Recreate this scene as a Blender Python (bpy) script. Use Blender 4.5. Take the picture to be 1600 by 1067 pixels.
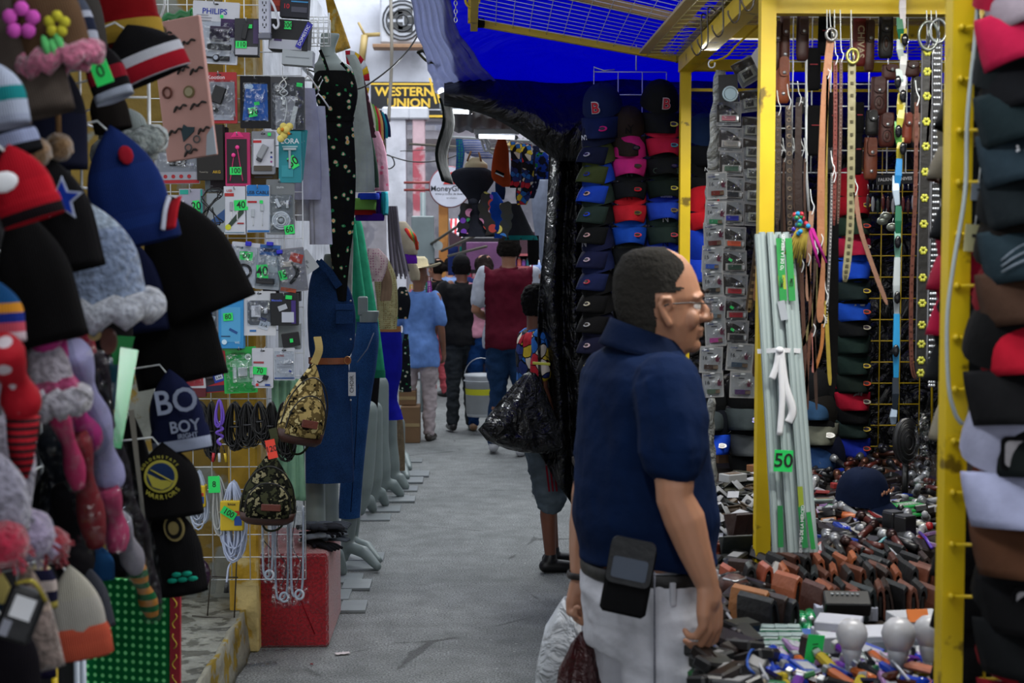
import bpy,math,random
from math import sin,cos,pi,radians as R,sqrt,exp,atan2
from mathutils import Vector as V,Matrix,Euler,noise
SC=bpy.context.scene
for o in list(bpy.data.objects):bpy.data.objects.remove(o)
COL=SC.collection
rnd=random.Random(7)
# ---------------------------------------------------------------- camera
FPX=2222.2
CAMZ=1.65;PITCH=3.44;YAW=-1.9
cd=bpy.data.cameras.new('camera');cam=bpy.data.objects.new('camera',cd);COL.objects.link(cam)
cd.lens=50;cd.sensor_width=36;cd.clip_start=.05;cd.clip_end=200
cam.location=(0,0,CAMZ);cam.rotation_euler=(R(90-PITCH),0,R(YAW))
cd.dof.use_dof=True;cd.dof.focus_distance=6.2;cd.dof.aperture_fstop=5.6
SC.camera=cam
SC.view_settings.view_transform='Standard';SC.view_settings.look='None'
SC.view_settings.gamma=1;SC.view_settings.use_curve_mapping=False
SC.view_settings.exposure=0.0
# ---------------------------------------------------------------- daylight
w=bpy.data.worlds.new('sky');SC.world=w;w.use_nodes=True
nt=w.node_tree;bg=nt.nodes['Background']
tc=nt.nodes.new('ShaderNodeTexCoord');sx=nt.nodes.new('ShaderNodeSeparateXYZ');cr=nt.nodes.new('ShaderNodeValToRGB')
nt.links.new(tc.outputs['Generated'],sx.inputs[0]);nt.links.new(sx.outputs['Z'],cr.inputs[0])
cr.color_ramp.elements[0].position=0.0;cr.color_ramp.elements[0].color=(.68,.70,.73,1)
cr.color_ramp.elements[1].position=.6;cr.color_ramp.elements[1].color=(.88,.93,1,1)
nt.links.new(cr.outputs[0],bg.inputs[0]);bg.inputs[1].default_value=SKY=1.35
def area_light(name,loc,rot,sx,sy,power,col=(1,1,1)):
 l=bpy.data.lights.new(name,'AREA');l.shape='RECTANGLE';l.size=sx;l.size_y=sy;l.energy=power;l.color=col
 o=bpy.data.objects.new(name,l);o.location=loc;o.rotation_euler=[R(a) for a in rot];COL.objects.link(o);return o
area_light('street_daylight',(-.2,15.5,6.2),(0,0,0),3.2,9,420,(.9,.95,1))
area_light('stall_lamp_light',(1.35,5.2,2.4),(-12,0,0),1.1,.08,26,(1,.98,.9))
area_light('stall_lamp_light',(1.15,3.2,2.55),(18,0,0),1.1,.08,34,(1,.98,.92))
area_light('stall_lamp_light',(-.35,4.3,2.75),(0,0,0),.08,1.2,12,(.9,.97,1))  # unseen light over the aisle, added as fill from the left
area_light('stall_lamp_light',(-.1,1.7,2.75),(0,-20,0),.08,1.2,16,(.93,.97,1))  # unseen light near the camera, added to brighten the left foreground hats
area_light('stall_lamp_light',(.75,1.7,2.7),(0,15,0),.08,1.2,8,(.96,.98,1))  # unseen camera-side light, added to brighten the near caps
# ---------------------------------------------------------------- picture measurements -> places in the world
_cr=Euler((R(90-PITCH),0,R(YAW))).to_matrix()
def ray(px,py):return _cr @ V(((px-800)/FPX,(533.5-py)/FPX,-1))
def at(px,py,Y):
 d=ray(px,py);t=Y/d.y;return V((d.x*t,Y,CAMZ+d.z*t))
def atz(px,py,z):
 d=ray(px,py);t=(z-CAMZ)/d.z;return V((d.x*t,d.y*t,z))
def atx(px,py,x):
 d=ray(px,py);t=x/d.x;return V((x,d.y*t,CAMZ+d.z*t))
def TR(loc=(0,0,0),rx=0,ry=0,rz=0,s=1):
 m=Matrix.Translation(V(loc)) @ Euler((R(rx),R(ry),R(rz))).to_matrix().to_4x4()
 if s != 1:
  if not hasattr(s,'__len__'):s=(s,s,s)
  m=m @ Matrix.Diagonal((*s,1))
 return m
# ---------------------------------------------------------------- materials
def lin(h):
 if not isinstance(h,str):return h
 h=h.lstrip('#');c=[int(h[i:i+2],16)/255 for i in (0,2,4)]
 return tuple(x/12.92 if x <= .04045 else ((x+.055)/1.055)**2.4 for x in c)
_M={}
def M(col,kind='cloth',rough=None,col2=None,col3=None,scale=1.0,metal=0):
 key=(col,kind,rough,col2,col3,scale,metal)
 if key in _M:return _M[key]
 m=bpy.data.materials.new('%s_%s' % (kind,str(col).strip('#')));m.use_nodes=True;_M[key]=m
 nt=m.node_tree;N=nt.nodes;L=nt.links;b=N['Principled BSDF'];out=N['Material Output']
 c=lin(col)
 def nd(t,**kw):
  n=N.new(t)
  for k,v in kw.items():
   if k in n.inputs.keys():n.inputs[k].default_value=v
   else:setattr(n,k,v)
  return n
 tcn=nd('ShaderNodeTexCoord');ob=tcn.outputs['Object']
 def ramp(src,stops,interp='LINEAR'):
  r=nd('ShaderNodeValToRGB');r.color_ramp.interpolation=interp
  e=r.color_ramp.elements
  while len(e)<len(stops):e.new(.5)
  for i,(p,cc) in enumerate(stops):e[i].position=p;e[i].color=(*lin(cc),1)
  L.new(src,r.inputs[0]);return r.outputs[0]
 def mixc(fac,a,bb,mode='MIX'):
  x=nd('ShaderNodeMix',data_type='RGBA',blend_type=mode)
  for i,s in ((0,fac),(6,a),(7,bb)):
   if hasattr(s,'is_output'):L.new(s,x.inputs[i])
   else:x.inputs[i].default_value=s if i == 0 else (*lin(s),1)
  return x.outputs[2]
 def tex(t,sc,**kw):
  n=nd(t,**kw);n.inputs['Scale'].default_value=sc*scale;L.new(ob,n.inputs['Vector']);return n
 def bump(src,dist,strength=1.0):
  n=nd('ShaderNodeBump');n.inputs['Distance'].default_value=dist;n.inputs['Strength'].default_value=strength
  L.new(src,n.inputs['Height']);L.new(n.outputs[0],b.inputs['Normal'])
 defr=dict(cloth=.9,knit=.95,plastic=.38,leather=.5,metal=.3,gloss=.15,denim=.9,paper=.7,skin=.5,hair=.92,paint=.45,tarp=.35,fur=1,shiny=.2,camo=.85,floral=.85).get(kind,.7)
 b.inputs['Roughness'].default_value=defr if rough is None else rough
 b.inputs['Metallic'].default_value=metal
 base=None
 if kind == 'clear':
  tr=nd('ShaderNodeBsdfTransparent');gl=nd('ShaderNodeBsdfGlossy');gl.inputs['Roughness'].default_value=.12
  tr.inputs[0].default_value=(*c,1)
  mx=nd('ShaderNodeMixShader');nz=tex('ShaderNodeTexNoise',45);
  rr=ramp(nz.outputs[0],[(.45,'#101010'),(.7,'#7a7a7a')]);L.new(rr,mx.inputs[0])
  L.new(tr.outputs[0],mx.inputs[1]);L.new(gl.outputs[0],mx.inputs[2]);L.new(mx.outputs[0],out.inputs[0])
  bn=nd('ShaderNodeBump');bn.inputs['Distance'].default_value=.02;L.new(nz.outputs[0],bn.inputs['Height']);L.new(bn.outputs[0],gl.inputs['Normal'])
  return m
 if kind == 'lens':
  tr=nd('ShaderNodeBsdfTransparent');gl=nd('ShaderNodeBsdfGlossy');gl.inputs['Roughness'].default_value=.03;mx=nd('ShaderNodeMixShader');mx.inputs[0].default_value=.09
  L.new(tr.outputs[0],mx.inputs[1]);L.new(gl.outputs[0],mx.inputs[2]);L.new(mx.outputs[0],out.inputs[0]);return m
 if kind == 'embroid':
  vo=tex('ShaderNodeTexVoronoi',16);v2=nd('ShaderNodeSeparateColor');L.new(vo.outputs['Color'],v2.inputs[0])
  cc=ramp(v2.outputs[0],[(0,'#2aa8d0'),(.2,'#d8c860'),(.36,'#2a9a58'),(.52,'#d88ab0'),(.66,'#2a78c8'),(.8,'#b83a30'),(.9,'#7a3ab8')],'CONSTANT')
  k=ramp(vo.outputs['Distance'],[(0,'#ffffff'),(.42,'#181a20')],'CONSTANT');base=mixc(1,cc,k,'MULTIPLY')
 if kind == 'emit':
  b.inputs['Emission Color'].default_value=(*c,1);b.inputs['Emission Strength'].default_value=scale;base=(*c,1)
  b.inputs['Base Color'].default_value=base;return m
 if kind == 'floral':
  vo=tex('ShaderNodeTexVoronoi',17);ds=vo.outputs['Distance']
  nz=tex('ShaderNodeTexNoise',30)
  ad=nd('ShaderNodeMath',operation='MULTIPLY_ADD');L.new(nz.outputs[0],ad.inputs[0]);ad.inputs[1].default_value=.45;L.new(ds,ad.inputs[2])
  fl=ramp(ad.outputs[0],[(0,'#e8c24a'),(.30,col2 or '#e9b8a6'),(.42,'#2f8a58'),(.50,col)],'CONSTANT')
  base=fl
 elif kind == 'camo':
  n1=tex('ShaderNodeTexNoise',26,Detail=3.0);n2=tex('ShaderNodeTexNoise',34,Detail=2.0)
  a=ramp(n1.outputs[0],[(0,col),(.46,col2),(.58,col3)],'CONSTANT')
  k=ramp(n2.outputs[0],[(0,'#ffffff'),(.60,'#2a2a24')],'CONSTANT');base=mixc(1.0,a,k,'MULTIPLY')
 elif kind == 'dots':
  vo=tex('ShaderNodeTexVoronoi',30);vo.inputs['Randomness'].default_value=.25
  base=ramp(vo.outputs['Distance'],[(0,col2),(.33,col)],'CONSTANT')
 elif kind == 'stripes':
  wv=tex('ShaderNodeTexWave',10);wv.bands_direction='Z'
  base=ramp(wv.outputs[0],[(0,col),(.5,col2)],'CONSTANT')
 elif kind == 'vstripes':
  wv=tex('ShaderNodeTexWave',10);wv.bands_direction='X'
  base=ramp(wv.outputs[0],[(0,col),(.5,col2)],'CONSTANT')
 elif kind == 'comic':
  vo=tex('ShaderNodeTexVoronoi',16);v2=nd('ShaderNodeSeparateColor');L.new(vo.outputs['Color'],v2.inputs[0])
  base=ramp(v2.outputs[0],[(0,'#2c3a78'),(.22,'#c82c3c'),(.42,'#e6d9c8'),(.6,'#2f6fc0'),(.74,'#e4c53c'),(.86,'#1a1a22')],'CONSTANT')
  e=tex('ShaderNodeTexVoronoi',16,feature='DISTANCE_TO_EDGE');k=ramp(e.outputs[0],[(0,'#14141c'),(.03,'#ffffff')],'CONSTANT');base=mixc(1,base,k,'MULTIPLY')
 elif kind == 'checker':
  ck=tex('ShaderNodeTexChecker',30);ck.inputs[1].default_value=(*c,1);ck.inputs[2].default_value=(*lin(col2),1);base=ck.outputs[0]
 elif kind == 'peel':
  nz=tex('ShaderNodeTexNoise',5,Detail=8.0);base=ramp(nz.outputs[0],[(0,col),(.52,col),(.56,col2),(.66,col2),(.7,col3 or col)])
 elif kind == 'street':
  n1=tex('ShaderNodeTexNoise',1.3,Detail=9.0);n2=tex('ShaderNodeTexNoise',120,Detail=3.0)
  a=ramp(n1.outputs[0],[(.3,col),(.7,col2)]);k=ramp(n2.outputs[0],[(.35,'#707270'),(.65,'#ffffff')])
  base=mixc(.85,a,k,'MULTIPLY')
  vo=tex('ShaderNodeTexVoronoi',.8,feature='DISTANCE_TO_EDGE');nz=tex('ShaderNodeTexNoise',3,Detail=5.0)
  mm=nd('ShaderNodeMath',operation='MULTIPLY_ADD');L.new(nz.outputs[0],mm.inputs[0]);mm.inputs[1].default_value=.1;L.new(vo.outputs[0],mm.inputs[2])
  ck=ramp(mm.outputs[0],[(.043,'#606060'),(.052,'#ffffff')]);base=mixc(.7,base,ck,'MULTIPLY')
  sp=tex('ShaderNodeTexVoronoi',9);s2=ramp(sp.outputs[0],[(.05,'#d4d4cc'),(.07,'#000000')]);base=mixc(.5,base,s2,'LIGHTEN')
  bump(n2.outputs[0],.008)
 elif kind == 'holo':
  vo=tex('ShaderNodeTexVoronoi',26);vo.inputs['Randomness'].default_value=0.0
  base=ramp(vo.outputs['Distance'],[(.16,col2),(.3,col),(.42,'#0f6a3a')])
 amp=.10 if kind in ('plastic','paper','gloss','metal','shiny','paint') else .22
 nz=tex('ShaderNodeTexNoise',8 if kind != 'skin' else 5,Detail=5.0)
 lo=tuple([1-amp*1.6]*3);k=ramp(nz.outputs[0],[(.3,lo),(.7,(1.,1.,1.))])
 base=mixc(1.0,base if base is not None else col,k,'MULTIPLY')
 if kind == 'paint':
  n3=tex('ShaderNodeTexNoise',14,Detail=8.0);kk=ramp(n3.outputs[0],[(.30,'#4a3a1a'),(.36,'#ffffff')]);base=mixc(.8,base,kk,'MULTIPLY')
 if kind == 'denim':
  n3=tex('ShaderNodeTexNoise',260);kk=ramp(n3.outputs[0],[(.3,'#8a8a94'),(.7,'#ffffff')]);base=mixc(.8,base,kk,'MULTIPLY');bump(n3.outputs[0],.0015)
 if kind in ('cloth','floral','camo','comic','dots','stripes','vstripes','checker'):
  n3=tex('ShaderNodeTexNoise',14,Detail=4.0);bump(n3.outputs[0],.02,.35)
  b.inputs['Sheen Weight'].default_value=0
 if kind == 'knit':
  wv=tex('ShaderNodeTexWave',90);wv.inputs['Distortion'].default_value=3;bump(wv.outputs[0],.0012,.6);b.inputs['Sheen Weight'].default_value=0
 if kind == 'fur':
  n3=tex('ShaderNodeTexNoise',90,Detail=5.0);bump(n3.outputs[0],.012);b.inputs['Sheen Weight'].default_value=.5
  kk=ramp(n3.outputs[0],[(.35,'#9a9a9a'),(.6,'#ffffff')]);base=mixc(.7,base,kk,'MULTIPLY')
 if kind == 'hair':
  n3=tex('ShaderNodeTexNoise',90,Detail=3.0);bump(n3.outputs[0],.006)
 if kind == 'leather':
  n3=tex('ShaderNodeTexNoise',60,Detail=5.0);bump(n3.outputs[0],.002)
 if kind == 'tarp':
  n3=tex('ShaderNodeTexNoise',2.2,Detail=6.0);n3.inputs['Distortion'].default_value=1.5;bump(n3.outputs[0],.12,.9)
 if kind == 'crumple':
  n3=tex('ShaderNodeTexVoronoi',12,feature='F1');n4=tex('ShaderNodeTexNoise',9,Detail=4.0);n4.inputs['Distortion'].default_value=2;b.inputs['Roughness'].default_value=rough or .25
  bump(n4.outputs[0],.06)
 if kind == 'skin':b.inputs['Subsurface Weight'].default_value=.08;b.inputs['Subsurface Scale'].default_value=.01
 b.inputs['Specular IOR Level'].default_value=.12 if kind in ('cloth','knit','fur','hair','denim','floral','camo','dots','stripes','vstripes','comic') else .5
 if kind == 'peel':bump(nz.outputs[0],.02)
 if hasattr(base,'is_output'):L.new(base,b.inputs['Base Color'])
 return m
# ---------------------------------------------------------------- objects
def tag(o,label=None,cat=None,group=None,kind=None):
 if label:o['label']=label
 if cat:o['category']=cat
 if group:o['group']=group
 if kind:o['kind']=kind
 return o
def thing(name,label,cat,loc=(0,0,0),rot=(0,0,0),group=None):
 o=bpy.data.objects.new(name,None);o.empty_display_size=.05;COL.objects.link(o)
 o.location=loc;o.rotation_euler=[R(a) for a in rot];return tag(o,label,cat,group)
def copy_tree(o,parent=None):
 c=o.copy();COL.objects.link(c);c.parent=parent
 for ch in KIDS.get(o.name,[]):
  KIDS.setdefault(c.name,[]).append(copy_tree(ch,c))
 return c
KIDS={}
_T={}
def text_geo(s,align='CENTER',bold=0.0,sp=1.0):
 k=(s,align,bold,sp)
 if k not in _T:
  c=bpy.data.curves.new('t','FONT');c.body=s;c.size=1;c.align_x=align;c.align_y='CENTER';c.resolution_u=3;c.offset=bold;c.space_character=sp
  o=bpy.data.objects.new('t',c);COL.objects.link(o);me=o.to_mesh()
  _T[k]=([v.co.copy() for v in me.vertices],[tuple(p.vertices) for p in me.polygons])
  o.to_mesh_clear();bpy.data.objects.remove(o);bpy.data.curves.remove(c)
 return _T[k]
class MB:
 def __init__(s):s.v=[];s.f=[];s.m=[];s.s=[];s.mats=[]
 def mi(s,m):
  if m not in s.mats:s.mats.append(m)
  return s.mats.index(m)
 def add(s,vs,fs,mat,smooth=False,X=None):
  o=len(s.v);k=s.mi(mat) if not isinstance(mat,list) else None
  s.v += [(X @ V(p)) if X is not None else V(p) for p in vs]
  for i,f in enumerate(fs):
   s.f.append([a+o for a in f]);s.m.append(k if k is not None else s.mi(mat[i]));s.s.append(smooth)
  return s
 def box(s,c,d,mat,X=None,b=None):
  hx,hy,hz=d[0]/2,d[1]/2,d[2]/2
  if b is None:b=min(hx,hy,hz)*.25
  vs=[];idx={}
  for sx in (-1,1):
   for sy in (-1,1):
    for sz in (-1,1):
     for ax in range(3):
      h=[hx-b,hy-b,hz-b];h[ax] += b
      idx[sx,sy,sz,ax]=len(vs);vs.append((c[0]+sx*h[0],c[1]+sy*h[1],c[2]+sz*h[2]))
  fs=[]
  I=lambda a,bb,cc,ax:idx[a,bb,cc,ax]
  for sg in (-1,1):
   q=[I(sg,-1,-1,0),I(sg,1,-1,0),I(sg,1,1,0),I(sg,-1,1,0)];fs.append(q if sg>0 else q[::-1])
   q=[I(-1,sg,-1,1),I(-1,sg,1,1),I(1,sg,1,1),I(1,sg,-1,1)];fs.append(q if sg>0 else q[::-1])
   q=[I(-1,-1,sg,2),I(1,-1,sg,2),I(1,1,sg,2),I(-1,1,sg,2)];fs.append(q if sg>0 else q[::-1])
  for a in (-1,1):
   for bb in (-1,1):
    q=[I(a,bb,-1,0),I(a,bb,1,0),I(a,bb,1,1),I(a,bb,-1,1)];fs.append(q if a*bb<0 else q[::-1])
    q=[I(a,-1,bb,0),I(a,1,bb,0),I(a,1,bb,2),I(a,-1,bb,2)];fs.append(q if a*bb>0 else q[::-1])
    q=[I(-1,a,bb,1),I(1,a,bb,1),I(1,a,bb,2),I(-1,a,bb,2)];fs.append(q if a*bb<0 else q[::-1])
  for a in (-1,1):
   for bb in (-1,1):
    for cc in (-1,1):
     q=[I(a,bb,cc,0),I(a,bb,cc,1),I(a,bb,cc,2)];fs.append(q if a*bb*cc>0 else q[::-1])
  return s.add(vs,fs,mat,False,X)
 def loft(s,rings,mat,caps=True,smooth=True,X=None,closed=True):
  n=len(rings[0]);vs=[p for r in rings for p in r];fs=[]
  for i in range(len(rings)-1):
   for j in range(n if closed else n-1):
    k=(j+1) % n;fs.append([i*n+j,i*n+k,(i+1)*n+k,(i+1)*n+j])
  mats=mat
  if isinstance(mat,list):mats=[mat[min(i,len(mat)-1)] for i in range(len(rings)-1) for j in range(n if closed else n-1)]
  if caps and closed:
   fs.append(list(range(n))[::-1]);fs.append([(len(rings)-1)*n+j for j in range(n)])
   if isinstance(mats,list):mats += [mats[0],mats[-1]]
  return s.add(vs,fs,mats,smooth,X)
 def lathe(s,prof,mat,n=20,X=None,sx=1,sy=1,wave=None,caps=True):
  rings=[]
  for i,(r,z) in enumerate(prof):
   ring=[]
   for j in range(n):
    a=2*pi*j/n;rr=max(r,1e-4)*(1+(wave(a,i/max(1,len(prof)-1)) if wave else 0));ring.append((cos(a)*rr*sx,sin(a)*rr*sy,z))
   rings.append(ring)
  return s.loft(rings,mat,caps,True,X)
 def tube(s,path,r,mat,n=8,X=None,flat=None,closed=False,up=None,caps=True):
  P=[V(p) for p in path];m=len(P);rings=[]
  T=[((P[(i+1) % m] if closed or i<m-1 else P[i])-(P[i-1] if closed or i>0 else P[i])).normalized() for i in range(m)]
  u=V(up) if up else (V((0,0,1)) if abs(T[0].z)<.9 else V((0,1,0)))
  u=(u-T[0]*u.dot(T[0])).normalized()
  for i in range(m):
   u=u-T[i]*u.dot(T[i]);u.normalize() if u.length>1e-6 else None
   w2=T[i].cross(u);rr=r[i] if hasattr(r,'__len__') else r
   a1,a2=(rr,rr) if flat is None else (rr*flat[0],rr*flat[1])
   rings.append([P[i]+w2*cos(2*pi*j/n)*a1+u*sin(2*pi*j/n)*a2 for j in range(n)])
  if closed:rings.append(rings[0])
  return s.loft(rings,mat,caps and not closed,n>4,X)
 def strap(s,path,w,t,mat,up=(0,-1,0),X=None):
  P=[V(p) for p in path];rings=[]
  for i in range(len(P)):
   T=(P[min(i+1,len(P)-1)]-P[max(i-1,0)]).normalized();u=V(up);u=(u-T*u.dot(T)).normalized();sd=T.cross(u)
   ww=(w[i] if hasattr(w,'__len__') else w)/2
   rings.append([P[i]+sd*ww*a+u*t/2*c for a,c in ((-1,-1),(1,-1),(1,1),(-1,1))])
  return s.loft(rings,mat,True,False,X)
 def sheet(s,fn,nu,nv,mat,th=.002,X=None,smooth=True):
  P=[[V(fn(i/nu,j/nv)) for i in range(nu+1)] for j in range(nv+1)]
  Nn=[]
  for j in range(nv+1):
   row=[]
   for i in range(nu+1):
    a=P[j][min(i+1,nu)]-P[j][max(i-1,0)];b=P[min(j+1,nv)][i]-P[max(j-1,0)][i]
    c=a.cross(b);row.append(c.normalized() if c.length>1e-12 else V((0,0,1)))
   Nn.append(row)
  w_=nu+1;K=w_*(nv+1)
  vs=[P[j][i] for j in range(nv+1) for i in range(w_)]+[P[j][i]-Nn[j][i]*th for j in range(nv+1) for i in range(w_)]
  fs=[]
  for j in range(nv):
   for i in range(nu):
    a=j*w_+i;fs.append([a,a+1,a+w_+1,a+w_]);fs.append([K+a+w_,K+a+w_+1,K+a+1,K+a])
  for i in range(nu):fs.append([i+1,i,K+i,K+i+1]);a=nv*w_+i;fs.append([a,a+1,K+a+1,K+a])
  for j in range(nv):a=j*w_;fs.append([a,a+w_,K+a+w_,K+a]);a += nu;fs.append([a+w_,a,K+a,K+a+w_])
  return s.add(vs,fs,mat,smooth,X)
 def prism(s,poly,z0,z1,mat,X=None):
  n=len(poly);vs=[(p[0],p[1],z0) for p in poly]+[(p[0],p[1],z1) for p in poly]
  fs=[list(range(n))[::-1],list(range(n,2*n))]+[[i,(i+1) % n,n+(i+1) % n,n+i] for i in range(n)]
  return s.add(vs,fs,mat,False,X)
 def card(s,poly,y0,y1,mat,X=None):
  return s.prism([(p[0],p[1]) for p in poly],-y1,-y0,mat,(X or Matrix()) @ TR(rx=90))
 def ball(s,c,r,mat,n=12,X=None):
  if not hasattr(r,'__len__'):r=(r,r,r)
  m=max(4,n // 2);rings=[[(c[0]+r[0]*sin(pi*(i+.02)/(m+.04))*cos(2*pi*j/n),c[1]+r[1]*sin(pi*(i+.02)/(m+.04))*sin(2*pi*j/n),c[2]-r[2]*cos(pi*i/m)) for j in range(n)] for i in range(m+1)]
  return s.loft(rings,mat,True,True,X)
 def text(s,t,size,mat,c=(0,0,0),X=None,align='CENTER',bold=0.0,sx=1,rz=0,sp=1.0):
  vs,fs=text_geo(t,align,bold,sp)
  return s.add(vs,fs,mat,False,(X or Matrix()) @ TR(c,ry=rz) @ TR(rx=90,s=(size*sx,size,size)))
 def build(s,name,parent=None,label=None,cat=None,group=None,kind=None,loc=None,rot=None):
  me=bpy.data.meshes.new(name);me.from_pydata([tuple(v) for v in s.v],[],s.f)
  for m in s.mats:me.materials.append(m)
  me.polygons.foreach_set('material_index',s.m);me.polygons.foreach_set('use_smooth',s.s);me.update()
  o=bpy.data.objects.new(name,me);COL.objects.link(o)
  if parent:o.parent=parent;KIDS.setdefault(parent.name,[]).append(o)
  if loc is not None:o.location=loc
  if rot is not None:o.rotation_euler=[R(a) for a in rot]
  return tag(o,label,cat,group,kind)
def P_(parent,name,fn,label=None):
 mb=MB();fn(mb);return mb.build(name,parent,label)
def rrect(w,h,r,x0=0,z0=0,n=4):
 r=min(r,w/2,h/2);out=[]
 for cx,cz,a0 in ((w/2-r,h/2-r,0),(-w/2+r,h/2-r,90),(-w/2+r,-h/2+r,180),(w/2-r,-h/2+r,270)):
  for k in range(n+1):a=R(a0+90*k/n);out.append((x0+cx+r*cos(a),z0+cz+r*sin(a)))
 return out
def disc(r,x0=0,z0=0,n=20,sx=1,sz=1):return [(x0+r*sx*cos(2*pi*k/n),z0+r*sz*sin(2*pi*k/n)) for k in range(n)]
def sag(a,b,drop,n=16,seg=None):
 a=V(a);b=V(b);return [a.lerp(b,i/n)+V((0,0,-drop*4*(i/n)*(1-i/n))) for i in range(n+1)]
def spline(pts,n=6):
 P=[V(p) for p in pts];out=[]
 for i in range(len(P)-1):
  p0,p1,p2,p3=P[max(i-1,0)],P[i],P[i+1],P[min(i+2,len(P)-1)]
  for k in range(n):
   t=k/n;out.append(.5*((2*p1)+(p2-p0)*t+(2*p0-5*p1+4*p2-p3)*t*t+(3*p1-p0-3*p2+p3)*t**3))
 return out+[P[-1]]
GREEN=M('#20d060','paper');INK=M('#141414','paper');WHITE=M('#dfe0e4','paper');YEL=M('#d8b80c','paint');STEEL=M('#b8bcc0','metal',metal=.8);WIRE=M('#e0e4e6','metal',metal=.1)
BLACK=M('#101012','cloth');CLEAR=M('#f4f6f8','clear')
# voxel-joined bodies and clothes
def blob(prims,vox=.008,smooth=6,disp=None,X=None):
 mb=MB();dm=WHITE
 for p in prims:
  if p[0] == 'e':
   mb.ball((0,0,0),p[2],dm,16,TR(p[1],*(p[3] if len(p)>3 else (0,0,0))))
  elif p[0] == 'c':
   pts=p[1];rr=p[2];fl=p[3] if len(p)>3 else None;up=p[4] if len(p)>4 else None
   mb.tube(pts,rr,dm,12,flat=fl,up=up)
   if fl is None:
    for q,r in ((pts[0],rr[0]),(pts[-1],rr[-1])):mb.ball(q,r*.98,dm,12)
  elif p[0] == 'l':mb.loft(p[1],dm)
 o=mb.build('tmp')
 md=o.modifiers.new('r','REMESH');md.mode='VOXEL';md.voxel_size=vox
 if smooth:ms=o.modifiers.new('s','SMOOTH');ms.factor=.5;ms.iterations=smooth
 dg=bpy.context.evaluated_depsgraph_get();me=bpy.data.meshes.new_from_object(o.evaluated_get(dg));me.materials.clear()
 old=o.data;bpy.data.objects.remove(o);bpy.data.meshes.remove(old)
 if disp:
  ns=[v.normal.copy() for v in me.vertices]
  for v,n in zip(me.vertices,ns):v.co=v.co+n*disp(v.co,n)
 if X is not None:me.transform(X)
 me.update();return me
def blob_part(name,parent,me,mats,pick=None,label=None):
 for m in mats:me.materials.append(m)
 for p in me.polygons:
  p.use_smooth=True;p.material_index=pick(p.center) if pick else 0
 me.name=name;o=bpy.data.objects.new(name,me);COL.objects.link(o)
 if parent:o.parent=parent;KIDS.setdefault(parent.name,[]).append(o)
 return tag(o,label)
# ================================================================ THE STREET
def struct(name,fn,**k):
 mb=MB();fn(mb);return mb.build(name,kind='structure',**k)
def fbm(p,s=1.0):return noise.fractal(V(p)*s,1.0,2.0,4)
struct('floor',lambda m:m.box((0,17,-.05),(16,40,.1),M('#a6a9a8','street',col2='#878b8b'),b=0))
def ledge(m):
 top=M('#8f9188','peel',col2='#5d5e56',col3='#a8a99c',scale=2.2);side=M('#8d8b7c','peel',col2='#8c7416',col3='#77756a',scale=1.6)
 def f(u,v):
  x=-2.6+1.67*u+(.012*fbm((u*3,v*30,1),1) if u == 1 else 0);return (x,1.2+4.9*v,.18)
 m.sheet(f,10,60,top,.18)
 m.sheet(lambda u,v:(-.93+.012*fbm((3,v*30,1),1)+.02*(1-u),1.2+4.9*v,.185*u-.004),4,60,side,.02)
struct('trim_1',ledge)
struct('wall_left',lambda m:(m.box((-1.75,6.25,1.6),(1.7,.3,3.2),M('#7d6414','peel',col2='#7d8078',col3='#5a4810',scale=.9),b=0),
                               m.box((-1.5,11.9,2.0),(.3,11.3,4.0),M('#cfd2da','peel',col2='#bdc0c8',scale=.5),b=0)))
def pillar(m):
 m.box((-.92,6.02,1.7),(.12,.3,3.4),M('#b8901a','peel',col2='#c9b274',col3='#9c7a14',scale=1.2),b=.008)
struct('trim_2',pillar)
# white building across the end of the street
def facade(m):
 wh=M('#cdd0dc','peel',col2='#b9bcc8',col3='#d8dae4',scale=.25)
 m.box((-.6,20.2,5.3),(9,.3,3.6),wh,b=0)
 m.box((-.6,19.98,3.68),(9,.12,.3),M('#dedfe6','paper'),b=0)
 m.box((-.6,21.4,3.35),(9,2.6,.12),M('#d9d6e0','paper'),b=0)
 for k in range(6):m.box((-3+k*.9,21.4,3.25),(.08,2.6,.1),M('#c9b27a','paper'),b=0)
 m.box((-.6,25.2,2.2),(9,.2,4.4),M('#c8c4cc','peel',col2='#a8a6b2',scale=.4),b=0)
struct('wall_back',facade)
struct('wall_right',lambda m:m.box((4.2,14,2.2),(.2,26,4.4),M('#8d8f96','peel',col2='#7d7f86',scale=.5),b=0))
# windows frames and rails high on the facade
p=thing('window_guard','thin rusty yellow pipe frame high on the white wall above the transfer sign','pipe frame',(0,0,0))
def wg(m):
 a,b2,c=at(570,55,19.8),at(657,50,19.8),at(565,95,19.8)
 ru=M('#a8925c','paint')
 m.tube([at(560,35,19.8),a],.02,ru,6);m.tube([a,b2],.03,ru,6);m.tube([a+V((0,0,0)),c],.05,ru,6)
P_(p,'pipe',wg)
acu=at(629,32,19.75)
p=thing('air_vent','dark round exhaust fan set in the white wall beside the blue tarp','fan',acu)
P_(p,'frame',lambda m:(m.box((0,.1,0),(.62,.2,.62),M('#b4b8c2','metal')),))
P_(p,'grille',lambda m:[m.tube([(r*cos(a/9*pi),-.02,r*sin(a/9*pi)) for a in range(18)],.012,M('#20242a','metal'),5,closed=True) for r in (.08,.15,.22,.27)])
P_(p,'fan_blades',lambda m:[m.box((.12*cos(k*1.26),.0,.12*sin(k*1.26)),(.2,.01,.1),M('#15181c','metal'),b=0) for k in range(5)])
P_(p,'sill',lambda m:m.box((0,-.05,-.37),(.8,.3,.05),M('#8a6a50','paper')))
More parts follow.
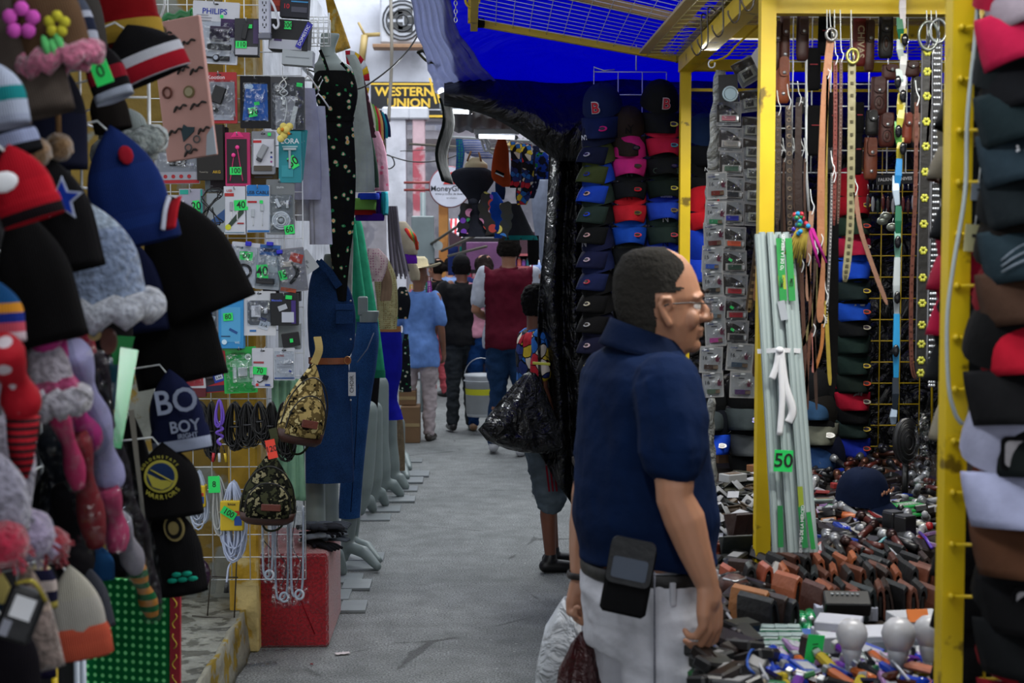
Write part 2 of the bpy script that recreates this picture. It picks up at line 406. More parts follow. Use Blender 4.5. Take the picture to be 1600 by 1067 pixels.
# transfer-shop sign
sg0=at(579,126,19.7);sg1=at(760,188,19.7)
W_=sg1.x-sg0.x;H_=at(640,128,19.7).z-at(640,185,19.7).z
p=thing('shop_sign','long black sign with yellow border and yellow WESTERN UNION lettering','sign',at(640,156.5,19.7))
cx=(sg0.x+sg1.x)/2-p.location.x
yl=M('#e0b83a','paper');bk=M('#17191f','gloss')
P_(p,'board',lambda m:(m.box((cx,.04,0),(W_,.08,H_),bk),m.box((cx,-.005,H_*.44),(W_,.01,H_*.05),yl,b=0),m.box((cx,-.005,-H_*.44),(W_,.01,H_*.06),yl,b=0),
                          m.box((cx,-.005,-H_*.26),(W_,.01,H_*.03),M('#c8ccd8'),b=0)))
def ws(m):
 m.text('WESTERN',.165,yl,(at(632,143,19.7).x-p.location.x,-.012,H_*.22),bold=.03,sx=1.08)
 m.text('UNION',.165,yl,(at(639,159,19.7).x-p.location.x,-.012,-H_*.09),bold=.03,sx=1.08)
 for k in range(2):m.box((at(679+k*6,150,19.7).x-p.location.x,-.01,H_*.09),(.028,.01,.36),yl,TR(ry=-14),b=0)
P_(p,'lettering',ws)
# round hanging sign
c=at(703,292,15.5)
p=thing('round_sign','round white hanging sign with red emblem and dark lettering MoneyGram','sign',c,(0,0,0))
P_(p,'disc',lambda m:m.card(disc(.215,n=40),0,.06,M('#d6d8e6','plastic')))
P_(p,'rim',lambda m:m.tube([(.215*cos(a*pi/20),.03,.215*sin(a*pi/20)) for a in range(40)],.012,M('#8f3a44','plastic'),6,closed=True))
def mg(m):
 rd=M('#d2372e','paper');dk=M('#23252e','paper')
 m.card(disc(.062,.03,.1),-.006,0,rd);m.card([(-.075,.03),(.1,.03),(.085,.055),(-.055,.055)],-.007,0,rd)
 m.text('G',.1,WHITE,(.03,-.009,.1),bold=.02)
 m.text('MoneyGram',.083,dk,(0,-.004,-.02),bold=.008)
 m.text('envio y recibo de dinero',.032,dk,(0,-.004,-.075));m.text('en minutos',.025,dk,(0.02,-.004,-.12))
P_(p,'lettering',mg)
P_(p,'bracket',lambda m:(m.tube([(-.2,.06,.05),(-.5,.1,.05)],.015,M('#8f3a34','paint'),6),m.tube([(-.2,.06,-.03),(-.5,.1,-.03)],.015,M('#8f3a34','paint'),6)))
# columns of the passage
for px,wd,c1,c2,nm,lab in ((655,.16,'#d8b8c0','#c05a68','a','white column with faded pink and red paint beside the round sign'),(620,.26,'#d8d8e2','#cfd0da','b','plain white column at the left end of the passage'),(693,.14,'#d0904a','#b87838','c','ochre orange column below the round sign')):
 Y=19 if nm != 'c' else 21;b=atz(px,500,0);x=at(px,300,Y).x
 o=thing('column',lab,'column',(x,Y,0))
 P_(o,'shaft',lambda m:m.box((0,0,1.8),(wd,.3,3.6),M(c1,'peel',col2=c2,scale=.4),b=.01))
 P_(o,'plinth',lambda m:m.box((0,0,.15),(wd+.06,.36,.3),M('#9a9aa2','paint')))
 P_(o,'capital',lambda m:m.box((0,0,3.52),(wd+.1,.4,.16),M('#c8cad2','paper')))
o=thing('meter_box','grey green electric meter box on a pole by the hat display','meter box',at(661,375,15));gm=M('#7d8a8c','metal')
P_(o,'body',lambda m:m.box((0,0,0),(.24,.16,.5),gm,b=.01));P_(o,'meter',lambda m:m.card(disc(.05,0,.0),-.14,-.08,M('#a8b0b0','gloss'),TR((.16,0,-.06))))
P_(o,'conduit',lambda m:m.tube([(.0,.02,-1.9),(.0,.02,.5)],.03,gm,8));P_(o,'lower_pole',lambda m:m.tube([(0,.06,-1.83),(0,.06,-.2)],.04,gm,8))
# black, rusty struts of far awnings
for i,(a,b2) in enumerate((((668,385),(750,330)),((690,392),(770,356)),((700,400),(760,385)),((640,225),(850,238)))):
 mb=MB();mb.tube([at(*a,15),at(*b2,14)],.014,M('#5a5346','paint'),6)
 mb.build('awning_strut',None,['dark awning strut rising from the meter box to the dress display','second dark awning strut just below the topmost one','lowest of the dark awning struts behind the walkers','thin dark pipe running level under the passage ceiling'][i],'strut')
# far stall with pink goods
o=thing('far_stall','far stall with pink shelves at the end of the street','stall',(0,0,0))
Yf=18.5
def fs(px,py):v=at(px,py,Yf);return v
def shelf(m):
 a=fs(700,360);b2=fs(900,520);m.box(((a.x+b2.x)/2,Yf+1.2,(a.z)/2),(b2.x-a.x,.08,a.z),M('#3a2430','paint'),b=0)
 for py in (398,418,436,470,500):z=fs(700,py).z;m.box(((a.x+b2.x)/2,Yf+.9,z),(b2.x-a.x,.55,.03),M('#b05a60','paper'),b=0)
P_(o,'shelves',shelf)
# stacks of goods on the far shelves
cols=['#c86aa8','#d8a0c0','#e07868','#8a5ab8','#5a3a9a','#e8c8d0','#d85a78','#b8a0d8','#2a8a9a']
k=0
for py in (418,436,470):
 z=fs(700,py).z+.015
 for px in range(706,880,7):
  h=rnd.uniform(.07,.12);mb=MB();c=rnd.choice(cols);v=fs(px,py)
  mb.box((0,0,h/2),(.05,.12,h),M(c,'plastic'));mb.box((0,0,h+.008),(.03,.06,.016),M('#d8d8e0','plastic'))
  mb.build('boxed_item',None,'small bright box on the pink far shelves behind the walkers','box','goods on the far pink shelves',loc=(v.x*(Yf+.8)/Yf,Yf+.8,z))
# awnings in the distance
def awn(name,quad,col,lab,kind='stripes',col2='#d8d4dc',parts=True):
 P=[at(*q) for q in quad];mb=MB()
 mb.sheet(lambda u,v:(P[0].lerp(P[1],u)).lerp(P[3].lerp(P[2],u),v)+V((0,0,-.08*sin(pi*u)*sin(pi*v))),12,8,M(col,kind,col2=col2,scale=.6),.01)
 return mb.build(name,None,lab,'awning')
awn('awning',[(702,343,17),(760,340,17),(752,392,16),(705,362,16)],'#c8343c','red and white awning below the round sign','vstripes')
awn('hanging_cloth',[(700,385,17),(716,385,17),(716,430,17),(700,430,17)],'#2a3a78','dark blue cloth hanging under the red awning','cloth')
awn('hanging_cloth',[(718,385,17),(734,385,17),(734,430,17),(718,430,17)],'#17938c','teal cloth hanging under the red awning','cloth')
mb=MB();mb.box((0,0,0),(.5,.3,.42),M('#1a1420','leather'));mb.box((0,-.16,-.02),(.4,.05,.3),M('#7a4a78','leather'));mb.build('backpack',None,'purple backpack hanging at the far stall above the walkers','backpack',loc=at(757,397,15.6))
# ================================================================ TARPS
def tarp_mat(col,col2,tr=.5):
 m=M(col,'tarp',rough=.32).copy();nt=m.node_tree;b=nt.nodes['Principled BSDF'];out=nt.nodes['Material Output']
 t=nt.nodes.new('ShaderNodeBsdfTranslucent');t.inputs[0].default_value=(*lin(col2),1);mx=nt.nodes.new('ShaderNodeMixShader');mx.inputs[0].default_value=tr
 nt.links.new(b.outputs[0],mx.inputs[1]);nt.links.new(t.outputs[0],mx.inputs[2]);nt.links.new(mx.outputs[0],out.inputs[0]);return m
BT=tarp_mat('#10128a','#1812f0',.6)
mb=MB()
def bt(u,v):
 # u across (left edge -> right), v from the low far edge up over the stall
 Y=7.35-3.9*v;xl=-.13-.26*v;x=xl+(3.4-xl)*u
 z=2.50+.42*v+.22*(1-(1-v)**3)+.03*fbm((x*2,Y*1.2,0))+.05*sin(x*3.1+2*Y)*v-.06*exp(-((u-.02)/.05)**2)*sin(v*9)
 return (x+.02*fbm((u,Y*3,5)),Y,z)
mb.sheet(lambda u,v:bt(.03+.97*u,v),90,60,BT,.003);mb.build('blue_tarp',None,'large translucent blue tarp stretched over the right stalls','tarp')
mb=MB()
mb.sheet(lambda u,v:V(bt(u*(.035+.075*(1-v)**6),v))+V((-.02,0,-.012-.008*sin(u*40+v*6))),24,40,tarp_mat('#d0d4e4','#c4cae6',.6),.004)
mb.build('tarp_edge',None,'wrinkled silvery grey edge sheet along the left border of the blue tarp','tarp')
BK=M('#0c0c0d','tarp',rough=.38)
# black drape along the end of the stall
mb=MB()
def bd(u,v):
 x=-.1+3.3*u;zb=2.41-.27*min(1,u/.17)**1.2;z=2.56+(zb-2.56)*v
 return (x,7.28-.25*sin(v*2.2)+.03*fbm((x*4,z*4,2)),z+.02*sin(x*9))
mb.sheet(bd,70,14,BK,.004);mb.build('black_drape',None,'black plastic drape folded along the low edge of the blue tarp','tarp')
mb=MB()
def bc(u,v):
 x0=at(850,300,7.3).x;x=x0+.34*u-.10*u*v*0;z=2.45*(1-v)+(.66-.6*u)*v
 fl=.045*sin(u*21+2*sin(v*5))+.02*fbm((u*5,v*6,3));w=1+.12*sin(v*3)
 return (x-.07*max(0,v-.45)*(1-u)*1.5+.02*sin(v*8)*(1-u),7.2+fl-.3*v*0,z)
mb.sheet(bc,60,60,M('#0e0e10','crumple',rough=.3),.004);mb.build('black_curtain',None,'black crinkled plastic curtain hanging down beside the cap racks','curtain')
mb=MB()
mb.sheet(lambda u,v:(.62+2.9*u,6.85+.03*fbm((u*12,v*9,1)),2.30*(1-v)+.02),60,50,M('#0d0e10','crumple',rough=.3),.004)
mb.build('black_backing',None,'crumpled black plastic sheet closing the back of the stall','tarp')
mb=MB()
mb.sheet(lambda u,v:(2.5+.03*fbm((u*12,v*9,1)),1.2+5.6*u,2.6*(1-v)+.02),60,50,M('#0d0e10','crumple',rough=.4),.004)
mb.build('black_backing',None,'black plastic sheet closing the right side of the stall behind the belts','tarp')
# brown underside of neighbour stall roof with two tubes
mb=MB();mb.sheet(lambda u,v:(-.1+.85*u,7.5+1.4*v,2.50-.07*v+.01*sin(u*60)),40,6,M('#3a2a22','paint'),.01)
mb.build('stall_roof',None,'dark brown corrugated roof under the black drape','roof')
mb=MB();mb.sheet(lambda u,v:(at(696,200,7.6).x-.03+.05*u+.02*sin(v*7),7.3+.3*u,2.45-.42*v),8,12,M('#161c1a','cloth'),.01)
mb.build('tied_tarp_end',None,'dark green tarp end tied in a knot at the corner of the black drape','tarp')
for i,(a,b2) in enumerate((((692,174),(735,175)),((746,213),(806,215)))):
 A=at(*a,7.9+i*.5);B=at(*b2,7.9+i*.5)
 o=thing('tube_lamp',['lit fluorescent tube under the left end of the black drape','lit fluorescent tube above the hanging black dress'][i],'lamp')
 P_(o,'tube',lambda m:m.tube([A,B],.011,M('#eef4ff','emit',scale=5),8))
 P_(o,'fitting',lambda m:m.box((A+B)/2+V((0,0,.03)),(abs(B.x-A.x)+.04,.04,.03),M('#c8ccd0','metal')))
 area_light('tube_lamp_light',(A+B)/2+V((0,-.03,-.03)),(-25,0,0),abs(B.x-A.x),.03,9,(.93,.97,1))
 for e in (A,B):P_(o,'end_cap',lambda m:m.ball(e,.014,M('#a8a8a8','metal')))
# unseen canopy added to keep sky light off the near end of the street
mb=MB();mb.sheet(lambda u,v:(-2.6+5.4*u,-3.5+6.6*v,3.05+.25*sin(pi*u)+.03*fbm((u*4,v*4,7))),20,20,M('#5a5a66','tarp',rough=.6),.004)
mb.build('unseen_canopy',None,'unseen grey canopy added to shade the near end of the street','canopy')
# chain
o=thing('hanging_chain','short steel chain hanging in front of the blue tarp','chain',at(712,0,5.6))
mb=MB()
for k in range(7):
 z=-k*.016+.02;X=TR((0,0,z),0,0,90*(k % 2));mb.tube([(.006*cos(a*pi/5),0,.0105*sin(a*pi/5)) for a in range(10)],.0022,STEEL,5,X,closed=True)
mb.build('links',o)
# clip and cord at tarp edge
mb=MB();mb.tube(spline([at(653,82,6.9),at(662,80,6.85),at(672,92,6.85),at(688,99,6.9)]),.008,M('#2a2a20','cloth'),6);mb.tube(spline([at(655,84,6.9),at(668,96,6.85),at(684,98,6.9)]),.006,M('#3a3a28','cloth'),6)
mb.build('tarp_tie',None,'dark cord tying the grey tarp edge','cord')
# overhead cables
def cable(pts,r,col,lab,name='cable',cat='cable'):
 mb=MB();mb.tube(spline(pts,8),r,M(col,'plastic'),6);return mb.build(name,None,lab,cat)
cable([at(690,-20,7.2),at(640,75,7.0),at(575,132,6.9),at(540,137,6.9),at(505,118,6.8),at(480,108,6.7)],.004,'#23211f','dark cable looping from the tarp across to the floral dress')
cable([at(610,-20,17),at(612,60,16.8),at(611,120,16.8),at(607,190,16.7)],.02,'#6a655c','thick rope like cable hanging down before the black yellow sign')
cable([at(585,235,12),at(640,252,12),at(690,250,12),at(730,236,12)],.006,'#2c2a28','black cable sagging under the passage ceiling')
cable([at(600,232,11),at(605,262,11),at(616,258,11),at(612,245,11),at(598,240,11)],.005,'#2c2a28','small loop of black cable beside the hanging blouses')
cable([at(625,236,13),at(700,232,13),at(800,222,13)],.004,'#3c3a38','thin dark line running level above the round sign')
# ================================================================ YELLOW STALL FRAME
ZT=2.42
def square_bar(m,a,b2,w=.04,mat=YEL):
 a=V(a);b2=V(b2);d=(b2-a);L_=d.length;d.normalize();m.tube([a,b2],w*.7071,mat,4,up=None) if False else None
 u=V((0,0,1)) if abs(d.z)<.9 else V((0,1,0));u=(u-d*u.dot(d)).normalized();s_=d.cross(u)
 rings=[[q+s_*x*w/2+u*y*w/2 for x,y in ((-1,-1),(1,-1),(1,1),(-1,1))] for q in (a,b2)]
 m.loft(rings,mat,True,False)
PA=atx(1479,700,.86);PB=V((at(1195,400,4.0).x,4.0,0));PC=V((at(1069,400,5.85).x,5.85,0));PA=V((at(1491,533,2.55).x,2.55,0))
fr=thing('stall_frame','yellow painted steel frame of the right hand stall','frame',(0,0,0))
np_=P_(fr,'post',lambda m:square_bar(m,PA,PA+V((0,0,2.8)),.040))
P_(fr,'post',lambda m:square_bar(m,PB,PB+V((0,0,2.6)),.042))
P_(fr,'post',lambda m:square_bar(m,PC,PC+V((0,0,2.45)),.042))
P_(fr,'beam',lambda m:square_bar(m,PC+V((0,0,2.43)),V((PB.x+.0,3.2,2.42)),.06))
P_(fr,'beam',lambda m:square_bar(m,V((PC.x,5.86,2.43)),V((2.4,5.86,2.43)),.045))
P_(fr,'beam',lambda m:square_bar(m,V((PB.x,4.02,2.35)),V((2.4,4.02,2.35)),.045))
P_(fr,'beam',lambda m:square_bar(m,V((PC.x,5.0,2.43)),V((2.4,5.0,2.43)),.045))
P_(fr,'crossbar',lambda m:square_bar(m,V((PC.x,5.86,2.33)),V((2.4,5.86,2.33)),.012))
# pegs welded on the near post
pegY=PA.y-.01
for k in range(12):
 py=45+k*82 if k<20 else 0
 z=at(1490,46+k*80,PA.y).z
 P_(np_,'peg',lambda m:(m.tube([(PA.x-.005,PA.y-.025,z),(PA.x+.09,PA.y-.05,z+.002)],.0035,YEL,6),m.ball((PA.x-.006,PA.y-.026,z),.007,YEL,8)))
# raised mesh flap over the aisle
A_=at(748,36,6.0);B_=at(1062,92,6.0);A2=V((A_.x-.02,4.1,A_.z+.1));B2=V((B_.x-.05,4.1,B_.z+.02))
mp=thing('mesh_flap','raised wire mesh flap with yellow angle iron edge over the aisle','mesh panel')
P_(mp,'edge_bar',lambda m:square_bar(m,A_-V((.0,0,0)),B_,.03));P_(mp,'edge_bar',lambda m:square_bar(m,B_,B2,.035,M('#8a7a1c','paint')))
P_(mp,'edge_bar',lambda m:square_bar(m,A_+V((-.02,0,-.02)),A2,.03))
P_(mp,'middle_bar',lambda m:square_bar(m,A_.lerp(A2,.38)+V((0,0,.02)),B_.lerp(B2,.38)+V((0,0,.02)),.035,M('#8a6a30','paint')))
def mesh(m):
 for k in range(1,26):t=k/26;m.tube([A_.lerp(A2,t),B_.lerp(B2,t)],.0016,WIRE,5)
 for k in range(1,12):t=k/12;m.tube([A_.lerp(B_,t),A2.lerp(B2,t)],.0016,WIRE,5)
P_(mp,'wire_mesh',mesh)
P_(mp,'bracket',lambda m:(square_bar(m,at(737,-5,5.98),at(737,36,5.98),.032),m.box(at(748,36,5.95),(.05,.04,.035),BLACK)))
P_(mp,'ring',lambda m:m.tube([at(738+11*cos(a*pi/8),-2+14*sin(a*pi/8),5.95) for a in range(16)],.006,YEL,6,closed=True))
# second mesh and pale boards lying over the stall
mp=thing('roof_mesh','wire mesh roof of the stall carrying pale boards','mesh panel')
def rm(m):
 for k in range(30):y=3.3+k*.088;m.tube([(.75,y,2.47),(2.4,y,2.47)],.0018,M('#b8aa60','metal'),5)
 for k in range(18):x=.75+k*.095;m.tube([(x,3.3,2.472),(x,5.9,2.472)],.0018,M('#b8aa60','metal'),5)
P_(mp,'wire_mesh',rm)
for i,(x0,x1,y0,y1,lab) in enumerate(((.73,.81,4.3,6.0,'pale beige board lying above the stall edge beside the blue tarp'),(.95,2.4,3.3,5.0,'wide pale board lying on the roof mesh above the belts'),(.98,2.3,5.05,5.8,'pale board lying on the roof mesh above the memory cards'))):
 mb=MB();mb.box(((x0+x1)/2,(y0+y1)/2,2.50+.02*i),(x1-x0,y1-y0,.012),M('#c8b48a','paper'));mb.build('roof_board',None,lab,'board')
# hooks on the long beam
for i,(px,py) in enumerate(((1098,80),(1108,66),(1132,50),(1158,30),(1180,16))):
 Y=5.6-i*.38;x=PB.x-.045;q=atx(px,py,x);z=2.44
 o=MB();dm=M('#2a2018','metal')
 o.tube(spline([(.02,0,.0),(0,0,.012),(-.006,0,-.01),(-.004,0,-.1),(-.02,0,-.125),(-.036,0,-.105),(-.038,0,-.09)],5),.0028,dm,6)
 o.build('wire_hook',None,['dark wire hook farthest along the yellow beam','second dark wire hook from the far end of the yellow beam','middle dark wire hook on the yellow beam','fourth dark wire hook along the yellow beam','dark wire hook nearest the middle post'][i],'hook',loc=(q.x,q.y,2.45))
# goods table
tb=thing('goods_table','low board table heaped with wallets and small goods','table',(1.45,4.5,0))
P_(tb,'table_top',lambda m:m.box((0,0,.735),(1.94,3.7,.03),M('#3a3430','cloth')))
for sx in (-.85,.85):
 for sy in (-1.7,1.7):P_(tb,'leg',lambda m:m.box((sx,sy,.36),(.05,.05,.72),M('#4a3a2a','paint')))
P_(tb,'skirt',lambda m:m.box((-.95,0,.45),(.02,3.6,.54),M('#1c1c20','cloth')))
P_(tb,'stretcher',lambda m:m.box((0,-1.7,.3),(1.7,.04,.05),M('#4a3a2a','paint')))
# ================================================================ PEOPLE
HEAD=[(.138,-.02,.02,.02),(.131,-.058,.036,.045),(.12,-.076,.059,.058),(.098,-.089,.079,.069),(.076,-.097,.090,.074),(.048,-.099,.099,.077),(.026,-.098,.104,.077),
  (.010,-.095,.096,.074),(-.010,-.090,.097,.072),(-.032,-.082,.098,.069),(-.046,-.072,.098,.064),(-.068,-.055,.094,.056),(-.089,-.03,.089,.044),(-.101,.0,.07,.03)]
def head_prims(C,yaw=0,s=1.0,pitch=0,neck=None):
 X=TR(C,pitch,0,yaw) @ Matrix.Diagonal((s,s,s,1));rings=[]
 for z,b,f,hw in HEAD[::-1]:
  ring=[]
  for j in range(24):
   a=2*pi*j/24;c_,s_=cos(a),sin(a);k=1-.28*max(0,c_)**2
   ring.append(X @ V((hw*s_*k*(abs(s_)**-.12 if abs(s_)>.01 else 1),(f+b)/2+(f-b)/2*c_,z)))
  rings.append(ring)
 q=lambda x,y,z:X @ V((x,y,z))
 pr=[('l',rings)]
 pr.append(('c',[q(0,.096,.022),q(0,.110,.0),q(0,.1175,-.018)],[.007*s,.010*s,.0145*s]))
 for sg in (-1,1):
  pr.append(('c',[q(sg*.012,.108,-.021),q(sg*.016,.104,-.021)],[.010*s,.008*s]))
  pr.append(('c',[q(sg*.012,.103,.030),q(sg*.032,.097,.033),q(sg*.052,.08,.027)],[.005*s,.006*s,.005*s]))
  pr.append(('e',q(sg*.031,.085,.017),(.017*s,.012*s,.007*s)));pr.append(('e',q(sg*.031,.083,-.003),(.016*s,.011*s,.006*s)))
  pr.append(('e',q(sg*.042,.070,-.020),(.022*s,.018*s,.024*s)))
  # ear: rim, lobe and bowl
  pr.append(('c',[q(sg*.078,.012,-.03),q(sg*.083,.0,-.012),q(sg*.086,-.012,.012),q(sg*.087,-.005,.028),q(sg*.083,.012,.026),q(sg*.077,.018,.008)],[.009*s,.0075*s,.0065*s,.0065*s,.006*s,.005*s]))
  pr.append(('e',q(sg*.074,.003,-.002),(.008*s,.014*s,.022*s)))
 pr.append(('c',[q(-.02,.096,-.046),q(0,.105,-.044),q(.02,.096,-.046)],[.005*s,.0065*s,.005*s]))
 pr.append(('c',[q(-.017,.094,-.058),q(0,.102,-.058),q(.017,.094,-.058)],[.005*s,.007*s,.005*s]))
 pr.append(('e',q(0,.082,-.082),(.022*s,.02*s,.018*s)))
 return pr,X
def hand_prims(W,d,n,side=1,curl=28,s=1.0,spread=1.0):
 d=V(d).normalized();n=V(n);n=(n-d*n.dot(d)).normalized();t=d.cross(n)*side
 pr=[('c',[W,W+d*.03*s],[.024*s,.024*s])]
 for k,off in enumerate((.029,.010,-.010,-.028)):
  base=W+d*(.092-.006*abs(off/.03)-(.008 if k == 3 else 0))*s+t*off*s*spread
  pr.append(('c',[W+d*.012*s+t*off*.5*s,W+d*.055*s+t*off*.9*s,base],[.016*s,.014*s,.0098*s]))
  L_=(.072,.080,.074,.058)[k]*s;dd=d+t*off*2.4*spread;dd.normalize();p=base;pts=[p];cu=curl*(1+.22*k)
  for j,fr_ in enumerate((.45,.31,.24)):
   ax=dd.cross(n).normalized();dd=Matrix.Rotation(R(cu*(.8 if j == 0 else 1)),3,ax) @ dd
   p=p+dd*L_*fr_;pts.append(p)
  pr.append(('c',pts,[.0098*s,.0092*s,.0082*s,.0068*s]))
 b0=W+d*.018*s+t*.02*s;d1=(d*.75+t*.55+n*.35).normalized();b1=b0+d1*.042*s;d2=(d*.95+t*.15+n*.25).normalized();b2=b1+d2*.032*s;b3=b2+(d2+n*.2).normalized()*.024*s
 pr.append(('c',[b0,b1,b2,b3],[.017*s,.0135*s,.0105*s,.0082*s]))
 return pr
def fold_disp(sc,amp,seed=0,zs=1):
 def f(c,n):return amp*noise.fractal(V((c.x*sc+seed,c.y*sc,c.z*sc*zs)),1.0,2.0,3)
 return f
def shell(me0,off,keep,mats_,name,parent,jag=0.0,label=None):
 me=me0.copy();me.materials.clear()
 import bmesh
 bm=bmesh.new();bm.from_mesh(me);bm.normal_update()
 for v in bm.verts:v.co=v.co+v.normal*(off+(jag*noise.noise(v.co*70) if jag else 0))
 dead=[f for f in bm.faces if not keep(f.calc_center_median())]
 bmesh.ops.delete(bm,geom=dead,context='FACES');bm.to_mesh(me);bm.free()
 return blob_part(name,parent,me,mats_,label=label)
def human(label,loc,rz,H=1.72,skin='#8a5a42',shirt='#202024',pants='#2a3a5a',shoes='#18181a',hair='#151314',hairdo='short',arms=None,legs=None,sleeve=.5,vox=.012,yaw=0,wd=1.0,belly=1.0,shorts=False,
          hem=.86,shirt_kind='cloth',pants_kind='denim',extras=None,sleeveless=False,pants_len=.07,group=None,sleevecol=None,name='person',shirtmat=None,headpitch=0):
 k=H/1.72;X=Matrix.Diagonal((k,k,k,1));o=thing(name,label,'person',(loc[0],loc[1],0),(0,0,rz),group)
 arms=arms or {};legs=legs or {}
 SH={s:V((s*.185*wd,-.01,1.40)) for s in (-1,1)}
 A={s:arms.get(s,(V((s*.235*wd,-.02,1.13)),V((s*.245*wd,.05,.88)))) for s in (-1,1)}
 Lg={s:legs.get(s,(V((s*.10,.02,.49)),V((s*.105,-.02,.085)))) for s in (-1,1)}
 hp,HX=head_prims(V((0,.02,1.582)),yaw,1.0,headpitch)
 pr=list(hp)
 pr.append(('c',[V((0,-.015,1.38)),V((0,0,1.46)),V((0,.0,1.53))],[.06,.055,.056]))
 def stations(st):
  return ('l',[[V((hw*cos(2*pi*j/28),yc+hd*sin(2*pi*j/28),z)) for j in range(28)] for z,yc,hd,hw in st])
 tors=[(.86,0,.09,.13),(.93,0,.11,.165),(1.05,.01,.10*belly,.145*wd),(1.2,.01,.105,.155*wd),(1.33,0,.10,.17*wd),(1.40,-.01,.08,.17*wd),(1.44,-.01,.055,.10)]
 pr.append(stations(tors))
 for s in (-1,1):
  el,wr=A[s];el=V(el);wr=V(wr)
  pr.append(('c',[SH[s],SH[s].lerp(el,.5),el,el.lerp(wr,.35),wr],[.052,.045,.037,.038,.026]))
  d=(wr-el).normalized();pr += hand_prims(wr,d,V((-s,0.2,0)),side=s*-1 if False else (1 if s>0 else -1),curl=24)
  kn,an=Lg[s];kn=V(kn);an=V(an);hip=V((s*.085,0,.88))
  pr.append(('c',[hip,hip.lerp(kn,.5),kn,kn.lerp(an,.35)+V((0,-.015,0)),an],[.085,.07,.052,.05,.034]))
  pr.append(('c',[an+V((0,-.02,-.03)),an+V((s*.01,.12,-.05))],[.032,.028]))
 me=blob(pr,vox*.8,3,X=X);hs=M(skin,'skin')
 blob_part('body',o,me,[hs])
 hc=M(hair,'hair');Hi=(Matrix.Diagonal((k,k,k,1)) @ HX).inverted()
 def keep(c):
  q=Hi @ c
  if q.z<-.2 or abs(q.x)>.1:return False
  if hairdo == 'short':return (q.z>.045 and q.y<.085) or (q.y<-.005 and q.z>-.045-.3*q.y*0) or (q.y<.03 and q.z>.02)
  return False
 if hairdo in ('short',):shell(me,.008,keep,[hc],'hair',o,.008)
 if hairdo == 'long':
  hm=blob([('e',HX @ V((0,-.012,.04)),(.092,.108,.105)),('c',[HX @ V((0,-.06,0)),HX @ V((0,-.09,-.12)),HX @ V((0,-.085,-.24))],[.085,.08,.05])],vox*.8,3,fold_disp(18,.012,3,.3),X);blob_part('hair',o,hm,[hc])
 if hairdo == 'bun':
  hm=blob([('e',HX @ V((0,-.014,.035)),(.09,.105,.11)),('e',HX @ V((0,-.12,.02)),(.045,.04,.045))],vox*.8,3,fold_disp(25,.008,3,.5),X);blob_part('hair',o,hm,[hc])
 if hairdo == 'cap':
  shell(me,.006,lambda c:(Hi @ c).y<.0 and -.05<(Hi @ c).z<.04 and abs((Hi @ c).x)<.1,[hc],'hair',o,.006)
  hm=blob([('e',HX @ V((0,0,.055)),(.09,.108,.095))],vox*.8,2,X=X);blob_part('cap',o,hm,[M('#121214','cloth')])
  mb=MB();mb.sheet(lambda u,v:X @ (HX @ V(((u-.5)*.16,.08+.09*v*(1-(2*u-1)**2*.5),.06-.02*v-.03*(2*u-1)**2))),10,5,M('#121214','cloth'),.004);mb.build('cap_brim',o)
 # clothes
 cloth=[]
 st=[(hem,0,.142*belly,.202),(.95,0,.142*belly,.2),(1.06,.012,.122*belly,.168*wd),(1.2,.012,.122,.172*wd),(1.33,.0,.118,.188*wd),(1.40,-.01,.098,.188*wd),(1.445,-.01,.072,.115)]
 cloth.append(stations(st))
 if not sleeveless:
  for s in (-1,1):
   el,wr=A[s];el=V(el);cloth.append(('c',[SH[s]+V((-s*.01,0,0)),SH[s].lerp(el,sleeve),SH[s].lerp(el,sleeve+.18)],[.067,.064,.062]))
 sm=shirtmat or M(shirt,shirt_kind);sl=M(sleevecol,shirt_kind) if sleevecol else None
 cm=blob(cloth,vox,4,fold_disp(9,.016,rnd.random()*9,.6),X)
 blob_part('shirt',o,cm,[sm]+([sl] if sl else []),(lambda c:1 if abs(c.x)/k>.168*wd+.03*(1.45-c.z/k)*0 else 0) if sl else None)
 mb=MB();mb.tube([X @ V((.062*cos(a*pi/9),-.005+.062*sin(a*pi/9),1.452+.014*cos(a*pi/9+pi/2)*-1)) for a in range(18)],.012*k,sm,6,closed=True);mb.build('collar',o)
 pl=[('l',[[V((hw*cos(2*pi*j/28),hd*sin(2*pi*j/28),z)) for j in range(28)] for z,hd,hw in ((.80,.09,.13),(.86,.118,.17),(.93,.122,.175),(1.0,.11,.16))])]
 for s in (-1,1):
  kn,an=Lg[s];kn=V(kn);an=V(an);hip=V((s*.085,0,.87))
  if shorts:pl.append(('c',[hip,hip.lerp(kn,.6),kn.lerp(an,.12)],[.10,.098,.095]))
  else:pl.append(('c',[hip,hip.lerp(kn,.5),kn,kn.lerp(an,.5),an+V((0,0,pants_len-.07))],[.10,.088,.072,.066,.060]))
 pm=blob(pl,vox,3,fold_disp(11,.014,rnd.random()*9,1.6),X);blob_part('shorts' if shorts else 'trousers',o,pm,[M(pants,pants_kind)])
 for s in (-1,1):
  kn,an=Lg[s];an=V(an)
  sp=blob([('c',[an+V((0,-.035,-.045)),an+V((s*.008,.06,-.048)),an+V((s*.015,.15,-.055))],[.040,.040,.032]),('c',[an+V((0,-.01,-.02)),an+V((0,0,.01))],[.042,.04])],vox*.8,2,X=X);blob_part('shoe',o,sp,[M(shoes,'plastic')])
 return o,k,HX
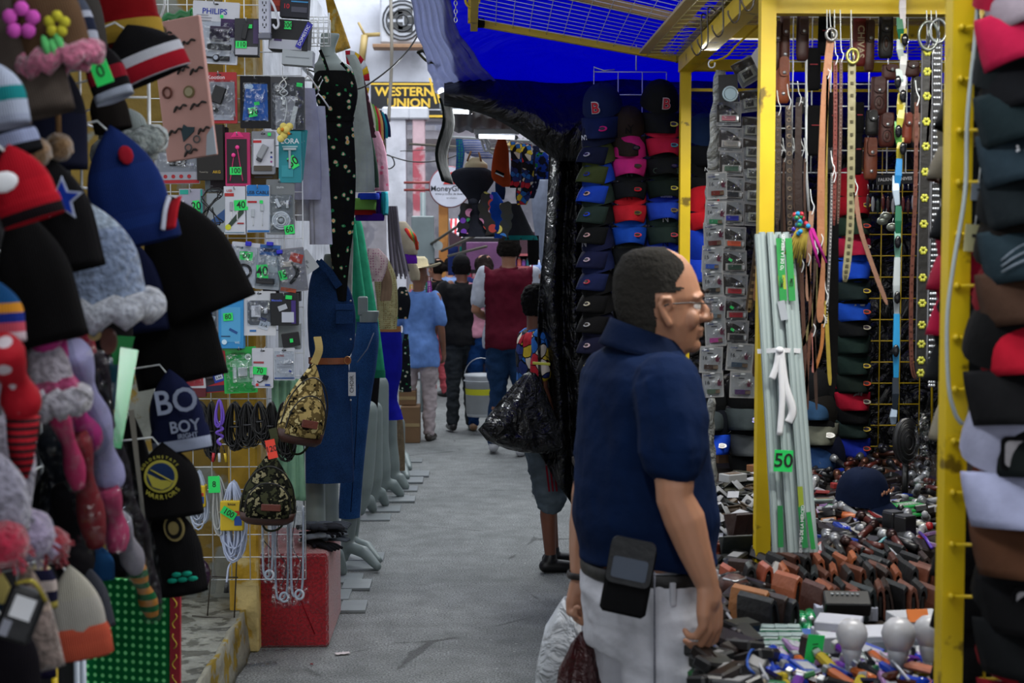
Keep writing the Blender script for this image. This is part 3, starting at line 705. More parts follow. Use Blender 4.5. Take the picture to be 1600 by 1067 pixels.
# --- the far walkers
o,k,HX=human('man in maroon polo shirt with white sleeves and blue jeans walking away',at(795,700,11.7)[:2],-4,1.84,skin='#9a6a50',shirt='#5a1426',sleevecol='#b8bcc8',pants='#27466e',shoes='#b8b8bc',hair='#1c1815',wd=1.08,hem=.83,sleeve=.55,
      arms={1:(V((.24,.06,1.14)),V((.14,.2,1.08))),-1:(V((-.255,-.01,1.12)),V((-.15,.16,1.05)))},legs={1:(V((.10,.04,.49)),V((.09,-.03,.085))),-1:(V((-.09,.08,.5)),V((-.12,.10,.10)))})
o,k,HX=human('woman in pink blouse and blue jeans walking away beside the maroon shirt',at(757,665,13.4)[:2],-3,1.66,skin='#8a5640',shirt='#c88a9c',pants='#1f4a86',shoes='#a07a5a',hair='#241a18',hairdo='long',hem=.92,wd=.95,sleeve=.42,
      arms={-1:(V((-.25,-.02,1.14)),V((-.2,.02,.9)))})
o,k,HX=human('man in black T-shirt, black cap and grey trousers walking away',at(722,668,13.4)[:2],10,1.66,skin='#7a4c38',shirt='#1b1b1d',pants='#2e3236',pants_kind='cloth',shoes='#1c1a1c',hairdo='cap',wd=1.1,hem=.84,
      arms={-1:(V((-.27,-.06,1.13)),V((-.27,.03,.89))),1:(V((.26,.0,1.12)),V((.2,.12,.9)))},legs={1:(V((.09,.10,.5)),V((.10,.02,.085))),-1:(V((-.09,-.02,.49)),V((-.11,-.10,.1)))})
mb=MB();mb.tube([(-.252*0+x,y,z) for x,y,z in [(-.26+.03*cos(a*pi/6),.03+.03*sin(a*pi/6),.87) for a in range(12)]],.006,STEEL,6,closed=True);mb.build('wrist_watch',o)
o,k,HX=human('woman in black tank top and pink trousers looking left in the crowd',at(684,612,16.6)[:2],38,1.62,skin='#a06c52',shirt='#18181a',pants='#c05a62',pants_kind='cloth',hair='#16110f',hairdo='bun',sleeveless=True,hem=.92,wd=1.05,belly=1.15,
      arms={-1:(V((-.24,.04,1.15)),V((-.16,.2,1.1)))},yaw=15)
# straw hatted shopper
o,k,HX=human('person in light blue shirt, white trousers and straw hat by the clothes row',at(655,690,12.7)[:2],-12,1.58,skin='#8a5c44',shirt='#6f95d8',pants='#c0b2b4',pants_kind='cloth',shoes='#3a342e',hem=.72,wd=.95,sleeve=.7,hairdo='none')
mb=MB();hm=M('#d8cba8','cloth');Hx=TR(V((0,.02,1.70))*k)
mb.lathe([(.0,.075),(.05,.085),(.075,.06),(.088,.0),(.10,-.015)],hm,24,Hx);mb.sheet(lambda u,v:Hx @ V(((.085+.11*v)*cos(2*pi*u),(.10+.11*v)*sin(2*pi*u),-.012+.05*v*v*abs(cos(2*pi*u))**2-.01*v)),32,5,hm,.004);mb.build('straw_hat',o)
# tiny far heads
for px,py,Y,lab,sh,hd in ((735,432,19.5,'small far person in white facing the camera beside the black cap','#c8ccd4','short'),(752,440,18.5,'far person in dark blue half hidden behind the pink blouse','#1c2a5a','long'),(703,425,19.0,'far person in pale blue between the tank top and the black T-shirt','#7d98c8','short')):
 human(lab,at(px,500,Y)[:2],170 if hd == 'short' and px == 735 else 0,1.5 if px == 735 else 1.62,shirt=sh,hairdo=hd,vox=.018,skin='#b07c62')
# bucket
o=thing('paint_bucket','white plastic bucket with yellow label carried between the walkers','bucket',at(750,650,13.1)[:2]+(0.0,) if False else tuple(at(752,650,13.1)))
bz=o.location.z
P_(o,'body',lambda m:m.lathe([(.13,0),(.135,.02),(.15,.36),(.158,.37),(.158,.39),(.15,.39),(.14,.03),(0,.03)],M('#c4c8cc','plastic'),24))
P_(o,'label',lambda m:m.lathe([(.1375,.05),(.1475,.26)],M('#c8c81e','paper'),24,caps=False))
P_(o,'handle',lambda m:m.tube([(.155*cos(a*pi/12),0,.37+.17*sin(a*pi/12)) for a in range(13)],.004,STEEL,6))
P_(o,'rim',lambda m:m.tube([(.16*cos(a*pi/12),.16*sin(a*pi/12),.33) for a in range(24)],.006,M('#b4b8bc','plastic'),6,closed=True))
# --- boy behind the black curtain
bp=at(836,868,7.45)
o,k,HX=human('boy with black hair in colourful top and grey shorts half behind the black curtain',(bp.x,bp.y-.05),-78,1.50,skin='#7a4a36',shirt='#8a3a5a',pants='#5a6670',pants_kind='cloth',shoes='#141214',hair='#0e0d0e',shorts=True,shirt_kind='comic',vox=.009,wd=.9,
      arms={-1:(V((-.2,.12,1.15)),V((-.1,.3,1.05)))},legs={1:(V((.08,.07,.49)),V((.09,.07,.085))),-1:(V((-.10,.12,.49)),V((-.10,.14,.085)))},hem=.84)
for s in (1,):
 mb=MB()
 for q in range(3):mb.strap([(.155,.0+.02*q,.70),(.163,.03+.02*q,.44)],.009,.003,M('#7a1a28','cloth'),up=(s,0,0))
 mb.build('side_stripe',o)
# black plastic bag carried in front of the curtain
mb=MB()
bag=[(r*.8,z*.72) for r,z in ((.02,.0),(.05,-.03),(.09,-.10),(.17,-.25),(.24,-.38),(.26,-.46),(.18,-.52),(.05,-.55),(0,-.55))]
mb.lathe([(r,z) for r,z in bag],M('#101013','crumple',rough=.2),40,sx=1,sy=.55,wave=lambda a,t:.16*sin(3*a+4*t)+.10*sin(9*a+5*t)+.05*sin(21*a))
mb.build('black_bag',None,'shiny black plastic bag bulging out in front of the black curtain','bag',loc=at(832,582,7.0),rot=(0,14,20))
mb=MB();mb.box((0,0,0),(.085,.03,.012),M('#b8b83a','plastic'));mb.build('bag_clip',None,'yellow green strip pinned on the black curtain above the bag','clip',loc=at(846,568,6.9),rot=(0,4,0))
# ================================================================ THE MAN IN FRONT
YM=3.2;TH=20
fo=at(1006,700,YM);MX=TR((fo.x,fo.y,0),rz=TH-90);MI=MX.inverted()
def ml(px,py,Y):return MI @ at(px,py,Y)
mo=thing('person','man in dark navy polo shirt and white jeans standing in the foreground, seen in profile','person',(fo.x,fo.y,0),(0,0,TH-90))
hc=ml(1026,483,YM-.0);hyaw=-TH+4
hp,HX=head_prims(hc,hyaw,1.0,0)
pr=list(hp)
nb=ml(995,560,YM);nt_=ml(1015,505,YM)
pr.append(('c',[nb+V((0,-.0,-.04)),nb.lerp(nt_,.5)+V((0,.0,0)),nt_+V((0,.012,0))],[.072,.066,.064]))
pr.append(('c',[ml(1030,560,YM),ml(1048,535,YM)],[.05,.045]))
def ring(px,py,hd,hw,n=36,Y=YM):
 c=ml(px,py,Y);return [V((hw*cos(2*pi*j/n),c.y+hd*sin(2*pi*j/n),c.z)) for j in range(n)]
tor=[(1006,1010,.10,.15),(1008,930,.125,.168),(1012,860,.135,.165),(1008,760,.135,.165),(1000,680,.122,.165),(996,610,.108,.175),(998,570,.085,.16),(1002,548,.06,.10)]
pr.append(('l',[ring(*t) for t in tor]))
sR=ml(1046,605,YM-.185);eR=ml(1054,778,YM-.235);wR=ml(1106,915,YM-.24)
sL=ml(958,605,YM+.185);eL=ml(918,790,YM+.20);wL=ml(908,905,YM+.13)
for s,e,w_ in ((sR,eR,wR),(sL,eL,wL)):
 pr.append(('c',[s,s.lerp(e,.5),e+V((0,0,.02)),e,e.lerp(w_,.25)+V((0,.004,0)),e.lerp(w_,.6),w_],[.058,.048,.041,.040,.0445,.036,.0255]))
dR=(ml(1112,1005,YM-.25)-wR).normalized()
pr += hand_prims(wR,dR,V((-.85,-.45,0)),1,curl=30,s=1.05)
dL=(ml(905,985,YM+.1)-wL).normalized();pr += hand_prims(wL,dL,V((.9,.1,0)),-1,curl=60,s=1.0)
for s in (-1,1):
 hip=V((s*.09,.02,.88));kn=V((s*.11,.04,.49));an=V((s*.12,.0,.085))
 pr.append(('c',[hip,hip.lerp(kn,.5),kn,kn.lerp(an,.35),an],[.092,.08,.056,.056,.036]));pr.append(('c',[an+V((0,-.02,-.03)),an+V((s*.01,.12,-.05))],[.032,.028]))
me=blob(pr,.0042,3)
HXi=HX.inverted()
blob_part('body',mo,me,[M('#b07e62','skin')])
def keepM(c):
 q=HXi @ c
 if abs(q.x)>.0725 and -.05<q.z<.04 and -.02<q.y<.03:return False
 if q.z<-.2:return False
 if q.z>.05:return q.y<.040+.012*sin(q.z*80)-max(0,(.045-abs(q.x)))*.5
 if q.z>-.02:return q.y<-.014 or (q.y<.048 and q.z>.030+.38*max(0,q.y)) or (q.y<.020 and q.z>.006)
 return q.y<-.016 and q.z>-.052
hm_=M('#2c2a27','hair',rough=.95)
shell(me,.0025,keepM,[hm_],'hair',mo,.0012)
def keepT(c):q=HXi @ c;return q.z>.03 and .02<q.y<.07 and noise.noise(c*260)>.25
# eyes, brows and glasses
for s in (-1,1):
 def eye(m):
  m.ball(HX @ V((s*.031,.082,.007)),.0125,M('#d8d2cc','gloss'),14);m.ball(HX @ V((s*.031,.0905,.007)),.006,M('#2a1a12','gloss'),10)
 P_(mo,'eye',eye)
 P_(mo,'eyebrow',lambda m:m.tube([HX @ V((s*x,y,z)) for x,y,z in ((.014,.113,.038),(.03,.110,.043),(.05,.095,.037))],[.003,.004,.002],M('#241d1a','hair'),6))
gl=MB();gm=M('#15151a','plastic');gs=M('#6a6a70','metal',metal=.7)
for s in (-1,1):
 gl.tube([HX @ V(p) for p in ((s*.083,-.012,.006),(s*.081,.01,.014),(s*.078,.06,.017),(s*.066,.112,.014))],.0017,gm,6)
 gl.tube([HX @ V((s*(.034+.026*cos(a*pi/10)),.122-.012*abs(s*(.034+.026*cos(a*pi/10))/.06)**2,.002+.017*sin(a*pi/10))) for a in range(20)],.0013,gs,6,closed=True)
gl.tube([HX @ V(p) for p in ((-.009,.124,.008),(0,.127,.012),(.009,.124,.008))],.0013,gs,6)
go=gl.build('glasses',mo)
for s in (-1,1):
 mb=MB();mb.sheet(lambda u,v:HX @ V((s*(.034+.026*cos(2*pi*u)*v),.121-.010*v*abs(.5+.5*cos(2*pi*u)),.002+.017*sin(2*pi*u)*v)),16,3,M('#f0f4f4','lens'),.001);lo=mb.build('lens',go)
# shirt
st=[(1014,872,.152,.185),(1014,850,.156,.188),(1010,800,.158,.187),(1006,740,.152,.182),(1000,680,.140,.182),(996,620,.126,.192),(996,585,.112,.192),(999,560,.092,.165),(1003,543,.072,.11)]
cl=[('l',[ring(*t) for t in st])]
hR=sR.lerp(eR,.60);hL=sL.lerp(eL,.55)
cl.append(('c',[sR+V((-.02,0,.005)),sR.lerp(eR,.3),hR],[.078,.080,.077]));cl.append(('c',[sL+V((.02,0,.005)),sL.lerp(eL,.3),hL],[.078,.076,.070]))
def md(c,n):
 z=c.z;f=.010*noise.fractal(V((c.x*5+3,c.y*6,z*5)),1,2,4)
 f += .007*sin(46*(z-1.1+.5*c.y))*max(0,1-abs(z-.98)/.14) ;f += .006*sin(60*(c.y+.3*c.x)+5*z)*max(0,1-abs(z-1.25)/.22)
 return f
cm=blob(cl,.006,4,md);NV=M('#081e42','cloth');blob_part('shirt',mo,cm,[NV])
P_(mo,'collar',lambda m:m.sheet(lambda u,v:ml(1012,540,YM)+V(((.074+.030*v)*sin(2*pi*u),-.004+(.082+.028*v)*cos(2*pi*u),.026-.058*v-.040*cos(2*pi*u)+.006*sin(12*u))),40,5,M('#0a1a38','cloth'),.004))
for a,b2,rr in ((sR.lerp(eR,.52),hR,.081),(sL.lerp(eL,.5),hL,.073)):
 d=(b2-a).normalized();P_(mo,'sleeve_hem',lambda m:m.tube([b2+d*.074,b2+d*.079,b2+d*.058],[.0,.0,.0],NV,6) if False else m.ball(b2+d*.02,.01,NV,6))
# belt and jeans
WJ=M('#d2d3dc','cloth')
P_(mo,'belt',lambda m:m.tube([V((.176*cos(2*pi*j/40),ml(1012,884,YM).y+.142*sin(2*pi*j/40),ml(1012,884,YM).z)) for j in range(40)],.017,M('#0c0c0e','leather'),8,flat=(.3,1),closed=True))
pl=[('l',[ring(*t) for t in ((1006,1010,.125,.165),(1008,960,.138,.178),(1008,920,.142,.180),(1010,872,.138,.174))])]
for s in (-1,1):
 hip=V((s*.088,.0,.86));kn=V((s*.11,.03,.49));an=V((s*.12,.0,.085));pl.append(('c',[hip,hip.lerp(kn,.35),kn,kn.lerp(an,.5),an],[.108,.105,.085,.075,.068]))
pm=blob(pl,.006,4,lambda c,n:.007*noise.fractal(V((c.x*7,c.y*7,c.z*13)),1,2,4)+.004*sin(70*c.z+30*c.y)*max(0,1-abs(c.z-.76)/.1));jo=blob_part('jeans',mo,pm,[WJ])
def on_side(px,py,dy=0):return ml(px,py,YM-.19+dy)
seam=[on_side(1022,y,.0) for y in (893,940,990,1040,1085)]
P_(jo,'side_seam',lambda m:m.tube([V((.1805-.0*i,p.y,p.z)) for i,p in enumerate(seam)],.0022,M('#8e909c','denim'),5))
P_(jo,'pocket',lambda m:m.tube([V((.172-.02*(i/5)**2,.02+.016*i,.90-.012*(5-i)*.2-.07*(1-(i/5)**2)**.5)) for i in range(6)],.003,M('#8e909c','denim'),5))
for x_,y_ in ((.178,-.02),(.12,-.125),(.1,.13)):P_(jo,'belt_loop',lambda m:m.box((x_*1.0,y_,.92),(.012,.012,.05),WJ))
P_(jo,'rivet',lambda m:m.ball((.181,.012,.868),.005,M('#2a2a30','metal'),8))
for s in (-1,1):
 an=V((s*.12,0,.085));sp=blob([('c',[an+V((0,-.035,-.045)),an+V((s*.008,.06,-.048)),an+V((s*.015,.15,-.055))],[.040,.040,.032])],.008,2);blob_part('shoe',mo,sp,[M('#2a1c14','leather')])
# phone pouch on the belt
po=thing('phone_pouch','black fabric phone pouch with grey window clipped on the man\'s belt','pouch',at(983,898,YM-.26),(0,10,-12))
P_(po,'body',lambda m:m.box((0,0,-.01),(.098,.03,.15),M('#0d0d0f','cloth'),b=.008))
pf=P_(po,'flap',lambda m:m.card(rrect(.094,.098,.014,.0,.032),-.024,-.016,M('#15171b','leather')))
P_(pf,'window',lambda m:m.card(rrect(.074,.045,.006,.0,.018),-.026,-.024,M('#4a5260','gloss')))
# watch
P_(mo,'wrist_watch',lambda m:(m.tube([wL+V((.031*cos(a*pi/8),.031*sin(a*pi/8),.012)) for a in range(16)],.009,M('#1a1414','leather'),6,flat=(.4,1),closed=True),m.ball(wL+V((-.034,0,.012)),(.006,.016,.016),M('#b89a5a','metal',metal=.8),10)))
P_(mo,'ring',lambda m:m.tube([wR+dR*.118+V((-.02+.0108*cos(a*pi/6),-.018,.0))+V((0,.0108*sin(a*pi/6),0)) for a in range(12)],.0022,STEEL,6,closed=True))
# bags in the left hand
b0=ml(905,968,YM+.1);b0w=MX @ b0
mb=MB();mb.lathe([(.012,.02),(.025,0),(.06,-.06),(.085,-.16),(.09,-.3),(.06,-.36),(0,-.37)],M('#c9cdd2','crumple',rough=.5),28,wave=lambda a,t:.08*sin(5*a+4*t));mb.build('white_bag',None,'white plastic bag hanging from the foreground man\'s left hand','bag',loc=at(889,945,YM+.30))
mb=MB();mb.lathe([(.012,.02),(.03,-.01),(.05,-.07),(.07,-.18),(.07,-.3),(0,-.34)],M('#3c1416','crumple',rough=.35),28,sy=.7,wave=lambda a,t:.2*sin(4*a+6*t)+.1*sin(11*a));mb.build('dark_bag',None,'crumpled dark red and black bag held by the foreground man','bag',loc=at(915,1000,YM+.05))
# ================================================================ ELECTRONICS PANEL (front-facing, about 5.7 m away)
YE=5.72
def draw(mb,items,s,y0,w,h):
 """items in picture-sized units, x right / y down from the centre"""
 for k,it in enumerate(items):
  t=it[0];yy=y0-.0006*(k+1)
  if t == 'r':_,x,y,a,b,c=it[:6];mb.box((x*s,yy,-y*s),(a*s,.0012,b*s),M(c,'paper'),TR(),b=0)
  elif t == 'R':_,x,y,a,b,c,rz=it;mb.box((0,0,0),(a*s,.0012,b*s),M(c,'paper'),TR((x*s,yy,-y*s),ry=rz),b=0)
  elif t == 'd':_,x,y,r,c=it[:5];mb.card(disc(r*s,x*s,-y*s,18,*(it[5:7] if len(it)>5 else (1,1))),yy-.0006,yy,M(c,'paper'))
  elif t == 't':_,x,y,sz,c,tx=it[:6];mb.text(tx,sz*s,M(c,'paper'),(x*s,yy-.001,-y*s),bold=.015,rz=it[6] if len(it)>6 else 0)
  elif t == 'l':_,pts,r,c=it;mb.tube([(x*s,yy-.001,-y*s) for x,y in pts],r*s,M(c,'plastic'),5)
  elif t == 'p':_,pts,c=it;mb.card([(x*s,-y*s) for x,y in pts],yy-.0006,yy,M(c,'paper'))
def tagprice(parent,x,y,a,b,tx,s,yf,rz=0,col='#22d860',sz=None,name='price_tag'):
 mb=MB();X=TR((x*s,yf,-y*s),ry=rz)
 mb.box((0,0,0),(a*s,.001,b*s),M(col,'paper',rough=.6),X,b=0)
 o=mb.build(name,parent)
 if tx:m2=MB();m2.text(tx,(sz or b*.95)*s,INK,(0,-.0012,0),X,bold=.012,sx=.9);m2.build('figures',o)
 return o
HOOKS=[]
def pack(label,box,col='#d8d8dc',items=(),prod=(),tag_=None,Y=YE,th=.012,tilt=0,cat='package',name='blister_pack',film=None,hole=True,kind='paper',shape=None,group=None,frame=None,dy=0):
 x0,y0,x1,y1=box;s=Y/FPX;w=x1-x0;h=y1-y0
 c=at((x0+x1)/2,(y0+y1)/2,Y+dy);o=thing(name,label,cat,c,(rnd.uniform(-3,3),tilt,rnd.uniform(-5,5)),group)
 mb=MB()
 if th>.02:mb.box((0,0,0),(w*s,th,h*s),M(col,kind),b=.001)
 else:mb.card(shape and [(x*s,-y*s) for x,y in shape] or rrect(w*s,h*s,.004),-th/2,th/2,M(col,kind))
 if hole and th <= .02:mb.card(disc(1.6*s,0,(h/2-4)*s,12,2.4,.8),-th/2-.0006,-th/2,INK)
 draw(mb,items,s,-th/2,w,h);mb.build('card' if th <= .02 else 'carton',o)
 for nm,its in prod:
  m2=MB()
  for it in its:
   t=it[0]
   if t == 'b':_,x,y,a,b,d,cc=it[:7];m2.box((0,0,0),(a*s,d,b*s),M(cc,it[7] if len(it)>7 else 'plastic'),TR((x*s,-th/2-d/2,-y*s),ry=it[8] if len(it)>8 else 0))
   elif t == 'c':_,pts,r,cc=it;m2.tube(spline([(x*s,-th/2-r*s*1.1,-y*s) for x,y in pts],5),r*s,M(cc,'plastic'),6)
   elif t == 's':_,x,y,r,cc=it[:5];m2.ball((x*s,-th/2-r*s*.5,-y*s),(r*s,r*s*.6,r*s),M(cc,'plastic'),12)
   elif t == 'o':_,x,y,r,rr,cc=it;m2.tube([((x+r*cos(a*pi/10))*s,-th/2-rr*s,-(y+r*sin(a*pi/10))*s) for a in range(20)],rr*s,M(cc,'plastic'),6,closed=True)
   elif t == 'i':draw(m2,[it[1]],s,-th/2-it[2],w,h)
  m2.build(nm,o)
 if film:
  a,b2,cx_,cy_,d=film;m3=MB();m3.sheet(lambda u,v:((cx_+a*(u-.5))*s,-th/2-d*min(1,6*min(u,1-u,v,1-v)),-(cy_+b2*(v-.5))*s),12,14,CLEAR,.0008);m3.build('clear_film',o)
 if tag_:tagprice(o,*tag_[:5],s,-th/2-.016 if film else -th/2-.004,*(tag_[5:]))
 if hole:HOOKS.append(at((x0+x1)/2,y0+4,Y+dy))
 return o
W='#c9cbd0';K='#18181b'
pack('large white blister card lettered PHILIPS with dark plugs and purple box',(301,4,372,99),'#c4c5cc',[('t',-2,-32,12,'#1c2f96','PHILIPS'),('r',22,-8,28,28,'#3a2250'),('r',-18,-18,22,1,'#8a8a92'),('r',-18,-22,24,1,'#8a8a92'),('r',-20,-26,18,1,'#8a8a92')],
     [('charger',[('b',8,2,30,22,.02,'#241634'),('i',('t',8,-1,5,'#c0b8cc','* * *'),.021)]),('plug',[('b',-28,2,11,7,.014,K),('b',-28,10,11,7,.014,K)]),('plug',[('b',-28,21,12,6,.014,K),('b',-28,29,12,5,.014,K)]),('car_adapter',[('b',8,22,36,9,.018,K)]),('wrist_strap',[('c',[(-28,38),(-10,38),(4,39)],1.5,K),('s',4,39,6,'#26262c'),('i',('d',4,39,3.5,'#9aa2b0'),.02),('b',17,39,14,7,.008,K)])],(10,-24,5,5,''),tilt=3,film=(62,62,2,14,.02))
pack('dark grey box with green tag reading 110 beside the PHILIPS card',(368,31,405,88),'#2c2c30',[('r',0,21,34,12,'#a9a9b2'),('r',14,-8,8,36,'#4a3a60')],[('clip_holder',[('b',-2,-8,7,24,.01,K,'plastic',12)])],(-8,12,17,11,'110'),th=.04,tilt=1)
tagx=tagprice(bpy.data.objects['blister_pack.001'] if 'blister_pack.001' in bpy.data.objects else None,5,-16,7,6,'',YE/FPX,-.026)
o=thing('power_strip','white power strip with outlets hanging at the top of the yellow pillar','power strip',at(414,20,5.66));s=5.7/FPX
P_(o,'body',lambda m:(m.box((0,0,0),(18*s,.035,66*s),M('#b4b6c4','plastic'),b=.006),m.box((0,0,-36*s),(19*s,.036,8*s),M('#6a6c78','plastic'))))
for k in range(4):P_(o,'outlet',lambda m:(m.box((-2.5*s,-.018,(14-k*11)*s),(1.2*s,.002,4*s),INK,b=0),m.box((2.5*s,-.018,(14-k*11)*s),(1.2*s,.002,4*s),INK,b=0),m.card(disc(1.2*s,0,(10-k*11)*s),-.019,-.017,INK)))
P_(o,'cord',lambda m:m.tube(spline([(0,0,30*s),(14*s,-.01,10*s),(21*s,-.01,-16*s),(17*s,-.01,-24*s),(12*s,0,-18*s)]),.005,M('#c8cad2','plastic'),8))
pack('red flat box hanging beside the power strip',(424,-10,440,17),'#7a2018',[('r',0,2,12,8,'#9a3020')],th=.03,hole=False)
pack('dark carton with red figure 10 at the top right of the panel',(440,-12,483,28),'#1c1c26',[('t',-12,4,10,'#c02030','10'),('r',8,-4,26,2,'#3a8ac0'),('r',8,8,24,8,'#4a4a56')],th=.05,tilt=4,hole=False)
o=pack('black and white camera carton with slanted blue side strip and green tag',(424,34,484,80),'#141416',[('r',-4,15,50,15,'#a8aab4'),('r',-16,9,12,3,'#3a2a5a')],(),(-2,-14,11,12,'200'),th=.08,tilt=4,hole=False)
P_(o,'side_panel',lambda m:(m.box((0,0,0),(9*YE/FPX,.003,42*YE/FPX),M('#2c2a98','paper'),TR((24*YE/FPX,-.046,.0),ry=24),b=0),m.text('DOMESTIC',.018,WHITE,(0,-.004,0),TR((24*YE/FPX,-.046,0),ry=24-90))))
pack('pale grey carton under the camera carton',(443,80,490,103),'#a2a8ac',[('r',0,0,36,1.5,'#7a8084')],th=.08,tilt=4,hole=False)
pack('silver bag with red header holding a black charger',(316,114,370,192),'#a8282c',[('t',-4,-31,8,'#e0d0d4','Kootion'),('r',0,2,48,52,'#8b8a90'),('r',0,30,44,8,'#b8b8c0')],[('charger',[('b',0,-4,18,26,.025,K,'plastic',20),('b',-8,16,16,6,.01,K,'plastic',40)])],None,film=(50,62,0,4,.02))
pack('bright blue plastic pouch with black edge and green 370 tag',(376,120,423,200),'#101014',[('p',[(-15,-28),(18,-28),(19,28),(-20,28)],'#1a58a8'),('d',-10,-24,5,'#a8c4e0',1.4,.8),('R',2,2,8,5,'#22d860',-8)],[],(-4,16,13,14,'170',-10),film=(38,60,0,0,.02),kind='shiny')
o=pack('grey clear package with white coiled cable and green label',(424,121,476,202),'#3a3a3e',[('r',-4,14,30,50,'#8b8b90'),('R',8,22,7,36,'#c4c6c2',14),('R',18,-28,9,6,'#22d860',8)],[('coiled_cable',[('c',[(-8,-40),(-2,-28),(-12,-16),(-4,-8),(-2,8),(-6,30)],.9,'#d8d8d4'),('c',[(0,-40),(-12,-28),(0,-16),(-10,-8),(-6,-4)],.9,'#d8d8d4'),('b',-6,-1,5,8,.01,'#d8d8d4')])],None,film=(48,70,0,4,.015))
o=thing('flower_charm','small yellow flower charm hanging above the teal razor card','charm',at(443,204,5.62));s=YE/FPX
P_(o,'petals',lambda m:[m.ball((x*s,y*.01,z*s),(6*s,4*s,6*s),M('#d8c46a','cloth'),10) for x,y,z in ((0,0,6),(-5,1,0),(5,-1,1),(1,0,-7),(9,0,6),(-4,0,-12))])
P_(o,'centre',lambda m:(m.ball((-1*s,-.015,1*s),3*s,M('#c87a28','cloth'),8),m.ball((9*s,-.015,-5*s),2.4*s,M('#c87a28','cloth'),8)))
pack('silver and red bag under the peach gift bag',(243,238,311,287),'#8f9096',[('r',0,12,66,12,'#9c9ca6'),('r',0,21,66,5,'#a02028'),('d',-18,13,3,'#a02028'),('d',-6,13,3,'#a02028'),('d',6,13,3,'#a02028'),('d',18,13,3,'#a02028'),('r',2,-12,26,18,K)],film=(60,30,0,-9,.02),tilt=-1,kind='shiny')
pack('black box with gold lettering AKG',(309,196,350,281),'#17130f',[('t',10,30,6,'#c8a020','AKG'),('t',-10,30,3.6,'#8a8478','Tuned by')],th=.035,hole=False)
pack('black earphone box with magenta frame, pink earbuds and green 100 tag',(353,208,391,290),'#b01f5c',[('r',-1,3,31,68,'#1e1218'),('p',[(-10,-34),(10,-34),(4,-42),(-4,-42)],'#e02a78')],[('earbuds',[('c',[(0,-16),(4,10),(8,34)],.8,'#c02060'),('c',[(-6,-4),(-8,10),(-12,34)],.8,'#c02060'),('s',0,-18,3.4,'#f03a90'),('s',-6,-6,3.4,'#f03a90')])],(-3,18,18,12,'100'),th=.02)
pack('white and grey box showing a silver car charger',(394,206,430,272),'#7c7e84',[('r',1,0,32,42,'#c2c2ca'),('r',-9,-17,13,4,'#b02028'),('d',13,0,1.6,'#303a48'),('d',13,7,1.6,'#2a3a9a'),('d',13,14,1.6,'#8a2a7a'),('r',0,24,28,8,'#4a4238')],[('car_charger',[('b',0,-1,10,22,.02,'#8a8c90','metal',28),('b',-5,11,8,6,.018,'#3a3a40','metal',28)])],(10,-28,5,5,''),th=.02)
for k in range(3):
 pack(['teal razor card lettered LORA with green 50 tag','teal card right behind the LORA card','rearmost teal card of the razor stack'][k],(436+3*k,206-2*k,471+3*k,285-3*k),'#167c86',[('t',0,-24,11,'#cfd8dc','LORA'),('r',0,-16,24,2,'#9ab8bc'),('r',-4,22,18,18,'#2a8a94')],[('razor',[('b',0,-12,20,3.5,.01,'#a8b4b8','metal'),('b',0,4,3.5,28,.01,'#8fa0a6','metal')])] if k == 0 else (),(5,8,12,19,'50',-30) if k == 0 else None,Y=YE+.02*k,tilt=k*3,hole=k == 0)
pack('white earphone box with dark earbuds and green 50 tag',(240,305,281,382),'#b4b6bc',[('r',4,28,26,18,'#2a1836'),('t',2,-31,4,'#6a6a72','JBAND')],[('earbuds',[('c',[(9,-14),(4,-2),(-4,10),(-14,16)],.6,K),('c',[(-3,-10),(-6,2),(2,14),(12,12),(-6,22)],.6,K),('s',11,-15,2,'#6a1a2a'),('s',-2,-12,2,'#6a1a2a')])],(-15,-11,11,12,'50',12),tilt=1)
pack('grey box with teal edge, white cable end and FASTER lettering',(282,296,318,376),'#9a98a8',[('r',-10,-35,13,7,'#1a9a88'),('r',0,31,33,16,'#c8cad0'),('t',-6,27,5,'#1a9a88','FASTER'),('r',-8,35,10,3,'#1a9a88'),('r',17,0,3,78,'#189080')],[('usb_cable',[('c',[(-11,-22),(-12,-8),(-6,4),(0,10)],1.3,'#d4ccd4'),('b',3,12,7,12,.01,'#cfc4cc','plastic',-25)])],(9,-13,10,18,'20',-5),th=.04)
o=pack('white and blue box behind the tangled black cable',(324,303,353,363),'#8d9499',[('p',[(-13,16),(14,-6),(14,12),(-13,28)],'#24487a'),('d',-8,20,4,'#2a78b8')],th=.03,hole=False)
def tangle(m,n,w,h,col,r,seed,y=-.02,loops=3):
 q=random.Random(seed)
 for k in range(n):
  pts=[];ph=q.uniform(0,6)
  for t in range(int(10*loops)):a=t/10*2*pi;pts.append((w*.5*sin(a+ph)*q.uniform(.5,1),y+q.uniform(-.012,.008),-h*.5+h*.5*cos(a*.5+ph*.3)*q.uniform(.7,1)))
  m.tube(spline(pts,4),r,M(col,'plastic',rough=.4),5)
o=thing('black_cable','thin tangled black cable hanging between FASTER box and white 40 box','cable',at(333,292,5.62));P_(o,'strands',lambda m:(tangle(m,2,.09,.16,'#0c0c0e',.0022,4),m.tube(spline([(0,-.02,-.08),(.01,-.02,-.14),(.035,-.02,-.2)]),.0024,M('#0c0c0e','plastic'),5)))
P_(o,'plug',lambda m:m.box((.036,-.02,-.21),(.012,.01,.025),M('#0c0c0e','plastic')))
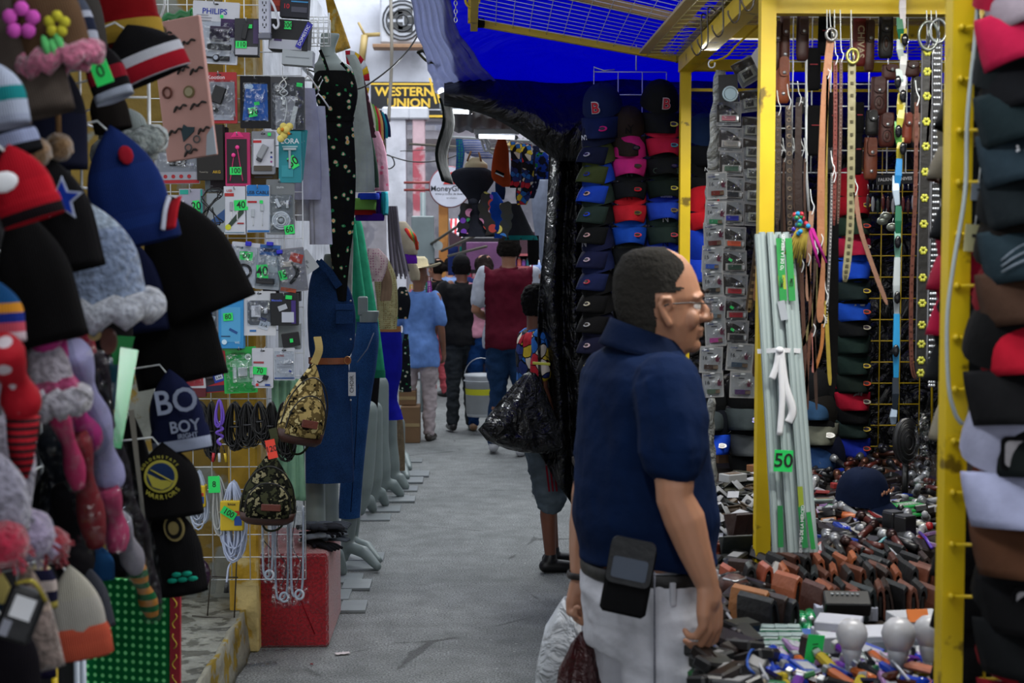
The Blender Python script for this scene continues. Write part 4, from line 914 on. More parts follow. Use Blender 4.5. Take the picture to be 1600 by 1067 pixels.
pack('white USB box with dark green diagonal and green 40 tag',(351,292,384,366),'#c8cad2',[('r',-8,-24,14,5,'#b02828'),('t',-8,-30,5,'#b83020','USB'),('p',[(-14,26),(14,-8),(14,4),(-8,28)],'#2a3c30'),('d',-10,26,4.5,'#c8c82a'),('r',9,20,10,2,'#a02020'),('r',0,34,30,1,'#4a7a90')],[('usb_cable',[('b',-5,-6,4,14,.008,'#9a9aa4'),('c',[(-5,2),(-5,14)],.8,'#e0e0e0'),('c',[(4,-2),(4,16)],.8,'#e0e0e0')])],(10,-8,21,16,'40',-3),th=.03)
pack('white box with blue header reading USB CABLE',(386,290,422,363),'#bfc3cc',[('p',[(-17,-35),(-14,-37),(14,-37),(17,-35),(17,-20),(-17,-20)],'#1c72b8'),('t',0,-25,7,'#101c30','USB CABLE'),('r',-9,-11,14,3,'#b02028'),('r',0,34,33,3,'#2a6aa8')],[('usb_plug',[('b',-8,6,5,12,.006,'#aab0b6','metal'),('c',[(-8,12),(-8,26)],.7,'#c8ccd0')]),('usb_plug',[('b',6,-2,5,10,.006,'#aab0b6','metal'),('c',[(6,4),(6,26)],.7,'#c8ccd0')])],(5,-11,5,5,''),th=.03)
pack('grey card with round coil of white cable and green 60 tag',(417,281,460,366),'#6c7072',[('t',0,-30,4,'#d0d4d6','DUYA')],[('cable_coil',[('o',1,26-5,13,1.6,'#c8ccd0'),('o',1,21,10,1.6,'#b8bcc2'),('o',1,21,7,1.6,'#c8ccd0'),('s',1,21,4,'#9aa0a4')]),('usb_plug',[('b',-4,-6,5,14,.01,'#d0d2d4','plastic',-25)]),('usb_plug',[('b',11,-4,4,12,.01,'#d0d2d4')])],(14,35,15,14,'60',-10),film=(38,58,0,10,.015))
pack('white card with yellow inlay and dark green 60 tag',(290,385,339,440),'#c4c6ca',[('r',3,4,38,40,'#d0c878'),('d',-8,12,7,'#c8a828'),('R',16,8,18,1.5,'#9a984a',-30),('R',16,14,18,1.5,'#9a984a',30)],[('earpiece',[('c',[(-10,-8),(-6,-4),(-3,1)],1.1,K)])],(13,-11,15,12,'60',6),tilt=3)
pack('pink and blue goods in a clear bag with blue clip',(334,382,364,447),'#a03a80',[('r',8,-12,7,20,'#2a6aa8'),('R',-4,4,8,40,'#c85aa0',15)],[('clip',[('b',4,-31,10,6,.02,'#1f1fb8')])],None,film=(28,60,0,0,.025),tilt=8,hole=False)
pack('white bag holding a coiled black cable under a green 60 tag',(361,379,404,448),'#c4c6cf',[('r',-9,-26,10,3,'#4a5a6a')],[('cable_coil',[('o',0,10,11,1.2,K),('o',0,10,9,1.2,K),('c',[(-6,-10),(-8,-18),(4,-20),(8,-8)],.7,K)]),('clip',[('b',4,-33,9,7,.02,'#1f1fb8')])],(2,-14,20,13,'60',0),film=(38,60,0,2,.02),tilt=5,hole=False)
pack('clear bag with blue header and large green 40 tag',(400,382,438,452),'#8d949c',[('p',[(-17,-34),(18,-34),(17,-18),(-14,-18)],'#2a5a98'),('r',2,-26,22,5,'#1a2a48'),('r',6,-4,20,24,'#a8b0b4')],[('plug',[('b',-2,22,28,9,.02,K)]),('clip',[('b',2,-36,10,6,.02,'#1f1fb8')])],(-7,8,17,22,'40',-8),film=(36,60,0,0,.025),tilt=4,hole=False)
pack('clear bag of red and black cable bits with green 15 tag',(433,388,478,456),'#7c7a80',[('R',10,-18,20,14,'#b03a2a',20),('R',-8,30,24,6,'#a8482a',15),('r',-4,-10,16,8,'#c0b4a8')],[('cable',[('c',[(4,-8),(12,2),(4,14),(-4,20),(8,4),(2,-12)],1.5,K)]),('clip',[('b',-14,-30,9,6,.02,'#1f1fb8')])],(-13,6,11,15,'15',-8),film=(44,64,0,0,.03),tilt=-6,hole=False)
pack('white swing tag hanging over the denim dress shoulder',(463,398,497,420),'#b4b8bc',[('t',0,0,4,'#5a5e62','|||||'),('r',6,4,6,1,'#6a6e72')],tilt=55,Y=5.9,hole=False,name='swing_tag',cat='tag',th=.002)
pack('white box with yellow stripe half behind the black beanie',(268,484,300,520),'#a8aab0',[('r',12,0,4,30,'#d0962a'),('r',-6,13,12,3,'#2a3a8a')],th=.03,hole=False)
pack('grey and white charger pack with blue TP02 label',(297,449,343,519),'#9a9ca2',[('r',0,6,36,42,'#6a6c70'),('t',-2,27,5,'#d8d8dc','SMART'),('r',14,30,8,2,'#c04030')],[('charger',[('b',6,-2,5,14,.015,K),('b',0,10,20,3,.01,'#3a3a3e')]),('swing_label',[('b',8,14,15,12,.002,'#c4ccd4','paper',18),('i',('t',8,15,5,'#101820','TP02',18),.004),('b',5,5,14,6,.002,'#1a3a78','paper',18)])],None,film=(38,46,0,4,.02))
pack('light blue charger box with green 80 tag',(343,458,382,544),'#2a86c0',[('r',0,6,30,54,'#4a9ac8'),('r',0,-37,38,10,'#1c78b8'),('R',4,16,14,4,'#1a4a88',28),('r',-8,24,14,1.5,'#12385a'),('t',10,34,5,'#b8d4e4','WS'),('d',-10,33,4,'#c0dcec'),('r',-14,-22,5,3,'#22d860')],(),(-4,-6,15,12,'80',-5),th=.04)
pack('white rounded charger box with blue 2.1A label',(380,455,431,524),'#c4c6cb',[('p',[(-18,-16),(-14,-20),(14,-20),(18,-16),(18,14),(14,18),(-14,18),(-18,14)],'#5c5e64'),('r',-10,27,10,3,'#2a6aa8')],[('charger',[('b',-5,-3,14,18,.02,'#c8cad2')]),('usb_plug',[('b',10,-4,5,9,.015,'#c8cad2')]),('swing_label',[('b',7,18,15,14,.002,'#b8c0cc','paper',20),('i',('t',7,19,5.5,'#101820','2.1A',20),.004),('b',4,9,14,6,.002,'#14285a','paper',20)])],None,film=(38,40,0,0,.02))
pack('black carton with purple side and white card',(424,458,466,508),'#15161a',[('t',-11,-14,5,'#5a6ad0','Mentelo'),('r',15,4,7,36,'#3a2470'),('R',-2,-3,14,8,'#a8acb4',-20),('r',6,12,19,16,'#b4b8c4')],(),(8,-19,10,6,'',5),th=.035)
pack('small black box with green dot tag above the sand camouflage bag',(441,520,468,541),'#141418',[],(),(1,1,5,6,''),th=.03,tilt=-8,hole=False)
pack('white and red adapter pack with green 60 tag',(275,538,320,608),'#bcbcc2',[('r',6,24,26,12,'#b0303a'),('d',-10,26,6,'#c02a3a')],[('adapter',[('b',2,8,18,18,.02,'#c8cad0','plastic',35),('b',-6,14,14,9,.018,'#c0c2c8','plastic',35)])],(-3,-16,20,15,'60',5),film=(36,44,0,8,.02),tilt=-3)
pack('red framed black pack with blue 2.4A label',(309,549,355,613),'#a01c28',[('p',[(-17,-22),(12,-26),(18,14),(-12,22)],'#241c22'),('r',4,26,34,9,'#14183c')],[('charger',[('b',-7,-10,4,14,.012,K),('b',-4,4,10,12,.015,'#3a3438')]),('swing_label',[('b',9,8,16,17,.002,'#1c3a9a','paper',-12),('b',10,9,12,7,.003,'#c4ccd8','paper',-12),('i',('t',10,9,5,'#101820','2.4A',-12),.005)])],(-11,-16,4,4,''),tilt=-5)
pack('bright green foil pack with white plug and round 2A mark',(350,542,401,614),'#189a3c',[('r',4,2,32,34,'#7ab888'),('d',13,-20,5,'#d0e0d0'),('t',13,-20,5,'#101810','2A'),('t',-2,-26,5,'#0a4a1a','WELONG')],[('charger',[('b',4,3,14,14,.02,'#d0d4d4'),('b',-8,4,5,18,.01,'#c0c8c4'),('b',17,4,5,18,.01,'#c0c8c4')])],None,film=(44,60,0,4,.02),kind='shiny',tilt=-2)
pack('white card with black adapter drawing and green 70 tag',(394,544,427,606),'#c2c4cc',[('r',0,28,28,1,'#8a8a92'),('r',-6,-9,16,3,'#a04048'),('d',-8,26,2.4,'#c03030'),('r',8,26,8,3,'#2a4a9a')],[('adapter',[('b',5,14,8,7,.012,K,'plastic',20),('c',[(2,18),(-4,22),(-8,20)],.8,K)])],(-4,4,21,12,'70',4),tilt=1)
pack('white instruction card with red print at the right end of the lowest row',(428,543,461,594),'#bcc0c8',[('t',-6,-13,4,'#c03a30','ADNG'),('r',0,22,31,2,'#3a5a9a'),('d',9,11,2.2,'#3a4a9a'),('r',0,0,22,.8,'#9a9aa4'),('r',0,4,22,.8,'#9a9aa4')],film=(30,44,0,2,.01))
pack('dark red small carton under the white and red adapter pack',(283,606,322,620),'#5a1620',[('r',-8,1,10,2,'#a87a80')],th=.03,hole=False)
# second layer: cartons half hidden behind the front packs
for k,(a,b,c,d,col,lab) in enumerate(((296,300,316,330,'#2a2a30','dark carton corner behind the FASTER box'),(330,200,356,296,'#241a22','dark maroon carton behind the magenta earphone box'),(390,262,436,292,'#5a4a28','brown carton behind the car charger box'),(296,372,322,388,'#4a7a88','teal carton edge under the FASTER box'),(412,436,470,470,'#3a3a40','dark carton behind the clear cable bag'),
  (322,282,352,300,'#7c888c','pale blue carton behind the black cable'),(300,430,340,452,'#4a3a2a','brown carton behind the yellow inlay card'),(436,505,470,545,'#8d9496','pale grey carton behind the small black box'),(300,128,318,196,'#3c3430','dark carton left of the silver bag'))):
 pack(lab,(a,b,c,d),col,[('r',0,0,(c-a)*.6,2,'#6a6a70')],Y=YE+.07,th=.04,hole=False)
# grid, pegs
g=thing('display_grid','white wire display grid carrying the electronics packs','wire grid',(0,0,0))
def grid(m,P0,U,Vv,nu,nv,r=.0022,mat=WIRE):
 P0=V(P0);U=V(U);Vv=V(Vv)
 for i in range(nu+1):m.tube([P0+U*(i/nu),P0+U*(i/nu)+Vv],r,mat,5)
 for j in range(nv+1):m.tube([P0+Vv*(j/nv)+V((0,.004,0)),P0+Vv*(j/nv)+U+V((0,.004,0))],r,mat,5)
a=at(232,-30,YE+.1);b=at(478,905,YE+.1)
P_(g,'wires',lambda m:grid(m,a,(b.x-a.x,0,0),(0,0,b.z-a.z),8,26))
for h in HOOKS:P_(g,'peg',lambda m:m.tube([h+V((0,.08,.01)),h+V((0,-.03,.0)),h+V((0,-.04,.012))],.0022,STEEL,5))
# ---- cable hanks on the lower pegs
def hank(label,px,py,w,h,col,r,n,seed,Y=5.62,tie=None,kind='bundle',name='cable_hank'):
 s=Y/FPX;o=thing(name,label,'cable',at(px,py,Y),(0,rnd.uniform(-4,4),0));q=random.Random(seed)
 def f(m):
  for k in range(n):
   a=q.uniform(.2,1.05);b2=q.uniform(.8,1.03);y=q.uniform(-.025,.025);sk=q.uniform(-.15,.15)
   pts=[((w/2*a*sin(t)*(.5+.5*(1-cos(t))/2*1.3)+w*sk*(1-cos(t))/2)*s,y+q.uniform(-.002,.002),(-h*b2*(1-cos(t))/2)*s) for t in [2*pi*j/18 for j in range(18)]]
   m.tube(pts,r,M(col,'plastic',rough=.45),6,closed=True)
 P_(o,'loops',f)
 if tie:P_(o,'cable_tie',lambda m:m.tube([(w*.3*cos(a*pi/7)*s,.028*sin(a*pi/7),-tie[0]*s) for a in range(14)],.004,M(tie[1],'plastic'),6,closed=True))
 return o
for k,(px,w,h,lab) in enumerate(((312,26,66,'black cable hank farthest left on the lower pegs'),(366,26,76,'black cable hank right of the purple cord'),(386,26,70,'fourth black cable hank from the left with thin strands'),(404,22,60,'black cable hank above the red price tag'),(424,20,74,'black cable hank left of the rightmost one'),(443,26,92,'rightmost long black cable hank'),(330,18,90,'black cable hank left of the purple cord'))):
 hank(lab,px,628,w*1.35,h,'#0e0e10',.003,30,k,tie=(h*.5,'#1a1a1e'))
o=hank('purple patterned cord tied in a loop with red, white and yellow plugs',344,624,22,44,'#6a4ab8',.0045,2,9,Y=5.58);s=5.6/FPX
P_(o,'knot',lambda m:m.tube(spline([(-.012,0,-.1),(.014,-.01,-.115),(-.01,-.01,-.13),(.012,0,-.145),(-.006,0,-.165),(.008,0,-.18)]),.006,M('#7a5ac8','dots',col2='#c8bce8'),6))
for i,c in enumerate(('#b8242c','#c8ccd0','#c8a81c')):P_(o,'plug',lambda m:(m.tube([(-.015+.014*i,0,-.18),(-.02+.022*i,-.01,-.21)],.002,M('#101012','plastic'),5),m.tube([(-.02+.022*i,-.01,-.21),(-.022+.026*i,-.01,-.245)],.0055,M(c,'plastic'),8)))
for px,py,w,h,n,col,lab in ((310,736,32,90,14,'#a8b2c4','grey white cable hank with yellow sleeve and 65 tag'),(340,745,28,92,16,'#b0b2b0','beige white cable hank with green tag between the other two'),(364,752,44,124,26,'#b8c2dc','thick white cable hank with yellow sleeve and 100 tag')):
 o=hank(lab,px,py,w,h,col,.0038,n,px,Y=5.56);s=5.56/FPX
 if px != 340:P_(o,'paper_sleeve',lambda m:(m.box((0,-.012,-h*.42*s),(w*.82*s,.05,h*.38*s),M('#d0b020','paper'),b=.004),m.box((w*.22*s,-.038,-h*.48*s),(w*.26*s,.002,h*.12*s),M('#1c4a98','paper'),b=0),m.box((w*.22*s,-.038,-h*.38*s),(w*.22*s,.002,h*.05*s),M('#c03020','paper'),b=0),m.text('knox',6*s,INK,(0,-.039,-h*.27*s),bold=.02)))
 tagprice(o,-w*.1,h*.40 if px == 310 else (h*.1 if px == 340 else h*.38),18 if px != 364 else 24,13 if px != 340 else 26,{310:'65',340:'8',364:'100'}[px],s,-.042,rz={310:-5,340:0,364:32}[px],sz=13)
 if px == 364:P_(o,'lead',lambda m:(m.tube(spline([(0,0,-h*s),(-.02,0,-h*s-.03),(-.028,0,-h*s-.09)]),.004,M('#b8c2dc','plastic'),6),m.tube([(-.028,0,-h*s-.09),(-.03,0,-h*s-.13)],[.006,.011],M('#1a1a1c','plastic'),8)))
# bagged purple thing under the hanks
o=thing('bagged_spindle','clear bag with a dark purple round thing below the cable hanks','bag',at(310,870,5.72));s=YE/FPX
P_(o,'content',lambda m:m.ball((0,.02,-30*s),(18*s,12*s,26*s),M('#3a1c3a','gloss'),16));P_(o,'clear_bag',lambda m:m.lathe([(.005,0),(22*s,-8*s),(27*s,-35*s),(24*s,-58*s),(0,-60*s)],CLEAR,22,sy=.6,wave=lambda a,t:.08*sin(7*a+3*t)))
mb=MB();dk=M('#3a342c','metal');A0=at(290,870,5.5);
for pts in ([(372,820),(366,965)],[(300,962),(366,967)],[(330,890),(324,962)],[(290,900),(372,902)]):mb.tube([at(*pts[0],5.75),at(*pts[1],5.75)],.003,dk,5)
mb.build('wire_stand',None,'thin dark wire stand on the step below the cable hanks','wire stand')
# ---- camouflage sling bags
def sling(label,c,h,w,cols,rot,tagc=None):
 o=thing('sling_bag',label,'bag',c,rot);cm=M(cols[0],'camo',col2=cols[1],col3=cols[2],scale=1.25);lt=M('#3a1c14','leather')
 prof=[(.012,.0),(.02,-.05),(.10,-.12),(.30,-.34),(.42,-.50),(.49,-.68),(.5,-.84),(.46,-.95),(.36,-1.0),(0,-1.0)]
 P_(o,'body',lambda m:m.lathe([(max(r,.001)*w,z*h) for r,z in prof],cm,32,sy=.42,wave=lambda a,t:.02*sin(5*a)))
 P_(o,'front_pocket',lambda m:m.lathe([(0,-.42*h),(.20*w,-.44*h),(.36*w,-.56*h),(.40*w,-.74*h),(.38*w,-.9*h),(0,-.93*h)],cm,28,TR((0,-.13*w,0)),sy=.42))
 P_(o,'zip',lambda m:m.tube(spline([(x*w,-.34*w*y-.003,z*h) for x,y,z in ((-.40,.55,-.84),(-.36,.75,-.62),(-.2,.85,-.47),(0,.9,-.43),(.2,.85,-.47),(.36,.75,-.62),(.40,.55,-.84))]),.0028,M('#100f0e','plastic'),6))
 P_(o,'zip',lambda m:m.tube(spline([(x*w,-.21*w*y,z*h) for x,y,z in ((-.47,.3,-.8),(-.42,.6,-.52),(-.24,.95,-.3),(0,1.,-.22),(.24,.95,-.3),(.42,.6,-.52),(.47,.3,-.8))]),.003,M('#100f0e','plastic'),6))
 P_(o,'base_trim',lambda m:m.lathe([(.5*w*.99,-.85*h),(.47*w,-.955*h),(.36*w,-1.006*h),(0,-1.007*h)],lt,30,sy=.46))
 P_(o,'leather_patch',lambda m:m.box((.05*w,-.315*w,-.75*h),(.34*w,.006,.09*h),M('#5a2416','leather'),TR(),b=.002))
 P_(o,'strap',lambda m:(m.strap(spline([(0,.02,.25*h),(.01,.0,.1*h),(0,0,-.06*h)]),.03,.006,M(cols[0],'cloth')),m.strap(spline([(-.1*w,.05,-.98*h),(0,.05,-1.12*h),(.22*w,.05,-1.1*h),(.4*w,.05,-.9*h)]),.008,.004,M('#2a3020','cloth'))))
 return o
o=sling('dark green camouflage sling bag with red price tag hanging in front of the cables',at(424,700,5.42),.29,.215,('#3a3c28','#15160f','#8d8666'),(0,4,8))
tagprice(o,0,0,15,30,'120',5.4/FPX,-.03,rz=-65+50,col='#e0402c',sz=13)
sling('sand coloured camouflage sling bag hanging beside the denim dress',at(492,560,5.5),.335,.19,('#a08c58','#5a4c2c','#c4b480'),(0,12,25))
# ---- clear sleeves with white tubing, green long cloth
mb=MB();mb.sheet(lambda u,v:(at(424,590,5.8).x+(.115+.02*v)*u,5.80+.008*sin(u*24+v*2),at(424,592,5.8).z-(.50*v)),20,24,M('#8ab89a','cloth'),.002)
mb.build('hanging_cloth',None,'long pale green folded cloth hanging beside the lowest electronics row','cloth')
for i,(px,w,y1) in enumerate(((440,34,950),(464,32,945),(418,26,910))):
 o=thing('bagged_tubing',['clear sleeve of white tubing, middle of the three before the red box','clear sleeve of white tubing nearest the mannequins','leftmost clear sleeve of white tubing beside the pillar'][i],'bag',at(px,790,5.55-.02*i));s=5.55/FPX;h=(y1-790)*s
 P_(o,'clear_bag',lambda m:m.sheet(lambda u,v:((u-.5)*w*s*(.8+.25*v),-.025*sin(pi*u)+.006*sin(u*20+v*6),-h*v),14,16,CLEAR,.001))
 P_(o,'tubing',lambda m:(m.tube(spline([(-.3*w*s,0,0),(-.3*w*s,0,-h*.8),(-.1*w*s,0,-h*.93),(.2*w*s,0,-h*.85),(.28*w*s,0,-h*.5),(.3*w*s,0,0)]),.0045,M('#aab0bc','plastic'),8),m.tube([(.1*w*s+.016*cos(a*pi/8),-.015,-h*.9+.018*sin(a*pi/8)) for a in range(16)],.005,M('#b4bac4','plastic'),8,closed=True),m.tube(spline([(0,.0,0),(-.02,0,-h*.4),(.015,0,-h*.6),(-.005,0,-h*.8)]),.002,M('#2a2e34','plastic'),5)))
# red box with gloves
rb=atz(510,1012,0);rl=atz(400,1012,0);RD=M('#9a0f1e','fur')
o=thing('red_box','low red felt covered box standing on the street before the mannequins','box',((rb.x+rl.x)/2,rb.y+.3,0));wx=rb.x-rl.x+.02
P_(o,'body',lambda m:m.box((0,0,.20),(wx,.6,.40),RD,b=.012));P_(o,'cover_seam',lambda m:m.tube([(-.02,-.301,.36),(.1,-.301,.06)],.002,M('#7a0c18','cloth'),5))
for i in range(7):
 q=MB();gm=M(['#15151a','#4a5058','#2a2c32','#6a7078'][i % 4],'knit')
 q.ball((0,0,.01),(.05,.035,.013),gm,12)
 for k in range(4):q.tube([(.03,-.024+.016*k,.01),(.075,-.03+.02*k,.012),(.11,-.034+.022*k,.006)],[.009,.009,.006],gm,7)
 q.tube([(.0,-.03,.01),(.03,-.055,.01)],[.01,.007],gm,7);q.tube([(-.04,0,.01),(-.09,0,.01)],[.03,.028],gm,9,flat=(1,.35))
 q.build('knit_glove',None,'dark knitted glove in the flat pile on the red box','glove','gloves piled on the red box',loc=(o.location.x+.10+.02*(i % 2),rb.y+.15+.06*(i % 3),.405+.012*i),rot=(rnd.uniform(-6,6),rnd.uniform(-5,8),-35+26*(i % 4)))
# litter on the street
for px,py,w_,h_,col,kd,lab,rz in ((535,1023,.06,.03,'#d0c4c4','paper','small pale paper scrap on the street',20),(487,1040,.012,.012,'#7a2028','paper','tiny red scrap on the street',0),(405,1040,.14,.05,'#d8dce0','shiny','crumpled clear wrapper on the street by the step',15),(430,1018,.11,.03,'#c8ccd0','shiny','shiny wrapper strip against the red box',5)):
 mb=MB();mb.sheet(lambda u,v:((u-.5)*w_,(v-.5)*h_,.006+.006*noise.noise(V((u*9,v*9,px)))),10,6,CLEAR if kd == 'shiny' else M(col,kd),.001);q=atz(px,py,0);mb.build('litter',None,lab,'litter',loc=(q.x,q.y,.002),rot=(0,0,rz))
# ================================================================ KNIT HATS IN THE LEFT FOREGROUND
def beanie(label,top,w,h,bands,rot=(0,0,0),cuff=None,pom=None,logo=None,kind='knit',sy=.55,cat='knit hat',fur=None,flare=1.0):
 """top = world point, w,h metres; bands = colours from crown to edge"""
 o=thing('knit_hat',label,cat,top,rot);n=len(bands)
 prof=[];K_=14
 for i in range(K_+1):
  t=i/K_;prof.append((w/2*min(1,(1-(1-min(1,t*1.6))**2.2))*(1+(flare-1)*t),-h*t))
 mats=[M(bands[min(n-1,int(i/K_*n))],kind) for i in range(K_)]
 ph=rnd.random()*6
 P_(o,'crown',lambda m:m.lathe(prof+[(w/2*flare*.93,-h*.985),(w/2*.8,-h*.8)],mats+[mats[-1]]*2,28,sy=sy,wave=lambda a,t:.05*sin(3*a+ph)*t+.025*sin(7*a+ph*2),caps=False))
 if cuff:P_(o,'cuff',lambda m:m.lathe([(w/2*flare*1.0,-h*(1-cuff[0])),(w/2*flare*1.07,-h*(1-cuff[0]*.8)),(w/2*flare*1.08,-h*(1-cuff[0]*.5)),(w/2*flare*1.08,-h*.985),(w/2*flare*.98,-h*1.005),(w/2*flare*.9,-h*.93)],[M(c,kind) for c in cuff[1]],28,sy=sy,wave=lambda a,t:.05*sin(3*a+ph),caps=False))
 if fur:P_(o,'fur_trim',lambda m:m.tube([(w/2*flare*1.03*cos(2*pi*a/28),w/2*flare*1.03*sy*sin(2*pi*a/28),-h+.008*sin(a*2.1)) for a in range(28)],[fur[0]*(1+.15*sin(a*1.7)) for a in range(28)],M(fur[1],'fur'),10,closed=True))
 if pom:P_(o,'pompom',lambda m:pompom(m,(0,0,pom[0]*.8),pom[0],pom[1]))
 if logo:logo(o,w,h)
 return o
def pompom(m,c,r,col):
 n=24;rings=[]
 for i in range(13):ring=[];t=pi*i/12;[ring.append((c[0]+(rr := r*(1+.12*noise.noise(V((i*1.3,j*1.1,r*90)))))*sin(t)*cos(2*pi*j/n),c[1]+rr*sin(t)*sin(2*pi*j/n),c[2]-rr*cos(t))) for j in range(n)];rings.append(ring)
 m.loft(rings,M(col,'fur'))
XR=-.70
def hat(label,px0,py0,px1,py1,bands,ry=0,x=XR,rz=55,wf=1.0,**k):
 """picture span of the hat; hangs from a peg on the rack that runs along the street"""
 c=atx((px0+px1)/2,py0,x);s=c.y/FPX
 o=beanie(label,c,(px1-px0)*s*1.05*wf,(py1-py0)*s,bands,(0,ry,rz*0+rnd.uniform(-12,12)),**k)
 P_(o,'hook',lambda m:m.tube([(0,0,-.02),(-.02,0,.012),(-.84-x-.0,0,.012)],.0022,WIRE,5));return o
def hl(fn):
 def g(o,w,h):mb=MB();fn(mb,w,h);mb.build('emblem',o)
 return g
BR='#5c4c42'
hat('grey brown ribbed hat at the top left corner above the tan pompoms',-40,-60,52,180,['#5a5049','#625750','#5a5049'],ry=-14)
o=hat('brown hat with pink fluffy rim and bright pink, yellow and green flowers',-5,-70,95,95,['#5e4632'],ry=-16,x=-.66,fur=(.016,'#d87898'))
P_(o,'flower',lambda m:[m.ball((-.03+.018*cos(a*1.26),-.038,-.10+.018*sin(a*1.26)),(.012,.006,.012),M('#d85ac0','cloth'),8) for a in range(5)])
P_(o,'flower',lambda m:[m.ball((.02+.012*cos(a*1.26),-.04,-.12+.012*sin(a*1.26)),(.009,.006,.009),M('#c8c03a','cloth'),8) for a in range(5)])
P_(o,'leaf',lambda m:[m.ball((-.005+.01*a,-.04,-.145-.008*(a % 2)),(.007,.004,.016),M('#6ad07a','cloth'),8) for a in range(3)])
for k,(px,py,x0,y0) in enumerate(((57,238,40,180),(92,230,88,95))):
 o=thing('pompom_cord',['left tan pompom hanging on a short cord','right tan pompom hanging on a long straight cord'][k],'pompom',atx(px,py,-.64));t=atx(x0,y0,-.64)
 P_(o,'pompom',lambda m:pompom(m,(0,0,0),.0225+.0*k,'#8a6a48'));P_(o,'cord',lambda m:m.tube([(0,0,.015),t-o.location],.0045,M('#8a6a48','knit'),6))
hat('white and navy patterned knit hat with fine stripes beside the flowered hat',62,-40,128,105,['#b4b8c8','#b8bccc','#4a5060','#b4b8c8','#23283c','#b4b8c8','#6a7080','#b8bccc'],ry=-12,x=-.69)
hat('very dark navy long hat hanging under the white patterned hat',52,92,132,260,['#14151f','#191c30'],x=-.72)
hat('grey ribbed narrow hat between the patterned and the red hat',108,-50,150,95,['#4c4845'],ry=-6,x=-.72)
o=hat('red hat with mustard ribbed band at the top',130,-70,225,66,['#6a0f14','#8a1218','#7c1016'],ry=-10,x=-.70,cuff=(.3,['#8a1218','#b8963a','#b8963a','#5a2a18','#3a1a10']))
o=hat('black hat with red and white striped cuff sticking out to the right',150,38,248,128,['#131214'],ry=-24,x=-.66,cuff=(.55,['#131214','#c4c6d0','#a01828','#c4c6d0','#121114']),flare=1.1)
hat('black hat with thin red stripe and white edge behind the green tag',116,62,176,160,['#161416','#161416','#161416','#8a1828','#161416','#aab2c4'],ry=-20,x=-.68)
mb=MB();mb.box((0,0,0),(.03,.003,.045),M('#22d860','paper'),b=0);mb.text('0',.03,INK,(0,-.003,0));mb.build('price_tag',None,'green price tag pinned between the two striped black hats','price tag',loc=atx(158,112,-.62),rot=(0,-20,0))
hat('charcoal plain hat below the striped hats',132,130,190,205,['#1e1a18'],ry=-12,x=-.70)
hat('hat with long white fur brim under the charcoal hat',140,165,216,235,['#8a9494'],x=-.76,ry=-20,fur=(.03,'#a8b4b4'))
def pat(o,w,h):
 mb=MB();mb.tube(spline([(w*.42,-w*.33,-h*.93),(w*.50,-w*.25,-h*.80),(w*.56,-w*.1,-h*.72)]),.012,M('#b8202c','cloth'),8,flat=(1.6,.4));mb.tube(spline([(w*.33,-w*.36,-h*.93),(w*.42,-w*.3,-h*.78),(w*.5,-w*.18,-h*.68)]),.005,M('#c0c4d4','cloth'),6);mb.ball((w*.12,-w*.27,-h*.28),(.014,.004,.018),M('#a01c2c','cloth'),10);mb.build('emblem',o)
hat('large royal blue hat with red and white patch on its edge',115,195,228,385,['#15285f','#162c68','#15285f'],ry=-14,x=-.66,cuff=(.28,['#162b66','#18306e','#15285f','#142658','#142658']),logo=pat)
hat('white and teal striped hat at the left edge',-50,95,30,198,['#a8b0c4','#a8b0c4','#1c7c80','#a8b0c4','#9aa2b8'],ry=-10,x=-.66)
hat('dark hat with pale blue line at the left edge',-60,180,40,250,['#171a26','#171a26','#8a92b0','#101014'],ry=-18,x=-.68)
o=hat('red hat with white badge at the left edge',-30,225,55,348,['#a01020','#b01424'],ry=-18,x=-.62,cuff=(.3,['#b01424','#a01020','#181014','#b01424','#b01424']),logo=hl(lambda m,w,h:m.ball((-.02,-w*.28,-h*.45),(.02,.004,.014),WHITE,12)))
def star(o,w,h):
 mb=MB();X=TR((w*.22,-w*.31,-h*.42),ry=12)
 for r,c,y in ((.036,'#b8c0d8',0),(.028,'#1a3aa8',-.002)):mb.card([(r*(1 if k % 2 == 0 else .45)*sin(k*pi/5),r*(1 if k % 2 == 0 else .45)*cos(k*pi/5)) for k in range(10)],y-.002,y,M(c,'cloth'),X)
 mb.build('emblem',o)
hat('black hat with blue white edged star',20,240,122,425,['#0f0e10'],ry=-12,x=-.66,logo=star)
hat('big plain black hat low at the left edge',-30,320,80,540,['#0c0b0c'],ry=-14,x=-.68)
hat('plush grey blue hat with thick white fur brim',62,310,192,490,['#9cacc0','#7f8fae','#8494b2','#8b9bb8'],ry=-10,x=-.64,kind='fur',fur=(.024,'#b8bcc8'),flare=1.05,cuff=None)
hat('blue hat with orange and lettered red band at the left edge',-70,430,30,535,['#1a4a7a','#1a4a7a','#1a4a7a','#c8862a','#1c2c7a','#b84a5a','#c8b4bc'],ry=-4,x=-.66)
hat('wide black hat whose edge points right toward the electronics',190,300,312,500,['#0e0d0e'],ry=-22,x=-.68,flare=1.15)
hat('second big black hat hanging below the wide black hat',180,400,305,600,['#0b0b0c'],ry=-12,x=-.70,flare=1.1)
hat('narrow black hat behind the plush fur brim hat',110,380,200,600,['#100f12'],x=-.74)
hat('dark navy hat between plush hat and wide black hat',165,370,240,520,['#0e1430'],x=-.74,ry=-8)
def boy(o,w,h):
 mb=MB();wm=M('#a8b2cc','cloth')
 mb.text('BO',.075,wm,(w*.18,-w*.345,-h*.40),bold=.015);mb.text('BOY',.036,wm,(w*.27,-w*.36,-h*.70),bold=.02);mb.text('IRIGHT',.015,wm,(w*.3,-w*.365,-h*.81),bold=.02)
 mb.build('emblem',o)
